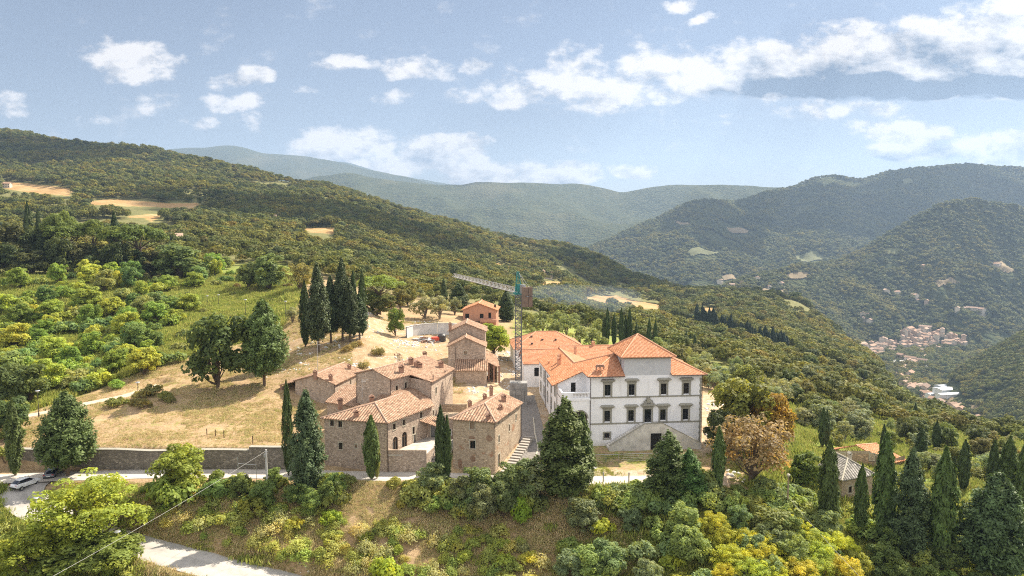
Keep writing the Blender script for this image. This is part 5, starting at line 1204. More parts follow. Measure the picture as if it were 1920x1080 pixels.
NAMES = {'cypress': ('cypress', 'cypress', 'crown', 'trunk'), 'conifer': ('conifer', 'conifer', 'crown', 'trunk'), 'bare_conifer': ('conifer', 'conifer', 'crown', 'trunk'), 'cedar': ('cedar', 'cedar', 'crown', 'trunk'), 'broad': ('broadleaf_tree', 'tree', 'crown', 'trunk'), 'olive': ('olive_tree', 'olive tree', 'crown', 'trunk'), 'pine': ('umbrella_pine', 'pine', 'crown', 'trunk'), 'shrub': ('shrub', 'shrub', 'foliage', 'stems'), 'weed': ('tall_weed', 'weed', 'foliage', 'stems'), 'sparse': ('thin_tree', 'tree', 'crown', 'trunk'), 'robinia': ('spreading_tree', 'tree', 'crown', 'trunk')}
PLANTS = []                               # everything planted, for the labels at the end
_pk = [0]
def plant(kind, pos, h, w, col, label, group=None, jit=.12, flatten=True):
    """a tree or shrub standing at pos, h high and w wide (metres)"""
    _pk[0] += 1; rr = random.Random(_pk[0] * 7919)
    cm, tm, H, Wd_ = T[kind][_pk[0] % len(T[kind])]; nm = NAMES[kind]
    e = empty(nm[0], pos, rr.uniform(0, 6.28), label, nm[1], group); sc = (w / Wd_, w / Wd_, h / H); e.scale = sc
    c = link(nm[2], cm, e); f = rr.uniform(1 - jit, 1 + jit); g = rr.uniform(1 - jit*.6, 1 + jit*.6)
    c.color = (col[0]*f*g, col[1]*f, col[2]*f, 1)
    if tm is not None: link(nm[3], tm, e)
    PLANTS.append(e); return e
def pxm(Y): return F / (Y * 1.01)
def tree(kind, px, base, top, wpx, col, label, group=None, Y=None):
    """planted where photo pixel (px, base) meets the ground; as tall and wide as it looks there"""
    p = on(px, Y) if Y else hit(px, base)
    h = max(1.2, zof(top, p.y) - p.z); return plant(kind, p - Vector((0,0,.1)), h, wpx / pxm(p.y) * (.90 if kind == 'cypress' else 1.05), col, label, group)
CY = (0.029,0.044,0.013); CYB = (0.042,0.062,0.016); CON = (0.046,0.064,0.018); BR = (0.075,0.108,0.026); YLG = (0.17,0.185,0.028); LG = (0.125,0.155,0.032); OL = (0.125,0.140,0.080); BN = (0.185,0.14,0.08); OR = (0.20,0.135,0.030); DG = (0.040,0.054,0.020); MG = (0.085,0.105,0.032); GG = (0.10,0.125,0.06)
ORD = ['leftmost','second from left','third from left','fourth from left','fifth from left','sixth from left','seventh from left','eighth from left','ninth from left','tenth from left','eleventh from left','twelfth from left']
def finish_labels():
    """plants that share a description are told apart by their row and their place in it"""
    by = {}
    for e in PLANTS: by.setdefault(e['label'], []).append(e)
    for lab, L in by.items():
        if len(L) == 1: continue
        rows = max(1, math.ceil(len(L) / 11)); L = sorted(L, key=lambda e: e.location.y)
        for r in range(rows):
            part = sorted(L[r*len(L)//rows:(r+1)*len(L)//rows], key=lambda e: e.location.x / e.location.y)
            rn = '' if rows == 1 else (', front row' if r == 0 else ', back row' if r == rows-1 else ', middle row' if rows == 3 else f', {("","second","third","fourth","fifth","sixth","seventh","eighth","ninth","tenth")[r]} row')
            for i, e in enumerate(part):
                pos = ORD[i] if i < len(part) - 1 or len(part) == 1 else 'rightmost'
                if len(part) == 2: pos = ('left one', 'right one')[i]
                e['label'] = f'{lab}, {pos}{rn}'
# ------------------------------------------------------------------ planting, near
tree('cypress', 541, 893, 714, 21, CY, 'tall slim cypress at the left corner of the hip roofed farmhouse')
tree('cypress', 697, 900, 779, 31, CYB, 'short plump cypress before the front wall of the hip roofed farmhouse')
tree('cypress', 827, 910, 761, 25, CY, 'tall cypress between the terrace stair and the narrow farmhouse')
tree('cypress', 839, 908, 778, 17, CY, 'slimmer cypress growing against the right side of a taller one by the terrace stair')
tree('cypress', 1346, 968, 799, 26, CYB, 'lone cypress on the bank before the right end of the villa', Y=106)
tree('conifer', 577, 918, 735, 70, (0.05,0.07,0.032), 'shaggy grey green conifer at the left of the hip roofed farmhouse')
tree('cypress', 707, 898, 800, 14, (.12,.12,.03), 'yellowed young cypress leaning on the plump cypress')
a_ = tree('conifer', 1058, 985, 750, 106, CON, 'largest dark conifer hiding the left corner of the villa', Y=105.5)
tree('conifer', 1091, 960, 775, 50, CON, 'narrow second leader right behind the largest dark conifer', Y=107)
tree('conifer', 1252, 985, 810, 84, CON, 'dark conifer with pointed top before the right half of the villa stair', Y=105)
tree('conifer', 1290, 985, 843, 66, (.045,.08,.02), 'brighter green conifer to the right of the pointed one before the villa', Y=104)
tree('cedar', 128, 893, 740, 104, (0.055,0.078,0.024), 'big dense cedar shading the parked cars')
tree('cedar', 496, 724, 566, 86, (0.06,0.082,0.024), 'tall rounded conifer alone on the dry slope above the barn')
tree('broad', 407, 728, 588, 128, (0.06,0.085,0.028), 'wide leafy oak on the dry slope left of the rounded conifer')
tree('cypress', 29, 893, 752, 30, (.05,.07,.02), 'cypress at the left edge beside the parking place')
tree('robinia', 172, 1085, 884, 190, (.15,.185,.032), 'large spreading yellow green tree at lower left by the bend', Y=95)
tree('robinia', 70, 1130, 985, 150, (.12,.14,.022), 'lower spreading green tree at the bottom left corner', Y=90)
tree('broad', 205, 1100, 1000, 120, (.10,.125,.03), 'rounded green tree under the spreading tree near the road bend', Y=92)
tree('broad', 120, 1110, 1010, 130, (.085,.115,.028), 'dark rounded green tree at the bottom left below the spreading tree', Y=91)
tree('broad', 340, 928, 838, 104, (.125,.155,.028), 'bright yellow green bushy tree on the roadside left of the utility pole', Y=106)
tree('shrub', 325, 935, 880, 95, LG, 'green shrub at the foot of the yellow green roadside tree', Y=104)
tree('sparse', 1412, 935, 768, 140, BN, 'thin brown leaved tree right of the villa', Y=110)
tree('broad', 1383, 838, 708, 125, (.10,.11,.026), 'big orange tinged green tree at the right corner of the villa', Y=128)
tree('broad', 1440, 860, 735, 90, OR, 'golden yellow tree behind the thin brown leaved tree', Y=126)
tree('broad', 1350, 850, 770, 62, DG, 'dark green bush by the right wall of the villa', Y=122)
tree('broad', 741, 630, 577, 36, BR, 'small bright green tree on the bare slope beside the concrete wall')
tree('broad', 926, 660, 606, 58, (.14,.18,.025), 'bright lime green tree beside the tiered stone house', Y=185)
for px, base, top, w, lab in ((505,547,476,62,'large round tree at the top of the left slope'), (484,545,488,40,'slimmer round tree left of the large round one on the slope top'), (465,545,492,42,'light green small tree on the slope top'), (340,525,457,92,'wide pale green tree at the edge of the dark grove'), (420,505,480,32,'small round green tree alone on the pale ridge')):
    tree('broad', px, base, top, w, (.09,.115,.04), lab)
tree('sparse', 563, 548, 491, 58, (.13,.12,.045), 'thin yellow brown leaved tree on the slope top')
tree('olive', 549, 606, 574, 32, OL, 'small grey olive tree by the lamp posts on the upper track')
# conifers and cypresses of the clump above the barn
CG = 'clump of conifers above the barn'
tree('cypress', 573, 651, 527, 21, CY, 'slim cypress on a bare trunk, left end of the clump above the barn', CG)
for px, base, top, w, lab in ((597,662,497,44,'front broad conifer of the clump above the barn'), (621,643,520,36,'second conifer of the clump above the barn'), (643,640,486,36,'tallest conifer in the middle of the clump above the barn'), (657,642,532,38,'bushy conifer right of the tallest one above the barn'), (674,637,552,34,'low conifer at the right end of the clump above the barn')):
    tree('bare_conifer', px, base, top, w, (.036,.050,.022), lab, CG)
tree('cypress', 664, 634, 507, 16, CY, 'slim cypress rising behind the clump above the barn, left of two', CG); tree('cypress', 680, 630, 508, 17, CY, 'slim cypress rising behind the clump above the barn, right of two', CG)
tree('pine', 712, 590, 512, 98, (.085,.12,.025), 'bright umbrella pine behind the conifer clump')
# top-left grove
for px, base, top, w, lab in ((178,500,404,52,'round umbrella pine in the middle of the dark grove'), (118,495,391,60,'umbrella pine standing at the back of the dark grove'), (262,500,414,104,'widest umbrella pine at the right end of the dark grove'), (132,505,410,84,'broad umbrella pine before the back one in the dark grove'), (225,498,417,70,'umbrella pine beside the widest one in the dark grove')):
    tree('pine', px, base, top, w, (.075,.10,.026), lab, 'umbrella pines of the dark grove', Y=285)
for px, base, top, w in ((15,515,418,70),(50,518,425,66),(85,515,432,64),(20,520,455,60),(115,520,445,60),(150,516,452,56),(185,518,462,52),(215,520,455,58),(250,518,468,52),(285,516,470,56),(305,512,478,44),(60,522,470,60),(-30,520,425,80),(130,520,478,50)):
    tree('broad', px, base, top, w, DG if px % 3 else (.055,.06,.025), 'dark broad tree of the upper left grove', 'dark grove on the upper left', Y=268 + (px*7 % 20))
tree('cypress', 57, 470, 379, 17, CY, 'taller of two cypresses on the skyline of the dark grove', Y=305); tree('cypress', 76, 470, 391, 11, CY, 'shorter of two cypresses on the skyline of the dark grove', Y=305)
tree('conifer', 218, 480, 399, 26, CY, 'pointed dark conifer at the back of the dark grove', Y=310)
# cypresses behind the villa
G = 'cypresses standing behind the villa'
for px, top, base in ((1133,595,640),(1138.5,577,646),(1151,588,646),(1164.5,578,645),(1172.5,592,643),(1180,577,645),(1193,606,645)):
    tree('cypress', px, base, top, 10.5, CY, 'cypress of the tight group behind the villa tower', G, Y=225 + (px*13 % 9))
for px, top, base in ((1216.5,596,648),(1228,600,650),(1232.5,628,655)): tree('cypress', px, base, top, 9.5, CY, 'cypress of the three just right of the tower roof', G, Y=232 + (px*13 % 7))
tree('cypress', 1257, 660, 631, 9, CY, 'single small cypress behind the east roof of the villa', G)
for px, top, base in ((1286,620,662),(1294,625,662),(1302,626,674),(1310,640,668),(1316,643,668),(1323,646,670),(1329,655,674),(1339,653,672)): tree('cypress', px, base, top, 8, CY, 'cypress of the file descending right of the villa', G)
G = 'row of cypresses along the far ridge'
rr = random.Random(5)
for i in range(38):
    f = i / 37; px = 1306 + 168*f + rr.uniform(-1.2,1.2); base = 611 + 44*f + rr.uniform(-1,1); hgt = rr.uniform(15,24)*(1 - .25*f) * (.6 if i in (9,17,25) else 1)
    p = hit(px, base, 300); h_ = hgt / pxm(p.y) * 1.9
    plant('cypress', p, h_, rr.uniform(2.6,4.0)*p.y/520, (.018,.03,.02), 'dark cypress of the long row along the far ridge', G)
# right hand cypresses
G = 'cypresses in the garden on the right'
for px, base, top, w, Y, lab in ((1551,985,827,40,104,'broad based cypress before the grey roofed cottage'), (1612,985,870,27,104,'smallest cypress before the cottage, between two larger ones'), (1655,1008,813,43,103,'tall cypress covering the left end of the orange roof'), (1763,1075,840,50,98,'biggest foreground cypress on the right'), (1542,838,764,17,0,'left of two thin cypresses joined above the cottage'), (1549,838,768,13,0,'right of two thin cypresses joined above the cottage'), (1727,862,803,22,0,'cypress right behind the orange roof'), (1755,846,789,17,0,'isolated cypress on the slope edge above the valley'), (1655,850,795,14,140,'cypress tip showing behind the tall one at the orange roof'), (1787,912,854,11,0,'thinnest cypress in the garden on the right'), (1806,922,824,23,0,'straight cypress left of the lawn on the right'), (1860,938,825,22,0,'left cypress of the trio at the right edge'), (1888,945,818,33,0,'middle and thickest cypress of the trio at the right edge'), (1916,965,826,27,0,'cypress at the right edge of the picture'), (1876,925,836,10,0,'thin cypress squeezed into the trio at the right edge'), (1715,800,755,9,0,'tiny cypress at the brink of the valley'), (1690,790,762,6,0,'tiniest cypress at the brink of the valley')):
    tree('cypress', px, base, top, w, CYB if w > 25 else CY, lab, G, Y=Y or None)
tree('conifer', 1704, 1075, 846, 72, (.045,.062,.026), 'ragged conifer between the two big cypresses on the right', Y=100)
tree('cedar', 1862, 1100, 893, 128, (.042,.065,.025), 'round dark evergreen at the lower right', Y=96)
tree('broad', 1510, 925, 848, 62, (.09,.12,.025), 'green bushy tree left of the grey roofed cottage', Y=118)
# dark conifers and olives behind the tiered house
for px, base, top, w, lab in ((949,600,545,34,'dark conifer left of the crane mast'), (860,575,532,40,'dark conifer behind the pink brick house'), (832,562,522,16,'pointed conifer above the olive pair')):
    tree('conifer', px, base, top, w, DG, lab, Y=250)
G = 'olive trees behind the hamlet'
for px, base, top, w in ((797,597,557,52),(824,599,556,46),(852,590,556,34)): tree('olive', px, base, top, w, OL, 'big grey olive above the concrete wall', G)
for px, base, top, w in ((998,630,590,40),(1018,622,585,40),(1040,640,598,40),(1062,632,592,44),(1085,648,612,46),(1108,650,615,44),(1122,640,600,38),(1002,650,615,30),(1078,612,586,34),(1045,608,583,30),(985,615,585,32),(1128,660,630,36)): tree('olive', px, base, top, w, (.105,.125,.05), 'round olive between the crane and the villa cypresses', G, Y=None)
def inpx(px, py, P): return bool(inpoly(np.array([px]), np.array([py]), P)[0])
def zone(P, n, kinds, spacing, label, group, seed, near=62, cap=None):
    """n plants whose feet stand inside a patch of hillside; kinds: (kind, weight, (h0,h1), (w/h), colours)"""
    rr = random.Random(seed); xs = [p[0] for p in P]; ys = [p[1] for p in P]; out = []; tries = 0
    while len(out) < n and tries < n * 40:
        tries += 1; px, py = rr.uniform(min(xs), max(xs)), rr.uniform(min(ys), max(ys))
        if not inpx(px, py, P): continue
        p = hit(px, py, near)
        if any((p.x-q[0])**2 + (p.y-q[1])**2 < (spacing*s)**2 for q, s in out): continue
        if any(m[0] == 'road' and seg_dist(np.array([p.x]), np.array([p.y]), m[1])[0][0] < m[2] + 1.2 for m in MODS): continue
        k = rr.choices(kinds, [q[1] for q in kinds])[0]; h_ = rr.uniform(*k[2]); col = rr.choice(k[4])
        out.append(((p.x, p.y), h_ / k[2][1])); e = plant(k[0], p - Vector((0,0,.15)), h_, h_ * k[3] * rr.uniform(.85, 1.2), col, label if isinstance(label, str) else label[k[0]], group, .18)
LUSH = [(.13,.18,.035), (.105,.15,.035), (.175,.205,.04), (.085,.125,.036), (.10,.145,.055), (.14,.165,.06), (.195,.225,.045), (.12,.17,.035)]
# overgrown field on the left
for P, n, lab, kk, sp, seed in (
    ([(0,520),(130,515),(300,520),(430,500),(440,535),(320,560),(0,570)], 44, ('leafy tree', 'green shrub', 'on the upper strip of the overgrown field'), [('broad',2,(6,9),1.0,LUSH),('shrub',3,(3,5.5),1.4,LUSH)], 4.2, 1),
    ([(0,570),(320,560),(345,600),(300,640),(0,650)], 66, ('leafy tree', 'green shrub', 'in the middle of the overgrown field'), [('broad',2,(5,8.5),1.05,LUSH),('shrub',4,(3,5.5),1.45,LUSH)], 3.6, 2),
    ([(0,650),(300,640),(300,700),(210,735),(60,742),(0,752)], 62, ('leafy tree', 'green shrub', 'in the overgrown field just above the track'), [('broad',1.4,(4.5,7.5),1.05,LUSH),('shrub',4,(2.4,4.8),1.5,LUSH)], 2.9, 3),
    ([(330,560),(430,545),(450,600),(350,680),(305,690),(300,640)], 14, ('leafy tree', 'green shrub', 'beside the wide oak on the left slope'), [('broad',1,(4,6.5),1.05,LUSH),('shrub',4,(2,4),1.5,LUSH)], 3.2, 4)):
    zone(P, n, kk, sp, {'broad': f'{lab[0]} {lab[2]}', 'shrub': f'{lab[1]} {lab[2]}'}, 'greenery of the overgrown field', seed)
zone([(0,740),(60,752),(40,800),(30,850),(0,880)], 10, [('broad',1,(6,9),.9,[(.06,.085,.03), MG]),('shrub',1,(3,4),1.4,[MG])], 2.2, {'broad': 'shady tree at left edge above the parking', 'shrub': 'shrub at the left edge above the parking place'}, 'trees at the left edge', 5)
zone([(205,735),(330,735),(350,755),(230,780),(190,770)], 7, [('shrub',1,(1.6,2.6),1.6,[(.10,.11,.035),(.13,.125,.045)])], 2.2, 'low scrubby shrub at the end of the track', 'scrub on the dry slope', 6)
zone([(640,655),(720,640),(740,690),(690,700)], 5, [('weed',1,(1.2,2.2),1.7,[(.17,.14,.06),(.14,.13,.05)])], 2.0, 'straw coloured scrub clump on the bare slope above the tall farmhouse', 'scrub on the dry slope', 7)
zone([(420,515),(560,520),(560,560),(520,575),(430,560)], 12, [('shrub',1,(1.8,3.4),1.5,[(.10,.105,.045),(.13,.115,.05)])], 3, 'dull green shrub on the terraces of the slope top', 'scrub on the dry slope', 8)
zone([(690,540),(840,535),(850,560),(760,585),(700,600)], 22, [('broad',2,(5,8.5),1.05,[(.085,.09,.03),MG,(.11,.105,.032)]),('olive',1,(4,5.5),1.15,[OL])], 5, {'broad': 'bushy tree on the brow left of pink house', 'olive': 'olive on the brow left of pink house'}, 'trees on the brow', 9)
# slope on the right of the villa
RS = [(.075,.09,.03), (.09,.105,.03), OL, (.06,.075,.028), (.10,.10,.034)]
zone([(1215,655),(1300,672),(1365,715),(1330,742),(1318,715),(1260,690)], 22, [('olive',2,(4,6),1.15,[OL,(.11,.13,.05)]),('broad',1,(4.5,7),1.05,RS)], 3.2, {'olive': 'olive on the slope just behind the villa', 'broad': 'leafy tree on the slope just behind the villa'}, 'olives behind the villa', 10)
zone([(1370,690),(1480,700),(1500,760),(1470,800),(1440,745),(1380,735)], 22, [('olive',2,(4,6.5),1.15,[OL,GG]),('broad',1.5,(5,8),1.05,RS)], 3.6, {'olive': 'olive on the slope right of the villa', 'broad': 'leafy tree on the slope right of the villa'}, 'trees on the right slope', 11)
zone([(1440,680),(1600,690),(1700,750),(1690,780),(1600,760),(1500,740)], 44, [('broad',3,(6,10),1.0,RS),('olive',1,(4,6),1.15,[OL])], 5.0, {'broad': 'leafy tree on the wooded valley slope', 'olive': 'olive of the wooded slope above the valley'}, 'trees on the right slope', 12)
zone([(1500,745),(1610,765),(1740,785),(1870,815),(1920,822),(1920,850),(1780,850),(1560,838),(1500,800)], 60, [('broad',3,(4.5,8),1.0,RS),('olive',2,(3.5,5.5),1.15,[OL,GG]),('shrub',2,(2.4,4),1.4,RS)], 3.4, {'broad': 'leafy tree on the lower slope behind the cottage', 'olive': 'olive on the lower slope behind the cottage', 'shrub': 'shrub on the lower slope behind the cottage'}, 'trees on the right slope', 13)
zone([(1700,850),(1920,850),(1920,930),(1840,915),(1720,900)], 26, [('broad',1,(3.5,6),1.0,RS),('olive',2,(3,5),1.15,[OL,GG]),('shrub',2,(2,3.4),1.4,RS)], 2.6, {'broad': 'leafy tree among the garden cypresses', 'olive': 'olive among the garden cypresses', 'shrub': 'shrub among the garden cypresses'}, 'garden greenery', 14)
# hedge below the villa road and the bank
HG = [(.09,.125,.034), (.115,.15,.04), (.135,.16,.048), (.10,.135,.052)]
zone([(770,905),(880,915),(1000,915),(1010,960),(900,985),(780,955)], 26, [('broad',1,(4,6.5),1.0,[(.09,.125,.055),(.075,.105,.04),GG]),('shrub',2,(2.6,4),1.4,HG)], 1.9, {'broad': 'grey green bushy tree on the bank below the narrow farmhouse', 'shrub': 'dense shrub on the bank below the narrow farmhouse'}, 'bushes on the bank', 15)
zone([(1110,915),(1200,912),(1330,915),(1340,960),(1150,975),(1110,950)], 24, [('shrub',1,(2.6,4.2),1.4,HG)], 1.6, 'dense shrub of the hedge below the villa road', 'bushes on the bank', 16)
zone([(1370,925),(1520,940),(1560,985),(1380,975)], 22, [('shrub',1,(2.4,4),1.4,HG)], 1.7, 'ivy covered shrub of the hedge below the brown tree', 'bushes on the bank', 17)
zone([(560,905),(650,915),(640,960),(580,950)], 7, [('shrub',1,(2,3.4),1.3,[(.12,.14,.035),(.10,.12,.04)])], 1.6, 'yellow green shrub at the roadside before the hip roofed farmhouse', 'bushes on the bank', 18)
zone([(395,905),(540,905),(640,915),(620,962),(480,960),(400,940)], 20, [('shrub',2,(1.8,3.2),1.35,HG+[(.13,.16,.04)]),('broad',1,(2.8,4.2),1.0,[(.10,.135,.04),(.08,.115,.035)])], 1.7, {'shrub': 'dense shrub below the road near the utility pole', 'broad': 'leafy young tree below the road near the utility pole'}, 'bushes on the bank', 26)
zone([(255,905),(310,905),(400,930),(400,960),(280,955)], 9, [('shrub',1,(1.6,2.8),1.4,HG)], 1.6, 'shrub on the verge below the yellow green roadside tree', 'bushes on the bank', 27)
zone([(720,910),(790,915),(800,960),(720,950)], 6, [('shrub',1,(1.8,2.8),1.3,[(.15,.155,.04),(.12,.13,.04)])], 1.6, 'light shrub on the bank right of the plump cypress', 'bushes on the bank', 19)
zone([(1050,1000),(1280,985),(1330,1000),(1560,1000),(1600,1120),(1030,1125)], 46, [('broad',1,(3.6,5.8),1.05,[GG,(.10,.135,.055),(.12,.15,.045),(.17,.19,.03)]),('shrub',2,(2.4,3.8),1.4,[(.12,.15,.07),(.10,.135,.06),(.18,.195,.03),(.12,.155,.045)])], 1.9, {'broad': 'bushy young tree in the bottom thicket', 'shrub': 'thick shrub in the bottom thicket'}, 'thicket at the bottom', 20)
zone([(1330,1010),(1560,1020),(1580,1110),(1360,1110)], 18, [('robinia',1,(3.4,5),1.2,[(.235,.245,.028),(.21,.215,.03),(.17,.21,.035)])], 2.2, 'yellow leaved young tree of the thicket at the bottom right', 'thicket at the bottom', 21)
zone([(1580,960),(1920,960),(1960,1130),(1580,1130)], 34, [('shrub',2,(2.4,4),1.4,HG),('broad',1,(3.6,5.5),1.0,[(.06,.085,.025),MG,(.15,.16,.03)])], 2.0, {'broad': 'young tree among the foreground cypresses', 'shrub': 'shrub among the foreground cypresses'}, 'garden greenery', 22)
WD = [(.18,.20,.055), (.21,.215,.07), (.15,.185,.045), (.20,.20,.09), (.23,.22,.10), (.14,.18,.05)]
zone([(250,930),(420,930),(560,960),(760,985),(1000,1010),(1020,1110),(700,1110),(480,1060),(260,990)], 130, [('weed',3,(.8,1.7),1.6,WD),('shrub',1,(1.4,2.2),1.5,[(.17,.19,.035),(.13,.16,.04),(.19,.195,.05)])], 1.25, {'weed': 'straw green weed clump on the dry bank below the road', 'shrub': 'low green shrub on the dry bank below the road'}, 'weeds on the dry bank', 23)
zone([(0,970),(60,990),(200,1040),(330,1070),(330,1110),(0,1110)], 24, [('weed',2,(.9,1.8),1.6,WD[:3]),('shrub',1,(1.5,2.6),1.4,[LG,MG])], 1.5, {'weed': 'weed clump in the grass at the lower left', 'shrub': 'low shrub in the grass at the lower left'}, 'weeds at the lower left', 24)
zone([(985,830),(1010,850),(1000,885),(950,890),(965,860)], 8, [('weed',1,(.4,.9),1.6,[(.19,.18,.05),(.16,.17,.04)])], .9, 'small weed clump in the plot beside the long steps', 'weeds beside the steps', 25)
for px, base, top, w, col, lab in ((620,985,950,42,(.12,.17,.02),'bright green round bush on the dry bank'), (475,970,925,62,(.12,.14,.03),'green bush at the foot of the utility pole'), (720,1100,1040,70,(.16,.19,.025),'lime green bush at the bottom edge below the farmhouses'), (955,950,890,50,(.045,.075,.022),'dark glossy bush on the bank below the steps'), (436,920,890,36,(.045,.06,.022),'dark round bush beside the road left of the utility pole'), (975,985,925,44,(.10,.16,.018),'vivid green shrub left of the largest conifer')):
    tree('shrub', px, base, top, w, col, lab)
finish_labels()
# ------------------------------------------------------------------ woods too many to count, grass
def wood_template(name, seed, H, Wd_, n, sz, mat):
    rng = np.random.default_rng(seed); C=[];Rr=[]
    for i in range(7):
        d = sphere_pts(1, rng)[0]; C.append(np.array([d[0]*Wd_*.24, d[1]*Wd_*.24, H*.55+abs(d[2])*H*.18])); Rr.append(Wd_*rng.uniform(.24,.34))
    P=[];Q=[];V_=[]
    for c, r in zip(C, Rr):
        d = sphere_pts(n//7, rng); d[:,2] = np.where(d[:,2] < -.3, -d[:,2], d[:,2]); P.append(c + d*r*(1-.2*rng.random((len(d),1)))); Q.append(d + np.array([0,0,.3])); V_.append(np.full(len(d), rng.uniform(.2,.8)))
    p = np.concatenate(P); o = bpy.data.objects.new(name, crown_mesh(name, p, np.concatenate(Q), np.concatenate(V_), np.zeros(len(p)), sz, sz, rng, 0, M[mat])); return o
def scatter(name, pts, scale, tmpl, kind='stuff'):
    me = bpy.data.meshes.new(name); me.vertices.add(len(pts)); me.vertices.foreach_set('co', np.ascontiguousarray(pts, np.float32).ravel())
    a = me.attributes.new('siz', 'FLOAT_VECTOR', 'POINT'); a.data.foreach_set('vector', np.ascontiguousarray(scale, np.float32).ravel())
    rot = np.zeros((len(pts), 3)); rot[:, 2] = RNG.uniform(0, 6.28, len(pts)); rot[:, :2] = RNG.normal(0, .06, (len(pts), 2))
    b = me.attributes.new('rot', 'FLOAT_VECTOR', 'POINT'); b.data.foreach_set('vector', np.ascontiguousarray(rot, np.float32).ravel())
    me.update(); o = link(name, me)
    g = bpy.data.node_groups.new(name + '_scatter', 'GeometryNodeTree'); g.interface.new_socket('Geometry', in_out='INPUT', socket_type='NodeSocketGeometry'); g.interface.new_socket('Geometry', in_out='OUTPUT', socket_type='NodeSocketGeometry')
    gi = g.nodes.new('NodeGroupInput'); go = g.nodes.new('NodeGroupOutput'); ip = g.nodes.new('GeometryNodeInstanceOnPoints'); jn = g.nodes.new('GeometryNodeJoinGeometry')
    for t in tmpl:
        oi = g.nodes.new('GeometryNodeObjectInfo'); oi.inputs['Object'].default_value = t
        gt = g.nodes.new('GeometryNodeGeometryToInstance'); g.links.new(oi.outputs['Geometry'], gt.inputs[0]); g.links.new(gt.outputs[0], jn.inputs[0])
    ri = g.nodes.new('FunctionNodeRandomValue'); ri.data_type = 'INT'; ri.inputs[4].default_value = 0; ri.inputs[5].default_value = len(tmpl) - 1
    def na(n):
        q = g.nodes.new('GeometryNodeInputNamedAttribute'); q.data_type = 'FLOAT_VECTOR'; q.inputs[0].default_value = n; return q.outputs[0]
    g.links.new(gi.outputs[0], ip.inputs['Points']); g.links.new(jn.outputs[0], ip.inputs['Instance']); ip.inputs['Pick Instance'].default_value = True
    g.links.new(ri.outputs[2], ip.inputs['Instance Index']); g.links.new(na('siz'), ip.inputs['Scale']); g.links.new(na('rot'), ip.inputs['Rotation']); g.links.new(ip.outputs[0], go.inputs[0])
    md = o.modifiers.new('scatter', 'NODES'); md.node_group = g; return tag(o, kind=kind)
WN = [wood_template('wood_tree', 100+i, 9, 8, 230, .62, 'wood_near') for i in range(4)]
WF = [wood_template('far_wood_tree', 110+i, 10, 11, 84, 1.5, 'wood_far') for i in range(3)]
# horizon table so that nothing is planted where the hills hide it
cm_ = np.maximum.accumulate((ZG - CAMZ) / YG[None], axis=1)
def seen(x, y, z, top=13):
    i = np.clip(((x / y - TG[0]) / (TG[1] - TG[0])).astype(int), 0, NTc-1); j = np.clip(((np.log(y*.985) - LY0) / (LY1 - LY0) * (NY-1)).astype(int), 0, NY-1)
    return (z + top - CAMZ) / y >= cm_[i, j]
Nn = 230000
u = RNG.random(Nn); y = np.sqrt(175**2 + u * (1800**2 - 175**2)); t = RNG.uniform(-1.04, .98, Nn); x = t * y
px = t * F + 960
# fewer, larger trees with distance
keep = RNG.random(Nn) < np.interp(y, [175, 400, 800, 1300], [1.0, .85, .55, .45])
x, y, t, px = x[keep], y[keep], t[keep], px[keep]; z = ground(x, y)
cov = cover_at(x, y); m = (cov[:, 2] > .45) & seen(x, y, z)
# clearings and groves
cl = fbm(x/70, y/70, 44, 3); open_ = np.interp(px, [0, 600, 1000, 1300, 1900], [.31, .30, .30, .36, .37])
m &= (cl > open_) 
m &= ~((px < 330) & (y > 520) & (y < 700) & (cl < .55)); m &= ~((px > 280) & (px < 480) & (y > 300) & (y < 420) & (RNG.random(len(x)) > .18))
def near_any(xx, yy):
    k = np.zeros(xx.shape, bool)
    for e in PLANTS:
        if e.location.y > 170 and not e.name.startswith(('shrub','tall')): k |= ((xx-e.location.x)**2 + (yy-e.location.y)**2) < 9
    return k
def in_front_of_field(xx, yy):
    k = np.zeros(xx.shape, bool)
    for dlt in (-4, 4, 12, 20, 28, 36): k |= seg_dist(xx*(yy+dlt)/yy, yy+dlt, ROWLINE)[0] < 6
    for P in FIELDS:
        for dlt in (0, 12, 25, 40, 55, 70, 90): k |= inpoly(xx*(yy+dlt)/yy, yy+dlt, P)
    return k
x, y, z, cl = x[m], y[m], z[m], cl[m]; m = ~near_any(x, y) & ~in_front_of_field(x, y); x, y, z, cl = x[m], y[m], z[m], cl[m]
big = np.interp(y, [175, 500, 1000, 1500], [.62, .85, 1.05, 1.2]) * RNG.uniform(.5, 1.5, len(x)) * np.interp(cl, [.3, .5], [.75, 1.05])
sc = np.stack([big*RNG.uniform(.9,1.15,len(x)), big*RNG.uniform(.9,1.15,len(x)), big*RNG.uniform(.75,1.1,len(x))], 1)
print('woodland', len(x)); scatter('woodland', np.stack([x, y, z - .3], 1), sc, WN)
def rowz(G3, x, y):
    Xg, Yg, Zg = G3; t = x / y; tt_ = Xg[:, 0] / Yg[:, 0]; i = np.clip(np.searchsorted(tt_, t), 1, len(tt_) - 1)
    return np.array([np.interp(b, Yg[k-1], Zg[k-1], left=-999, right=-999) for k, b in zip(i, y)])
def allz(x, y):
    g = np.where(y < 2590, ground(x, y), -216)
    for G3 in (HR3, HR4, HR5): g = np.maximum(g, rowz(G3, x, y))
    return g
def vhit(px, py, ymin=300):
    v = (540 - py) / F; q = math.cos(PITCH) + v*math.sin(PITCH); Yq = np.exp(np.linspace(np.log(ymin), np.log(4200), 900)); X = (px-960)/F/q*Yq; Z = CAMZ + Yq*(v*math.cos(PITCH) - math.sin(PITCH))/q
    g = allz(X, Yq); b = g >= Z; i = int(np.argmax(b)) if b.any() else len(Yq)-1; return Vector((X[i], Yq[i], g[i]))
FARF = []
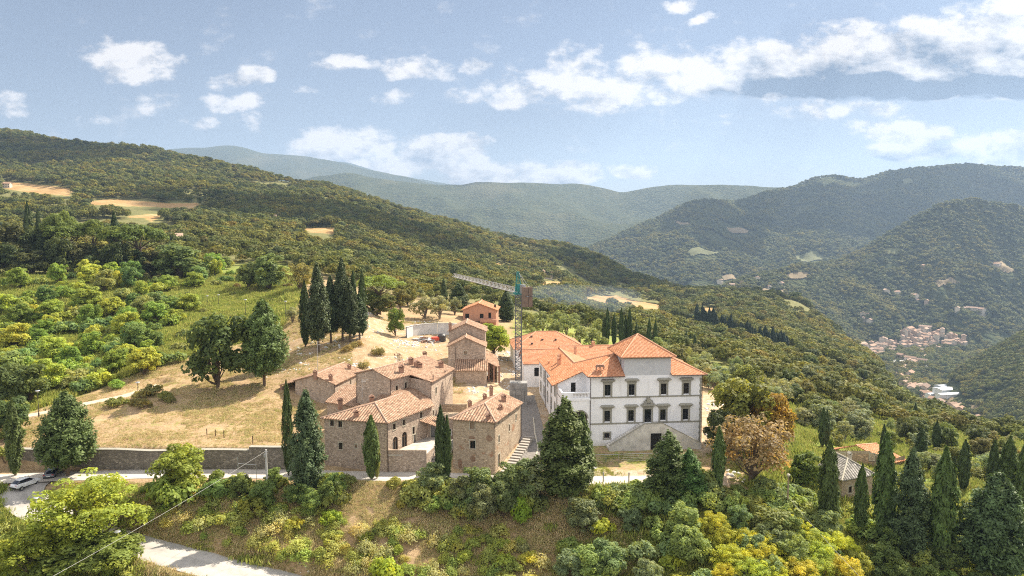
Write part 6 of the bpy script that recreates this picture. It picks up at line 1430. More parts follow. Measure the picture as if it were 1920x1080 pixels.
M['far_field'] = plain('far_stubble_field', (0.22,0.165,0.09), 0.95, 0.3, 0.02); M['far_meadow'] = plain('far_meadow', (0.12,0.125,0.05), 0.95, 0.25, 0.02)
for mt, P in (('far_field',[(1474,518),(1490,513),(1515,514),(1512,523),(1494,526),(1478,524)]), ('far_field',[(1352,519),(1375,518),(1380,526),(1358,527)]), ('far_field',[(1768,750),(1788,750),(1786,765),(1769,765)]), ('far_field',[(1815,764),(1838,766),(1836,778),(1818,776)]), ('far_meadow',[(1653,473),(1668,466),(1692,470),(1688,478),(1664,480)]), ('far_field',[(1362,428),(1404,434),(1402,438),(1366,434)]), ('far_meadow',[(1285,476),(1345,470),(1350,477),(1300,484)]), ('far_field',[(1395,552),(1480,546),(1500,540),(1502,545),(1470,552),(1400,557)]), ('far_meadow',[(1490,478),(1530,472),(1550,486),(1500,492)]), ('far_field',[(1265,414),(1292,418),(1296,423),(1268,419)]), ('far_field',[(1855,498),(1905,506),(1902,511),(1856,503)]), ('far_meadow',[(1690,338),(1708,334),(1716,344),(1696,347)]), ('far_field',[(1750,535),(1790,529),(1800,534),(1760,541)])):
    W_ = [vhit(a, b, 700) for a, b in P]; c = sum(W_, Vector()) / len(W_); FARF.append([(q.x, q.y) for q in W_])
    ys_ = [q.y for q in W_]; xs_ = [q.x for q in W_]; NX, NY_ = 26, 26; gx, gy = np.meshgrid(np.linspace(min(xs_), max(xs_), NX), np.linspace(min(ys_), max(ys_), NY_), indexing='ij')
    gz_ = allz(gx.ravel(), gy.ravel()) + 3.0; qf = grid_faces(NX, NY_); cxy = np.stack([gx.ravel(), gy.ravel()], 1)[qf].mean(1); qf = qf[inpoly(cxy[:,0], cxy[:,1], FARF[-1])]
    if len(qf): tag(link('field', mesh_np('field', np.stack([gx.ravel(), gy.ravel(), gz_], 1), qf.ravel(), np.full(len(qf), 4), [M[mt]], smooth=True)), kind='structure')
def town(x, y, z):
    v = np.tan(PITCH - np.arctan2(CAMZ - z, y)); d = y / (math.cos(PITCH) + v*math.sin(PITCH)); qx = 960 + x/d*F; qy = 540 - F*v; k = np.zeros(x.shape, bool)
    for P in ([(1650,708),(1690,662),(1725,662),(1690,704)],[(1684,618),(1800,622),(1845,648),(1740,664),(1684,660)],[(1655,690),(1700,700),(1760,760),(1840,806),(1810,816),(1740,786),(1680,740)],[(1696,650),(1800,660),(1800,700),(1700,700)],[(1735,705),(1805,718),(1805,765),(1760,752)],[(1604,650),(1682,638),(1684,664),(1612,684)]): k |= inpoly(qx, qy, P)
    return k & (y > 700)
def cover_hill(name, G3, n, size, tm, tr=(-.85, .9), smax=1.06):
    Xg, Yg, Zg = G3; a = np.hypot(np.diff(Xg, axis=0)[:, :-1], np.diff(Yg, axis=1)[:-1]); nu, nv = a.shape
    dx = np.abs(np.diff(Xg, axis=0)[:, :-1]); dy = np.abs(np.diff(Yg, axis=1)[:-1]); w = dx * dy; tt_ = (Xg / Yg)[:-1, :-1]; w = w * ((tt_ > tr[0]) & (tt_ < tr[1]))
    lim = int(nv * .78); w[:, lim:] = 0
    cum = np.cumsum(w.ravel()); k = np.searchsorted(cum, RNG.random(n) * cum[-1]); i, j = k // nv, k % nv; a_, b_ = RNG.random(n), RNG.random(n)
    def bl(Q): return (Q[i,j]*(1-a_) + Q[i+1,j]*a_)*(1-b_) + (Q[i,j+1]*(1-a_) + Q[i+1,j+1]*a_)*b_
    X_, Y_, Z_ = bl(Xg), bl(Yg), bl(Zg); g = fbm(X_/260, Y_/260, 77, 4); ok = (g > (.26 if name != 'hill_forest' else .1)) & (Z_ > -216)
    s = size * RNG.uniform(.6, 1.3, n) ; sc = np.stack([s, s*RNG.uniform(.85,1.2,n), s*RNG.uniform(.7,1.05,n)], 1)
    ok &= ~town(X_, Y_, Z_)
    for P in FARF:
        for dl in (0, 25, 50): ok &= ~inpoly(X_*(Y_+dl)/Y_, Y_+dl, P)
    scatter(name, np.stack([X_, Y_, Z_ - 1], 1)[ok], sc[ok], tm)
cover_hill('range_forest', HR3, 42000, 1.35, WF, (.05, .86)); cover_hill('spur_forest', HR4, 16000, 1.05, WF, (.15, .86)); cover_hill('hill_forest', HR5, 22000, 1.05, WN, (.5, .9))
# trees in the valley bottom
n = 5000; y = np.sqrt(820**2 + RNG.random(n)*(1900**2-820**2)); t = RNG.uniform(.33, .85, n); x = t*y; z = ground(x, y); m = (z < -190) & (fbm(x/60, y/60, 91, 3) > .5); m &= ~town(x, y, z)
scatter('valley_trees', np.stack([x, y, z], 1)[m], np.repeat(RNG.uniform(.5, 1.1, (m.sum(), 1)), 3, 1), WN)
# grass and weeds on the bank and the dry field
def tuft(name, seed, n, h, w):
    rng = np.random.default_rng(seed); P = np.stack([rng.normal(0, w*.35, n), rng.normal(0, w*.35, n), rng.random(n)*h*.55], 1); o = bpy.data.objects.new(name, None)
    nr = rng.normal(0, 1, (n, 3)); nr[:, 2] *= .3
    me = crown_mesh(name, P + np.array([0,0,h*.2]), nr, np.full(n, .5), rng.random(n)*.4, .05, h*.42, rng, 1.6, M['tuft_' + name.split('_')[0]])
    return bpy.data.objects.new(name, me)
def tuft_mat(key, cols):
    m = NT(key + '_grass'); oi = m.n('ShaderNodeObjectInfo').outputs['Random']; c = m.ramp(oi, [(i/(len(cols)-1), q) for i, q in enumerate(cols)]); c = m.mix(1.0, c, m.ramp(m.attr('var'), [(0.0,(.7,)*3),(1.0,(1.3,)*3)]), 'MULTIPLY')
    tr = m.n('ShaderNodeBsdfTranslucent'); m.put(tr.inputs[0], c); mx = m.n('ShaderNodeMixShader'); mx.inputs[0].default_value = .35; m.t.links.new(m.bsdf(c, .8, None, .1), mx.inputs[1]); m.t.links.new(tr.outputs[0], mx.inputs[2]); return m.done(mx.outputs[0])
M['tuft_dry'] = tuft_mat('dry', [(.48,.38,.20),(.62,.49,.27),(.70,.58,.34),(.50,.45,.19),(.38,.40,.13)]); M['tuft_green'] = tuft_mat('green', [(.24,.30,.06),(.36,.40,.08),(.46,.44,.11),(.20,.26,.06),(.50,.44,.15)])
TD = [tuft('dry_tuft', 200+i, 26, .55, .7) for i in range(3)]; TGn = [tuft('green_tuft', 210+i, 30, .6, .9) for i in range(3)]
def sow(name, n, yr, pxr, cond, tm, s0, s1):
    y = np.sqrt(yr[0]**2 + RNG.random(n)*(yr[1]**2-yr[0]**2)); t = RNG.uniform((pxr[0]-960)/F, (pxr[1]-960)/F, n); x = t*y; px = t*F+960
    keep = np.ones(n, bool)
    for mo in MODS:
        if mo[0] == 'road': keep &= seg_dist(x, y, mo[1])[0] > mo[2] + .25*RNG.random(n)
    cov = cover_at(x, y); keep &= cond(x, y, px, cov); x, y = x[keep], y[keep]; z = ground(x, y); s = RNG.uniform(s0, s1, len(x)) * np.interp(fbm(x/4, y/4, 31, 2), [.3,.7], [.6,1.3])
    print(name, len(x)); scatter(name, np.stack([x, y, z-.05], 1), np.repeat(s[:, None], 3, 1), tm)
clear = lambda x, y, px: ~((px > 595) & (px < 1000) & (y > 110.5) & (y < 150)) & ~((px > 1000) & (px < 1330) & (y > 122) & (y < 195))
pat = lambda x, y: fbm(x/5, y/5, 61, 4)
sow('dry_grass', 150000, (80, 108), (-60, 1500), lambda x, y, px, c: (c[:,0] < pat(x,y)+.12) & (pat(x+40,y) > .30), TD, .35, .9)
sow('bank_weeds', 40000, (78, 112), (-100, 2000), lambda x, y, px, c: (c[:,0] > pat(x,y)) & clear(x,y,px), TGn, .6, 1.5)
sow('field_grass', 110000, (112, 215), (-60, 900), lambda x, y, px, c: (c[:,0] < .4) & (c[:,1] < .4) & clear(x,y,px) & (y > 115.5) & (pat(x,y) > .38), TD, .3, .75)
sow('field_weeds', 110000, (118, 290), (-380, 640), lambda x, y, px, c: (c[:,0] > .5) & (c[:,2] < .6), TGn, 1.0, 2.6)
sow('slope_weeds', 50000, (108, 240), (1330, 2000), lambda x, y, px, c: (c[:,0] > .4) & (pat(x,y) > .38), TGn, .9, 2.2)
sow('lawn_weeds', 9000, (106, 127), (960, 1420), lambda x, y, px, c: (pat(x,y) > .52) & clear(x,y,px), TGn, .2, .5)
road('lawn', [on(1812, 133), on(1800, 126), on(1798, 118), on(1790, 110)], 2.6, M['turf'], .12)

# stones lying on the bare slope and yard
def rock(seed):
    rng = np.random.default_rng(seed); n = 6; th = np.linspace(0, 2*math.pi, n, endpoint=False); co = [(0,0,.32)]; f = []
    for z, r in ((.2,.32),(-.05,.42)):
        for a in th: k = r*rng.uniform(.65,1.2); co.append((k*math.cos(a), k*math.sin(a)*.8, z*rng.uniform(.7,1.3)))
    for i in range(n): f += [[0,1+i,1+(i+1)%n], [1+i,1+n+i,1+n+(i+1)%n], [1+i,1+n+(i+1)%n,1+(i+1)%n]]
    return bpy.data.objects.new('stone', mesh_np('stone', np.array(co), np.array(f).ravel(), np.full(len(f), 3), [M['concrete_pale']]))
RK = [rock(s) for s in (1,2,3)]
sow('loose_stones', 16000, (110, 220), (420, 1420), lambda x, y, px, c: (c[:,1] > .22) & (pat(x,y+60) > .52) & ((y > 150) | (px > 850)) & clear(x,y,px), RK, .25, 1.1)
sow('verge_stones', 5000, (84, 112), (-40, 1000), lambda x, y, px, c: seg_dist(x, y, ROAD_LOW)[0] < 4.2, RK, .15, .6)

# ------------------------------------------------------------------ unseen clouds added above the view to shade the hills
M['shade_cloud'] = plain('cloud_white', (0.9,0.9,0.9), 1.0, 0.03, 0.001)
def shade_cloud(cx, cy, gz_, h, rx, ry, seed):
    """an unseen flat cumulus added h above the ground point it shades"""
    k = h / math.tan(SUN_EL); c = Vector((cx + k*math.sin(SUN_AZ), cy + k*math.cos(SUN_AZ), gz_ + h)); rng = np.random.default_rng(seed)
    nu, nv = 48, 24; u = np.linspace(0, 2*math.pi, nu); v = np.linspace(.02, math.pi-.02, nv); U, V2 = np.meshgrid(u, v, indexing='ij')
    n = np.stack([np.cos(U)*np.sin(V2), np.sin(U)*np.sin(V2), np.cos(V2)], -1); d = 1 + .9*(fbm(n[...,0]*2.2+seed, n[...,1]*2.2+n[...,2], seed, 4) - .5); d[-1] = d[0]
    co = n * d[...,None] * np.array([rx, ry, min(rx, ry)*.28]); co[...,2] = np.where(co[...,2] < 0, co[...,2]*.3, co[...,2]); q = grid_faces(nu, nv)
    tag(link('shade_cloud', mesh_np('shade_cloud', (co + np.array(c)).reshape(-1,3), q.ravel(), np.full(len(q), 4), [M['shade_cloud']], smooth=True)), kind='structure')
for a in ((1450,3150,150,1850,400,420,1),(2150,3300,250,1900,420,300,2),(850,2850,100,1800,220,300,3),(-300,5200,300,2600,900,500,5),(-950,1250,200,1500,330,130,6),(-230,820,60,1500,250,120,7),(250,1000,20,1500,200,90,8)): shade_cloud(*a)
# ------------------------------------------------------------------ crane
def lattice(mb, p0, p1, w0, w1, n, up=Vector((0,0,1)), r=.05, rd=.03, tri=False):
    """square (or triangular) truss from p0 to p1, w0 to w1 wide, with n bays"""
    d = (p1 - p0).normalized(); a = d.cross(up).normalized(); b = a.cross(d).normalized()
    cs = [(-.5,-.5),(.5,-.5),(.5,.5),(-.5,.5)] if not tri else [(-.5,-.5),(.5,-.5),(0,.5)]
    st = []
    for i in range(n+1):
        c = p0.lerp(p1, i/n); w = w0 + (w1-w0)*i/n; st.append([c + a*x*w + b*y*w for x, y in cs])
    m = len(cs)
    for k in range(m): mb.tube(st[0][k], st[n][k], r, n=5)
    for i in range(n):
        for k in range(m):
            q = (k+1) % m
            if i % 2: mb.tube(st[i][k], st[i+1][q], rd, n=4, caps=False)
            else: mb.tube(st[i][q], st[i+1][k], rd, n=4, caps=False)
            mb.tube(st[i][k], st[i][q], rd, n=4, caps=False)
    return st
cb = atz(972, 757, 3.2); CX, CYY = cb.x, 147.0
crane = empty('tower_crane', (CX, CYY, 3.2), 0, 'grey lattice tower crane with teal head standing between hamlet and villa', 'crane')
zt0 = zof(709, CYY); zt1 = zof(551, CYY); ztop = zof(509, CYY)
b_ = MB(); 
for i in range(4): b_.box((CX, CYY, 2.6 + i*1.32 + .66), (3.9 - .12*(i % 2), 2.9 - .1*(i % 2), 1.28), 0)
b_.box((CX-.95, CYY-1.5, 5.0), (.5,.2,3.0)); b_.box((CX+.95, CYY-1.5, 5.0), (.5,.2,3.0)); b_.build('ballast_base', M['concrete'], crane)
mb = MB(); lattice(mb, Vector((CX, CYY, zt0-.4)), Vector((CX, CYY, zt1)), 1.35, 1.35, 24, Vector((0,1,.01)), .10, .06); mb.build('mast', M['crane_steel'], crane)
mb = MB(); hd = lattice(mb, Vector((CX, CYY, zt1)), Vector((CX-.1, CYY, ztop)), 1.5, .35, 7, Vector((0,1,.01)), .10, .055); mb.box((CX, CYY, zt1+.1), (1.9,1.9,.35), .3); mb.box((CX+.1, CYY-.4, zt1+1.3), (1.0,1.0,1.6), .3); mb.build('slewing_head', M['teal'], crane)
jr = Vector((CX-.4, CYY+.6, zof(544, CYY))); jt = at(850.7, 515.5, 183)
mb = MB(); lattice(mb, jr, jt, 1.05, .85, 34, Vector((0,0,1)), .075, .045, True); jb = mb.build('jib', M['pole_grey'], crane)
mb = MB(); q = jr.lerp(jt, .3); mb.box(q - Vector((0,0,.8)), (.9,.9,.35), .3); mb.build('trolley', M['metal_dark'], crane)
jd = (jt - jr); jd.z = 0; jd.normalize(); cw = Vector((CX, CYY, zof(552, CYY))) - jd*4.2
mb = MB(); mb.tube(Vector((CX, CYY, cw.z)) + Vector((.5,.3,0)), cw - jd*1.6 + Vector((.5,.3,0)), .09, n=5); mb.tube(Vector((CX, CYY, cw.z)) + Vector((-.5,-.3,0)), cw - jd*1.6 + Vector((-.5,-.3,0)), .09, n=5)
for k in range(6): c = Vector((CX, CYY, cw.z)) - jd*(.6+k*.9); mb.tube(c + Vector((.55,.35,0)), c + Vector((-.55,-.35,0)), .05, n=4)
mb.build('counter_jib', M['crane_steel'], crane)
mb = MB(); ang = math.atan2(jd.y, jd.x) 
for k in (-1, 1): mb.box((cw.x + .5*k*-jd.y, cw.y + .5*k*jd.x, cw.z - .2), (1.3,.92,4.2), ang)
mb.build('counterweight', M['weight'], crane)
mb = MB(); c = Vector((CX, CYY, cw.z + 1.3)) - jd*2.2; mb.box(c, (1.0,1.0,1.9), ang); mb.build('winch_frame', M['galv'], crane)
mb = MB()
for k in (-.4, .4): mb.tube((CX, CYY, ztop-.1), cw + Vector((k*-jd.y, k*jd.x, 1.9)), .03, n=4)
mb.tube((CX, CYY, ztop-.1), jr.lerp(jt, .45) + Vector((0,0,.5)), .02, n=4); mb.build('tie_cable', M['galv'], crane)
# concrete ramp slab beside the crane
mb = MB(); p = [atz(935,657,6.4), atz(985,657,6.4), atz(990,676,5.6), atz(955,678,5.6)]; mb.slab([p[3], p[2], p[1], p[0]], .5)
for a, b in ((p[3], p[0]),): mb.face([a - Vector((0,0,3)), a, b, b - Vector((0,0,3))])
tag(mb.build('concrete_ramp', M['concrete_pale']), 'pale concrete deck slab left of the crane mast', 'ramp')
mb = MB(); a, b = p[3] + Vector((.6,1.2,-.5)), p[2] + Vector((-.4,1.2,-.5)); mb.face([a - Vector((0,0,3)), b - Vector((0,0,3)), b, a]); wl_ = mb.build('concrete_wall', M['dark']); tag(wl_, 'dark sheet painted as the shaded opening under the pale concrete deck', 'wall')  # near-black sheet paints the shade of the void under the deck

# ------------------------------------------------------------------ walls
def wall_run(name, label, cat, pts, z0, z1, th, mat, cope=None):
    r = empty(name, pts[0], 0, label, cat); mb = MB(); cp = MB(); L = 0
    for a, b in zip(pts[:-1], pts[1:]):
        a = Vector((a.x, a.y, 0)); b = Vector((b.x, b.y, 0)); d = (b-a).normalized(); n = Vector((d.y, -d.x, 0)); l = (b-a).length; K = max(1, int(l/4))
        for i in range(K):
            p, q = a.lerp(b, i/K), a.lerp(b, (i+1)/K); u0, u1 = L + l*i/K, L + l*(i+1)/K
            t0 = z1 + .25*(float(vnoise(np.array([u0/5]), np.array([1.]), 3)[0])-.5); t1 = z1 + .25*(float(vnoise(np.array([u1/5]), np.array([1.]), 3)[0])-.5)
            mb.face([p + Vector((0,0,z0)), q + Vector((0,0,z0)), q - n*.12 + Vector((0,0,t1)), p - n*.12 + Vector((0,0,t0))], [(u0,z0),(u1,z0),(u1,t1),(u0,t0)])
            mb.face([q - n*th + Vector((0,0,z0)), p - n*th + Vector((0,0,z0)), p - n*th + Vector((0,0,t0)), q - n*th + Vector((0,0,t1))], [(u1,z0),(u0,z0),(u0,t0),(u1,t1)])
            A = [p + n*.02 + Vector((0,0,t0-.005)), q + n*.02 + Vector((0,0,t1-.005)), q - n*(th+.05) + Vector((0,0,t1-.005)), p - n*(th+.05) + Vector((0,0,t0-.005))]; B = [v + Vector((0,0,.05)) for v in A]
            cp.face(B); [cp.face([A[k], A[(k+1)%4], B[(k+1)%4], B[k]]) for k in range(4)]
        L += l
    mb.build('wall', mat, r); cp.build('coping', cope or mat, r); return r
wall_run('retaining_wall', 'long grey stone retaining wall along the upper side of the road', 'wall', [Vector(p) for p in [atz(20,877,0), atz(158,879.5,0), atz(282,881,0), atz(467,880,0)]], -.6, 3.35, .9, M['stone_wall'], M['grey_stone'])
wall_run('retaining_wall', 'taller end of the retaining wall next to the slim cypress', 'wall', [Vector(p) for p in [atz(467.5,880.2,0), atz(560,880.5,0)]], -.6, 3.95, .9, M['stone_wall'], M['grey_stone'])
arc = [at(763,600,191), at(775,600,195), at(795,600,198), at(820,600,199), at(845,600,198), at(868,600,196)]
wall_run('concrete_wall', 'curved pale concrete retaining wall behind the rubble heap', 'wall', [Vector((p.x, p.y, 0)) for p in arc], 8.5, 14.0, .4, M['concrete_pale'])
cc_ = at(798, 632, 190); rb = MB(); rr = random.Random(3)
for i in range(150):
    a = rr.uniform(0, 6.28); s = math.sqrt(rr.random()); x, y = cc_.x + 4.0*s*math.cos(a), cc_.y + 1.9*s*math.sin(a); z = gz(x, y) + 1.5*(1-s)*rr.random()
    e_ = Matrix.Translation((x, y, z)) @ Matrix.Rotation(rr.uniform(0,6), 4, 'Z') @ Matrix.Rotation(rr.uniform(-.6,.6), 4, 'X'); rb.box((0,0,0), (rr.uniform(.2,2.2), rr.uniform(.15,.5), rr.uniform(.1,.4)), 0, rr.choice((0,0,1,2)), e_)
tag(rb.build('rubble_heap', [M['concrete_pale'], M['wood_pale'], M['chimney_brick']]), 'heap of planks and broken masonry before the concrete wall', 'rubble heap')
p = at(816, 629, 190.5); mb = MB(); mb.lathe((p.x, p.y, gz(p.x,p.y)-.1), [(.9,0),(1.15,1.3),(1.2,1.35),(1.1,1.35)], 10); mb.box((p.x+.9, p.y, gz(p.x,p.y)+.5), (1.2,1.0,1.3), .5); tag(mb.build('plastic_bin', M['red_plastic']), 'red plastic bins beside the rubble heap', 'bin')
p = at(828.5, 630, 191); z_ = gz(p.x, p.y); mb = MB(); mb.lathe((p.x, p.y, z_-.2), [(1.1,0),(1.15,.3),(1.1,.6),(1.15,.9),(1.1,1.2),(1.15,1.5),(1.1,1.9),(.7,2.3),(.3,2.4)], 14); tag(mb.build('water_tank', M['metal_dark']), 'dark ribbed water tank left of the tiered house', 'tank')

# ------------------------------------------------------------------ lamps, poles, posts
def lamp(px, base, top, label, Y=None):
    p = on(px, Y) if Y else hit(px, base); h_ = max(2.2, zof(top, p.y) - p.z); e = empty('street_lamp', p, 0, label, 'street lamp', 'street lamps')
    m = MB(); m.lathe(p + Vector((0,0,-.3)), [(.13,0),(.13,1.1),(.07,1.2),(.055,h_+.1)], 8); m.build('post', M['metal_dark'], e)
    m = MB(); m.lathe(p + Vector((0,0,h_-.25)), [(.08,0),(.30,.16),(.28,.24)], 10); m.build('lantern', M['white_metal'], e)
    m = MB(); m.lathe(p + Vector((0,0,h_)), [(.44,0),(.46,.03),(.40,.09),(.15,.15)], 14); m.build('lamp_shade', M['galv'], e)
lamp(222, 1053, 997, 'street lamp at the bend of the lower road'); lamp(69, 992, 934, 'street lamp left of the spreading tree by the parking place'); lamp(73, 782, 733, 'street lamp on the dirt track above the cedar'); lamp(259, 741, 717, 'street lamp near the upper end of the dirt track')
lamp(389, 577, 555, 'left one of two small street lamps in the green field'); lamp(410, 575, 553, 'right one of two small street lamps in the green field'); lamp(461, 600, 562, 'street lamp alone above the rounded conifer'); lamp(536, 602, 565, 'street lamp left of the conifer clump')
p = hit(745, 690); e = empty('lamp_post', p, 0, 'double lantern lamp post behind the tall farmhouse', 'lamp post'); m = MB(); m.tube(p - Vector((0,0,.2)), p + Vector((0,0,3.2)), .06, n=6); m.tube(p + Vector((-.6,0,3.0)), p + Vector((.6,0,3.0)), .04, n=5); m.build('post', M['metal_dark'], e)
for k in (-.6, .6): m = MB(); m.lathe(p + Vector((k,0,3.0)), [(.1,0),(.2,.3),(.22,.35),(.05,.5)], 8); m.build('lantern', M['chimney_brick'], e)
def cable(name, a, b, sag, r, mat, label):
    a, b = Vector(a), Vector(b); pts = [a.lerp(b, i/24) - Vector((0,0,sag*4*(i/24)*(1-i/24))) for i in range(25)]; m = MB(); m.path(pts, r, 5); tag(m.build(name, mat), label, 'cable')
p = on(501, 106.3); tp = zof(843, p.y); e = empty('utility_pole', p, 0, 'pale concrete utility pole on the bank with a cable to the lower left', 'utility pole'); m = MB(); m.tube(p - Vector((0,0,.8)), Vector((p.x, p.y, tp)), .21, .13, 10); m.build('pole', M['pole_grey'], e)
m = MB(); m.box((p.x-.12, p.y-.2, tp-.9), (.35,.3,.5)); m.tube((p.x-.3, p.y, tp-.35), (p.x+.3, p.y, tp-.35), .05, n=5); m.build('bracket', M['galv'], e)
cable('overhead_cable', (p.x-.15, p.y-.1, tp-.3), at(60, 1102, 70), .35, .018, M['pole_grey'], 'pale overhead cable running down to the lower left')
cable('overhead_cable', (p.x+.1, p.y, tp-5.8), on(548, 107.5) + Vector((0,0,3.2)), .6, .03, M['metal_dark'], 'thin slack cable from the pale pole to the slim cypress')
p = on(1476, 105); tp = zof(892, p.y); e = empty('utility_pole', p, 0, 'weathered wooden utility pole in the ivy below the brown tree', 'utility pole'); m = MB(); m.tube(p - Vector((0,0,.8)), Vector((p.x, p.y, tp)), .15, .11, 8); m.build('pole', M['wood_pale'], e); m = MB(); m.lathe((p.x, p.y, tp-.1), [(.2,0),(.3,.15),(.25,.35),(.08,.45)], 8); m.build('insulator', M['cut_stone'], e)
cable('overhead_cable', (p.x, p.y-.1, tp-3.3), at(1640, 1110, 80), .3, .016, M['pole_grey'], 'pale cable from the wooden pole down to the bottom right')
cable('overhead_cable', (p.x, p.y+.1, tp-3.6), at(1540, 958, 112), .2, .03, M['pole_grey'], 'short pale cable from the wooden pole towards the cottage')
e = empty('goal_frame', on(463, 109), 0, 'thin metal frame of two posts and a crossbar at the roadside', 'frame'); a, b = on(447, 108.6), on(481, 108.6); m = MB(); m.tube(a - Vector((0,0,.3)), (a.x, a.y, zof(857, a.y)), .06, n=6); m.build('post', M['galv'], e); m = MB(); m.tube(b - Vector((0,0,.3)), (b.x, b.y, zof(871, b.y)), .045, n=6); m.build('post', M['galv'], e); m = MB(); m.tube((a.x, a.y, zof(869, a.y)), (b.x, b.y, zof(872, b.y)), .045, n=6); m.build('crossbar', M['galv'], e)
for px, base, top, lab in ((388,817,804,'leftmost of three dark fence posts above the retaining wall'), (404,819,806,'middle of three dark fence posts above the retaining wall'), (420,821,808,'rightmost of three dark fence posts above the retaining wall'), (474,833,818,'single dark post on top of the taller wall end')):
    p = hit(px, base, 116); m = MB(); h_ = zof(top, p.y) - p.z; m.box((p.x, p.y, p.z + h_/2 - .2), (.14,.14,h_+.4), .3); m.box((p.x, p.y, p.z + h_ + .02), (.18,.18,.05), .3); tag(m.build('fence_post', M['wood']), lab, 'fence post', 'posts above the road wall')
# wire fence before the villa
fe = empty('wire_fence', atz(1190, 862, 0), 0, 'wire fence with pale top rail before the villa stair', 'fence'); A, B = atz(1112, 868, 0), atz(1300, 862, 0); m = MB()
for i in range(9):
    q = A.lerp(B, i/8); q.z = gz(q.x, q.y); pm = MB(); pm.tube(q - Vector((0,0,.3)), q + Vector((0,0,1.45)), .045, n=5); pm.build('post', M['galv'], fe)
for z_ in (1.42,): m.tube(A + Vector((0,0,z_)), B + Vector((0,0,z_)), .05, n=5)
m.build('rail', M['galv'], fe); m = MB()
for z_ in (.15,.45,.75,1.1): m.tube(A + Vector((0,0,z_)), B + Vector((0,0,z_)), .012, n=3)
for i in range(90): q = A.lerp(B, i/89); m.tube(q + Vector((0,0,.1)), q + Vector((0,0,1.4)), .007, n=3, caps=False)
m.build('wire_mesh', M['galv'], fe)
for px, base, top, lab in ((1131,903,884,'left grey post on the road edge before the villa'), (1179,908,889,'right grey post on the road edge before the villa'), (1286,894,872,'thin post at the right end of the villa lawn')):
    p = on(px, 108.6); m = MB(); m.box((p.x, p.y, p.z+.75), (.16,.16,1.9), .2); m.box((p.x, p.y, p.z+1.72), (.2,.2,.06), .2); tag(m.build('post', M['concrete']), lab, 'post', 'posts before the villa')
for px, base, top, lab, Y in ((595,699,640,'tall tv antenna at the left end of the barn roof',142), (679,745,712,'tv antenna behind the ridge of the hip roofed farmhouse',127)):
    a = at(px, base+6, Y); b = at(px, top, Y); m = MB(); m.tube(a, b, .045, n=5)
    for f0, w_ in ((.98,.9),(.90,.6),(.55,.7)): q = a.lerp(b, f0); m.tube(q + Vector((-w_*.2,0,0)), q + Vector((w_,.2,0)), .03, n=4); [m.tube(q + Vector((w_*k/4,.05*k-.35,0)), q + Vector((w_*k/4,.05*k+.35,0)), .015, n=3) for k in range(5)]
    tag(m.build('tv_antenna', M['pole_grey']), lab, 'antenna')
for px, base, top, Y in ((812,768,706,128.5), (834.5,752,697,135)):
    a = at(px, base, Y); b = at(px, top, Y); m = MB(); m.tube(a, b, .09, n=6); m.tube(b, b + Vector((0,0,.2)), .14, n=6); m.build('flue_pipe', M['copper'], hC.root)

# ------------------------------------------------------------------ parked cars
def car(px, py, ang, paint, label, roofm=None, dark=False):
    p = atz(px, py, 0); p.z = gz(p.x, p.y) + .17
    e = empty('parked_car', p, ang, label, 'car', 'parked cars'); MW = Matrix.Translation(p) @ Matrix.Rotation(ang, 4, 'Z')
    def loft(name, st, mat, parent, n=16, cap=True):
        co = []; 
        for x, y0, y1, z0, z1, k in st:
            for i in range(n):
                t = 2*math.pi*i/n; c, s_ = math.cos(t), math.sin(t); y = math.copysign(abs(c)**k, c); z = math.copysign(abs(s_)**k, s_)
                zz = z0 + (z1-z0)*(z+1)/2; yy = y*(y0 + (y1-y0)*(z+1)/2); co.append(MW @ Vector((x, yy, zz)))
        m = MB()
        for a in range(len(st)-1):
            for i in range(n): m.face([co[a*n+i], co[a*n+(i+1)%n], co[(a+1)*n+(i+1)%n], co[(a+1)*n+i]])
        if cap: m.face([co[i] for i in range(n)][::-1]); m.face([co[(len(st)-1)*n+i] for i in range(n)])
        return m.build(name, mat, parent, smooth=False)
    body = loft('body', [(-2.1,.70,.72,.38,.72,.45),(-2.02,.82,.80,.28,.92,.4),(-1.6,.88,.84,.22,.98,.38),(-.6,.90,.86,.20,.96,.38),(.5,.90,.86,.20,.94,.38),(1.2,.88,.80,.22,.86,.4),(1.75,.84,.74,.26,.76,.45),(2.05,.72,.64,.34,.62,.5)], M[paint], e)
    loft('cabin_glass', [(-1.85,.76,.66,.90,1.0,.45),(-1.35,.80,.60,.90,1.37,.4),(-.5,.81,.60,.90,1.44,.4),(.2,.80,.58,.90,1.40,.4),(.95,.76,.66,.86,.96,.45)], M['car_glass'], e)
    loft('roof', [(-1.40,.60,.56,1.36,1.42,.5),(-.5,.63,.58,1.42,1.49,.5),(.15,.62,.56,1.38,1.45,.5)], M[roofm or paint], e, 12)
    for sx_ in (-1.3, 1.3):
        for sy_ in (-.80, .80):
            c = MW @ Vector((sx_, sy_, .16)); ax = (MW.to_3x3() @ Vector((0,1,0))); m = MB(); m.tube(c - ax*.11, c + ax*.11, .33, n=16); w = m.build('wheel', M['rubber'], e); m = MB(); m.tube(c - ax*.118, c + ax*.118, .20, n=12); m.build('rim', M['rim'], w)
    for sy_ in (-.62, .62):
        m = MB(); m.box((0,0,0), (.16,.30,.16), 0, 0, MW @ Matrix.Translation((-2.0, sy_, .78))); m.build('tail_light', M['red_light'], e)
        m = MB(); m.box((0,0,0), (.22,.16,.13), 0, 0, MW @ Matrix.Translation((.55, sy_*1.55, .98))); m.build('wing_mirror', M[paint], e)
    m = MB(); m.box((0,0,0), (.04,.52,.12), 0, 0, MW @ Matrix.Translation((-2.10, 0, .58))); m.build('number_plate', M['plate'], e)
    m = MB(); m.box((0,0,0), (.12,1.5,.18), 0, 0, MW @ Matrix.Translation((-2.08, 0, .38))); m.build('bumper', M['rubber'], e)
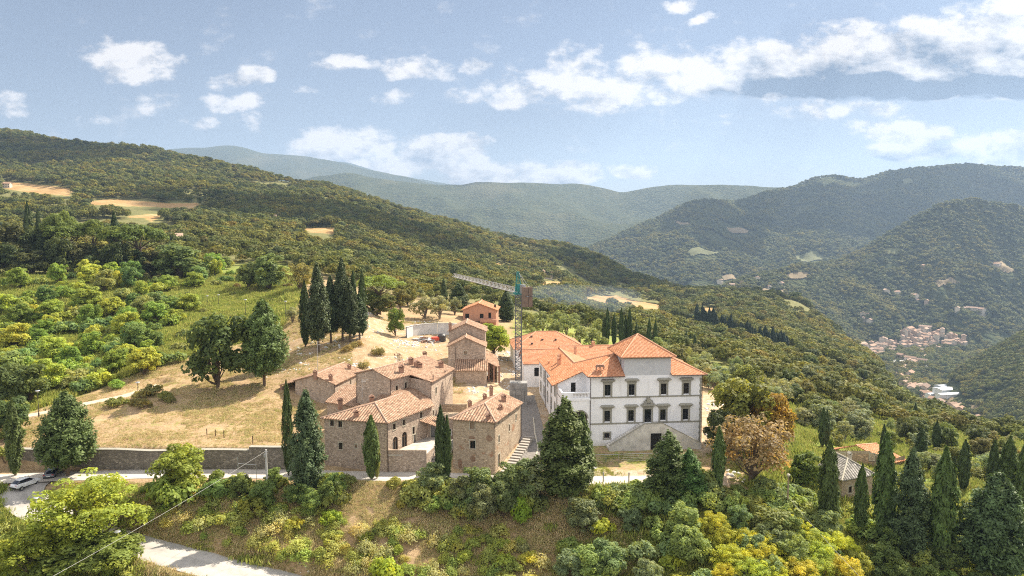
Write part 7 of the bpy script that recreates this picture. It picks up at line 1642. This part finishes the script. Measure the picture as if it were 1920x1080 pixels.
h_ = atz(58, 893, 0) - atz(44, 911, 0)
car(49, 907, R(70), 'car_white', 'white coupe parked on the left of the parking place, tail to the viewer', 'car_white'); car(100, 890, R(104), 'car_grey', 'grey hatchback parked under the big cedar')
# ------------------------------------------------------------------ town in the valley and far houses
q_ = NT('far_terracotta'); M['far_roof'] = q_.done(q_.bsdf(q_.ramp(q_.n('ShaderNodeObjectInfo').outputs['Random'], [(0,(.22,.15,.11)),(.4,(.36,.225,.15)),(.75,(.30,.21,.16)),(1,(.42,.30,.21))]), .9)); M['far_wall'] = plain('far_plaster', (0.58,0.51,0.42), 0.9, 0.2, 0.06); M['far_wall2'] = plain('far_ochre', (0.46,0.34,0.25), 0.9, 0.2, 0.06); M['far_white'] = plain('pale_shed_roof', (0.72,0.74,0.78), 0.6, 0.08, 0.05); M['far_grey'] = plain('grey_shed_roof', (0.42,0.45,0.50), 0.6, 0.1, 0.05)
def far_house_mesh(name, l, w, h, rise, wall, roof, win=True):
    m = MB(); x, y = l/2, w/2
    m.face([(-x,-y,-4),(x,-y,-4),(x,-y,h),(-x,-y,h)], m=0); m.face([(x,y,-4),(-x,y,-4),(-x,y,h),(x,y,h)], m=0)
    for s in (-1, 1):
        q = [(s*x,-y,-4),(s*x,y,-4),(s*x,y,h),(s*x,0,h+rise),(s*x,-y,h)]; m.face(q if s > 0 else q[::-1], m=0)
    o = .5
    for s in (-1, 1): m.slab([(-x-o, s*(y+o), h-.25), (x+o, s*(y+o), h-.25), (x+o, 0, h+rise+.05), (-x-o, 0, h+rise+.05)], .3, 1)
    if win:
        n = max(2, int(l/3))
        for s in (-1, 1):
            for i in range(n):
                for k in range(max(1, int(h/3))):
                    a = -x + l*(i+.5)/n; z = 1.2 + 3*k; q = [(a-.5, s*(y+.03), z),(a+.5, s*(y+.03), z),(a+.5, s*(y+.03), z+1.3),(a-.5, s*(y+.03), z+1.3)]; m.face(q if s < 0 else q[::-1], m=2)
    me = m.build(name, [M[wall], M[roof], M['dark']]); d = me.data; bpy.data.objects.remove(me); return d
FH = [far_house_mesh('village_house', l, w, h, r_, wa, 'far_roof') for l, w, h, r_, wa in ((12,9,6.5,1.9,'far_wall'),(10,8,8.5,1.7,'far_wall2'),(16,10,7,2.0,'far_wall'),(9,8,6,1.8,'far_wall2'),(22,10,9,2.2,'far_wall'))]
SHD = [far_house_mesh('factory_shed', 46, 22, 5, 1.6, 'far_white', 'far_white', False), far_house_mesh('factory_shed', 34, 26, 5, 1.8, 'far_grey', 'far_grey', False), far_house_mesh('factory_shed', 60, 14, 6, 1.4, 'far_white', 'far_grey', False)]
FARS = []
rr = random.Random(12)
def far(name, mesh, px, py, rz, label, cat, group, s=1.0, ymin=300):
    p = vhit(px, py, ymin); o = link(name, mesh, None, p); o.rotation_euler = (0, 0, rz); o.scale = (s, s, s*rr.uniform(.85, 1.2)); tag(o, label, cat, group); FARS.append(o); return p
G = 'houses of the town in the valley'
for P, n, lab in ((((1668,690),(1700,694),(1735,738),(1780,764),(1846,802),(1832,808),(1757,774),(1700,732)), 85, 'tile roofed house in the row along the valley road'),
                  (((1604,652),(1640,645),(1680,640),(1682,662),(1640,680),(1612,680)), 46, 'tile roofed house in the left quarter of the valley town'),
                  (((1690,624),(1745,620),(1800,632),(1830,640),(1800,652),(1730,656),(1690,650)), 76, 'tile roofed house in the upper quarter of the valley town'),
                  (((1690,652),(1740,655),(1745,680),(1700,690),(1680,676)), 26, 'tile roofed house near the factory sheds of the valley town')):
    k = 0; xs = [q[0] for q in P]; ys = [q[1] for q in P]; used = []
    for _ in range(4000):
        if k >= n: break
        px, py = rr.uniform(min(xs), max(xs)), rr.uniform(min(ys), max(ys))
        if not inpx(px, py, P) or any(abs(px-a) < 3.6 and abs(py-b) < 2.2 for a, b in used): continue
        used.append((px, py)); k += 1; far('village_house', rr.choice(FH), px, py, rr.choice((.6,.75,.9,2.2)) + rr.uniform(-.2,.2), lab, 'house', G, rr.uniform(.8,1.25), 820)
for px, py, k, rz, s in ((1762,672,1,.9,1.0),(1775,676,0,.9,1.0),(1785,673,0,.6,.8),(1770,683,2,.9,1.0),(1726,688,0,.15,.9),(1715,692,2,.15,.8),(1756,718,1,1.0,1.0),(1778,734,0,.2,.8),(1786,745,2,.2,.8),(1770,728,1,.2,.6),(1752,664,0,.9,.9),(1740,672,1,.5,.9),(1768,664,2,.8,.8),(1792,668,1,.9,.8),(1762,742,2,.2,.7)):
    far('factory_shed', SHD[k], px, py, rz, 'pale roofed factory shed on the valley floor', 'factory', 'factory sheds in the valley', s, 700)
G = 'farmhouses scattered on the far hills'
for px, py in ((1398,520),(1420,527),(1350,531),(1372,540),(1680,553),(1715,560),(1722,568),(1738,569),(1795,583),(1808,584),(1822,586),(1835,590),(1618,592),(1625,594),(1660,551),(1730,504),(1870,500),(1620,603),(1632,606),(1390,533),(1440,541),(1465,537)):
    far('farmhouse', rr.choice(FH), px, py, rr.uniform(0,3), 'tiny tile roofed farmhouse on the far hills', 'farmhouse', G, rr.uniform(.9,1.3), 600)
G = 'houses on the wooded left hill'
for px, py, lab in ((765,441,'small pinkish house alone in the woods of the left hill'), (508,419,'reddish house half hidden in the woods of the left hill'), (1010,520,'pale house at the clearing behind the crane'), (1024,522,'second pale house at the clearing behind the crane'), (325,462,'pinkish roofed house behind the dark grove'), (12,352,'pale house on the terraces at the far left')):
    far('house', FH[0], px, py, rr.uniform(.2,.6), lab, 'house', G, .9)
for px, py in ((1395,503),(1500,478),(1440,470)): pass
# pale road through the town
pts = [vhit(px, py, 820) for px, py in ((1655,700),(1668,690),(1682,680),(1700,672),(1716,668))]; m = MB()
for a, b in zip(pts[:-1], pts[1:]):
    d = (b-a).normalized(); n = Vector((d.y, -d.x, 0)).normalized()*13; m.face([a+n+Vector((0,0,3.5)), b+n+Vector((0,0,3.5)), b-n+Vector((0,0,3.5)), a-n+Vector((0,0,3.5))])
tag(m.build('road', M['concrete_pale']), kind='structure')
def finish_list(L0):
    global PLANTS
    keep, PLANTS = PLANTS, L0; finish_labels(); PLANTS = keep
finish_list(FARS)
# ------------------------------------------------------------------ air
hz = MB(); hz.box((0, 4980, 440), (16000, 10080, 1400)); HZ = NT('air')
vol = HZ.n('ShaderNodeVolumePrincipled'); vol.inputs['Color'].default_value = (0.50, 0.70, 1.0, 1); vol.inputs['Density'].default_value = 0.000085; vol.inputs['Anisotropy'].default_value = 0.25
HZ.t.links.new(vol.outputs[0], HZ.out.inputs['Volume'])
ho = hz.build('haze', HZ.mat); tag(ho, kind='stuff')
sm = MB(); p = on(1078, 345)
nu, nv = 24, 12; SM = NT('thin_blue_smoke'); vs = SM.n('ShaderNodeVolumePrincipled'); vs.inputs['Color'].default_value = (0.55,0.72,1.0,1); vs.inputs['Density'].default_value = 0.005; SM.t.links.new(vs.outputs[0], SM.out.inputs['Volume'])
u = np.linspace(0, 2*math.pi, nu); v = np.linspace(.02, math.pi-.02, nv); U, V2 = np.meshgrid(u, v, indexing='ij')
co = np.stack([np.cos(U)*np.sin(V2)*36, np.sin(U)*np.sin(V2)*24, np.cos(V2)*8], -1) * (1 + .5*(fbm(np.cos(U)*2+5, np.cos(V2)*2+np.sin(U), 3, 3) - .5))[...,None]; co[-1] = co[0]; q = grid_faces(nu, nv)
tag(link('smoke', mesh_np('smoke', (co + np.array(p) + np.array([0,0,9])).reshape(-1,3), q[:, ::-1].ravel(), np.full(len(q), 4), [SM.mat], smooth=True)), kind='stuff')
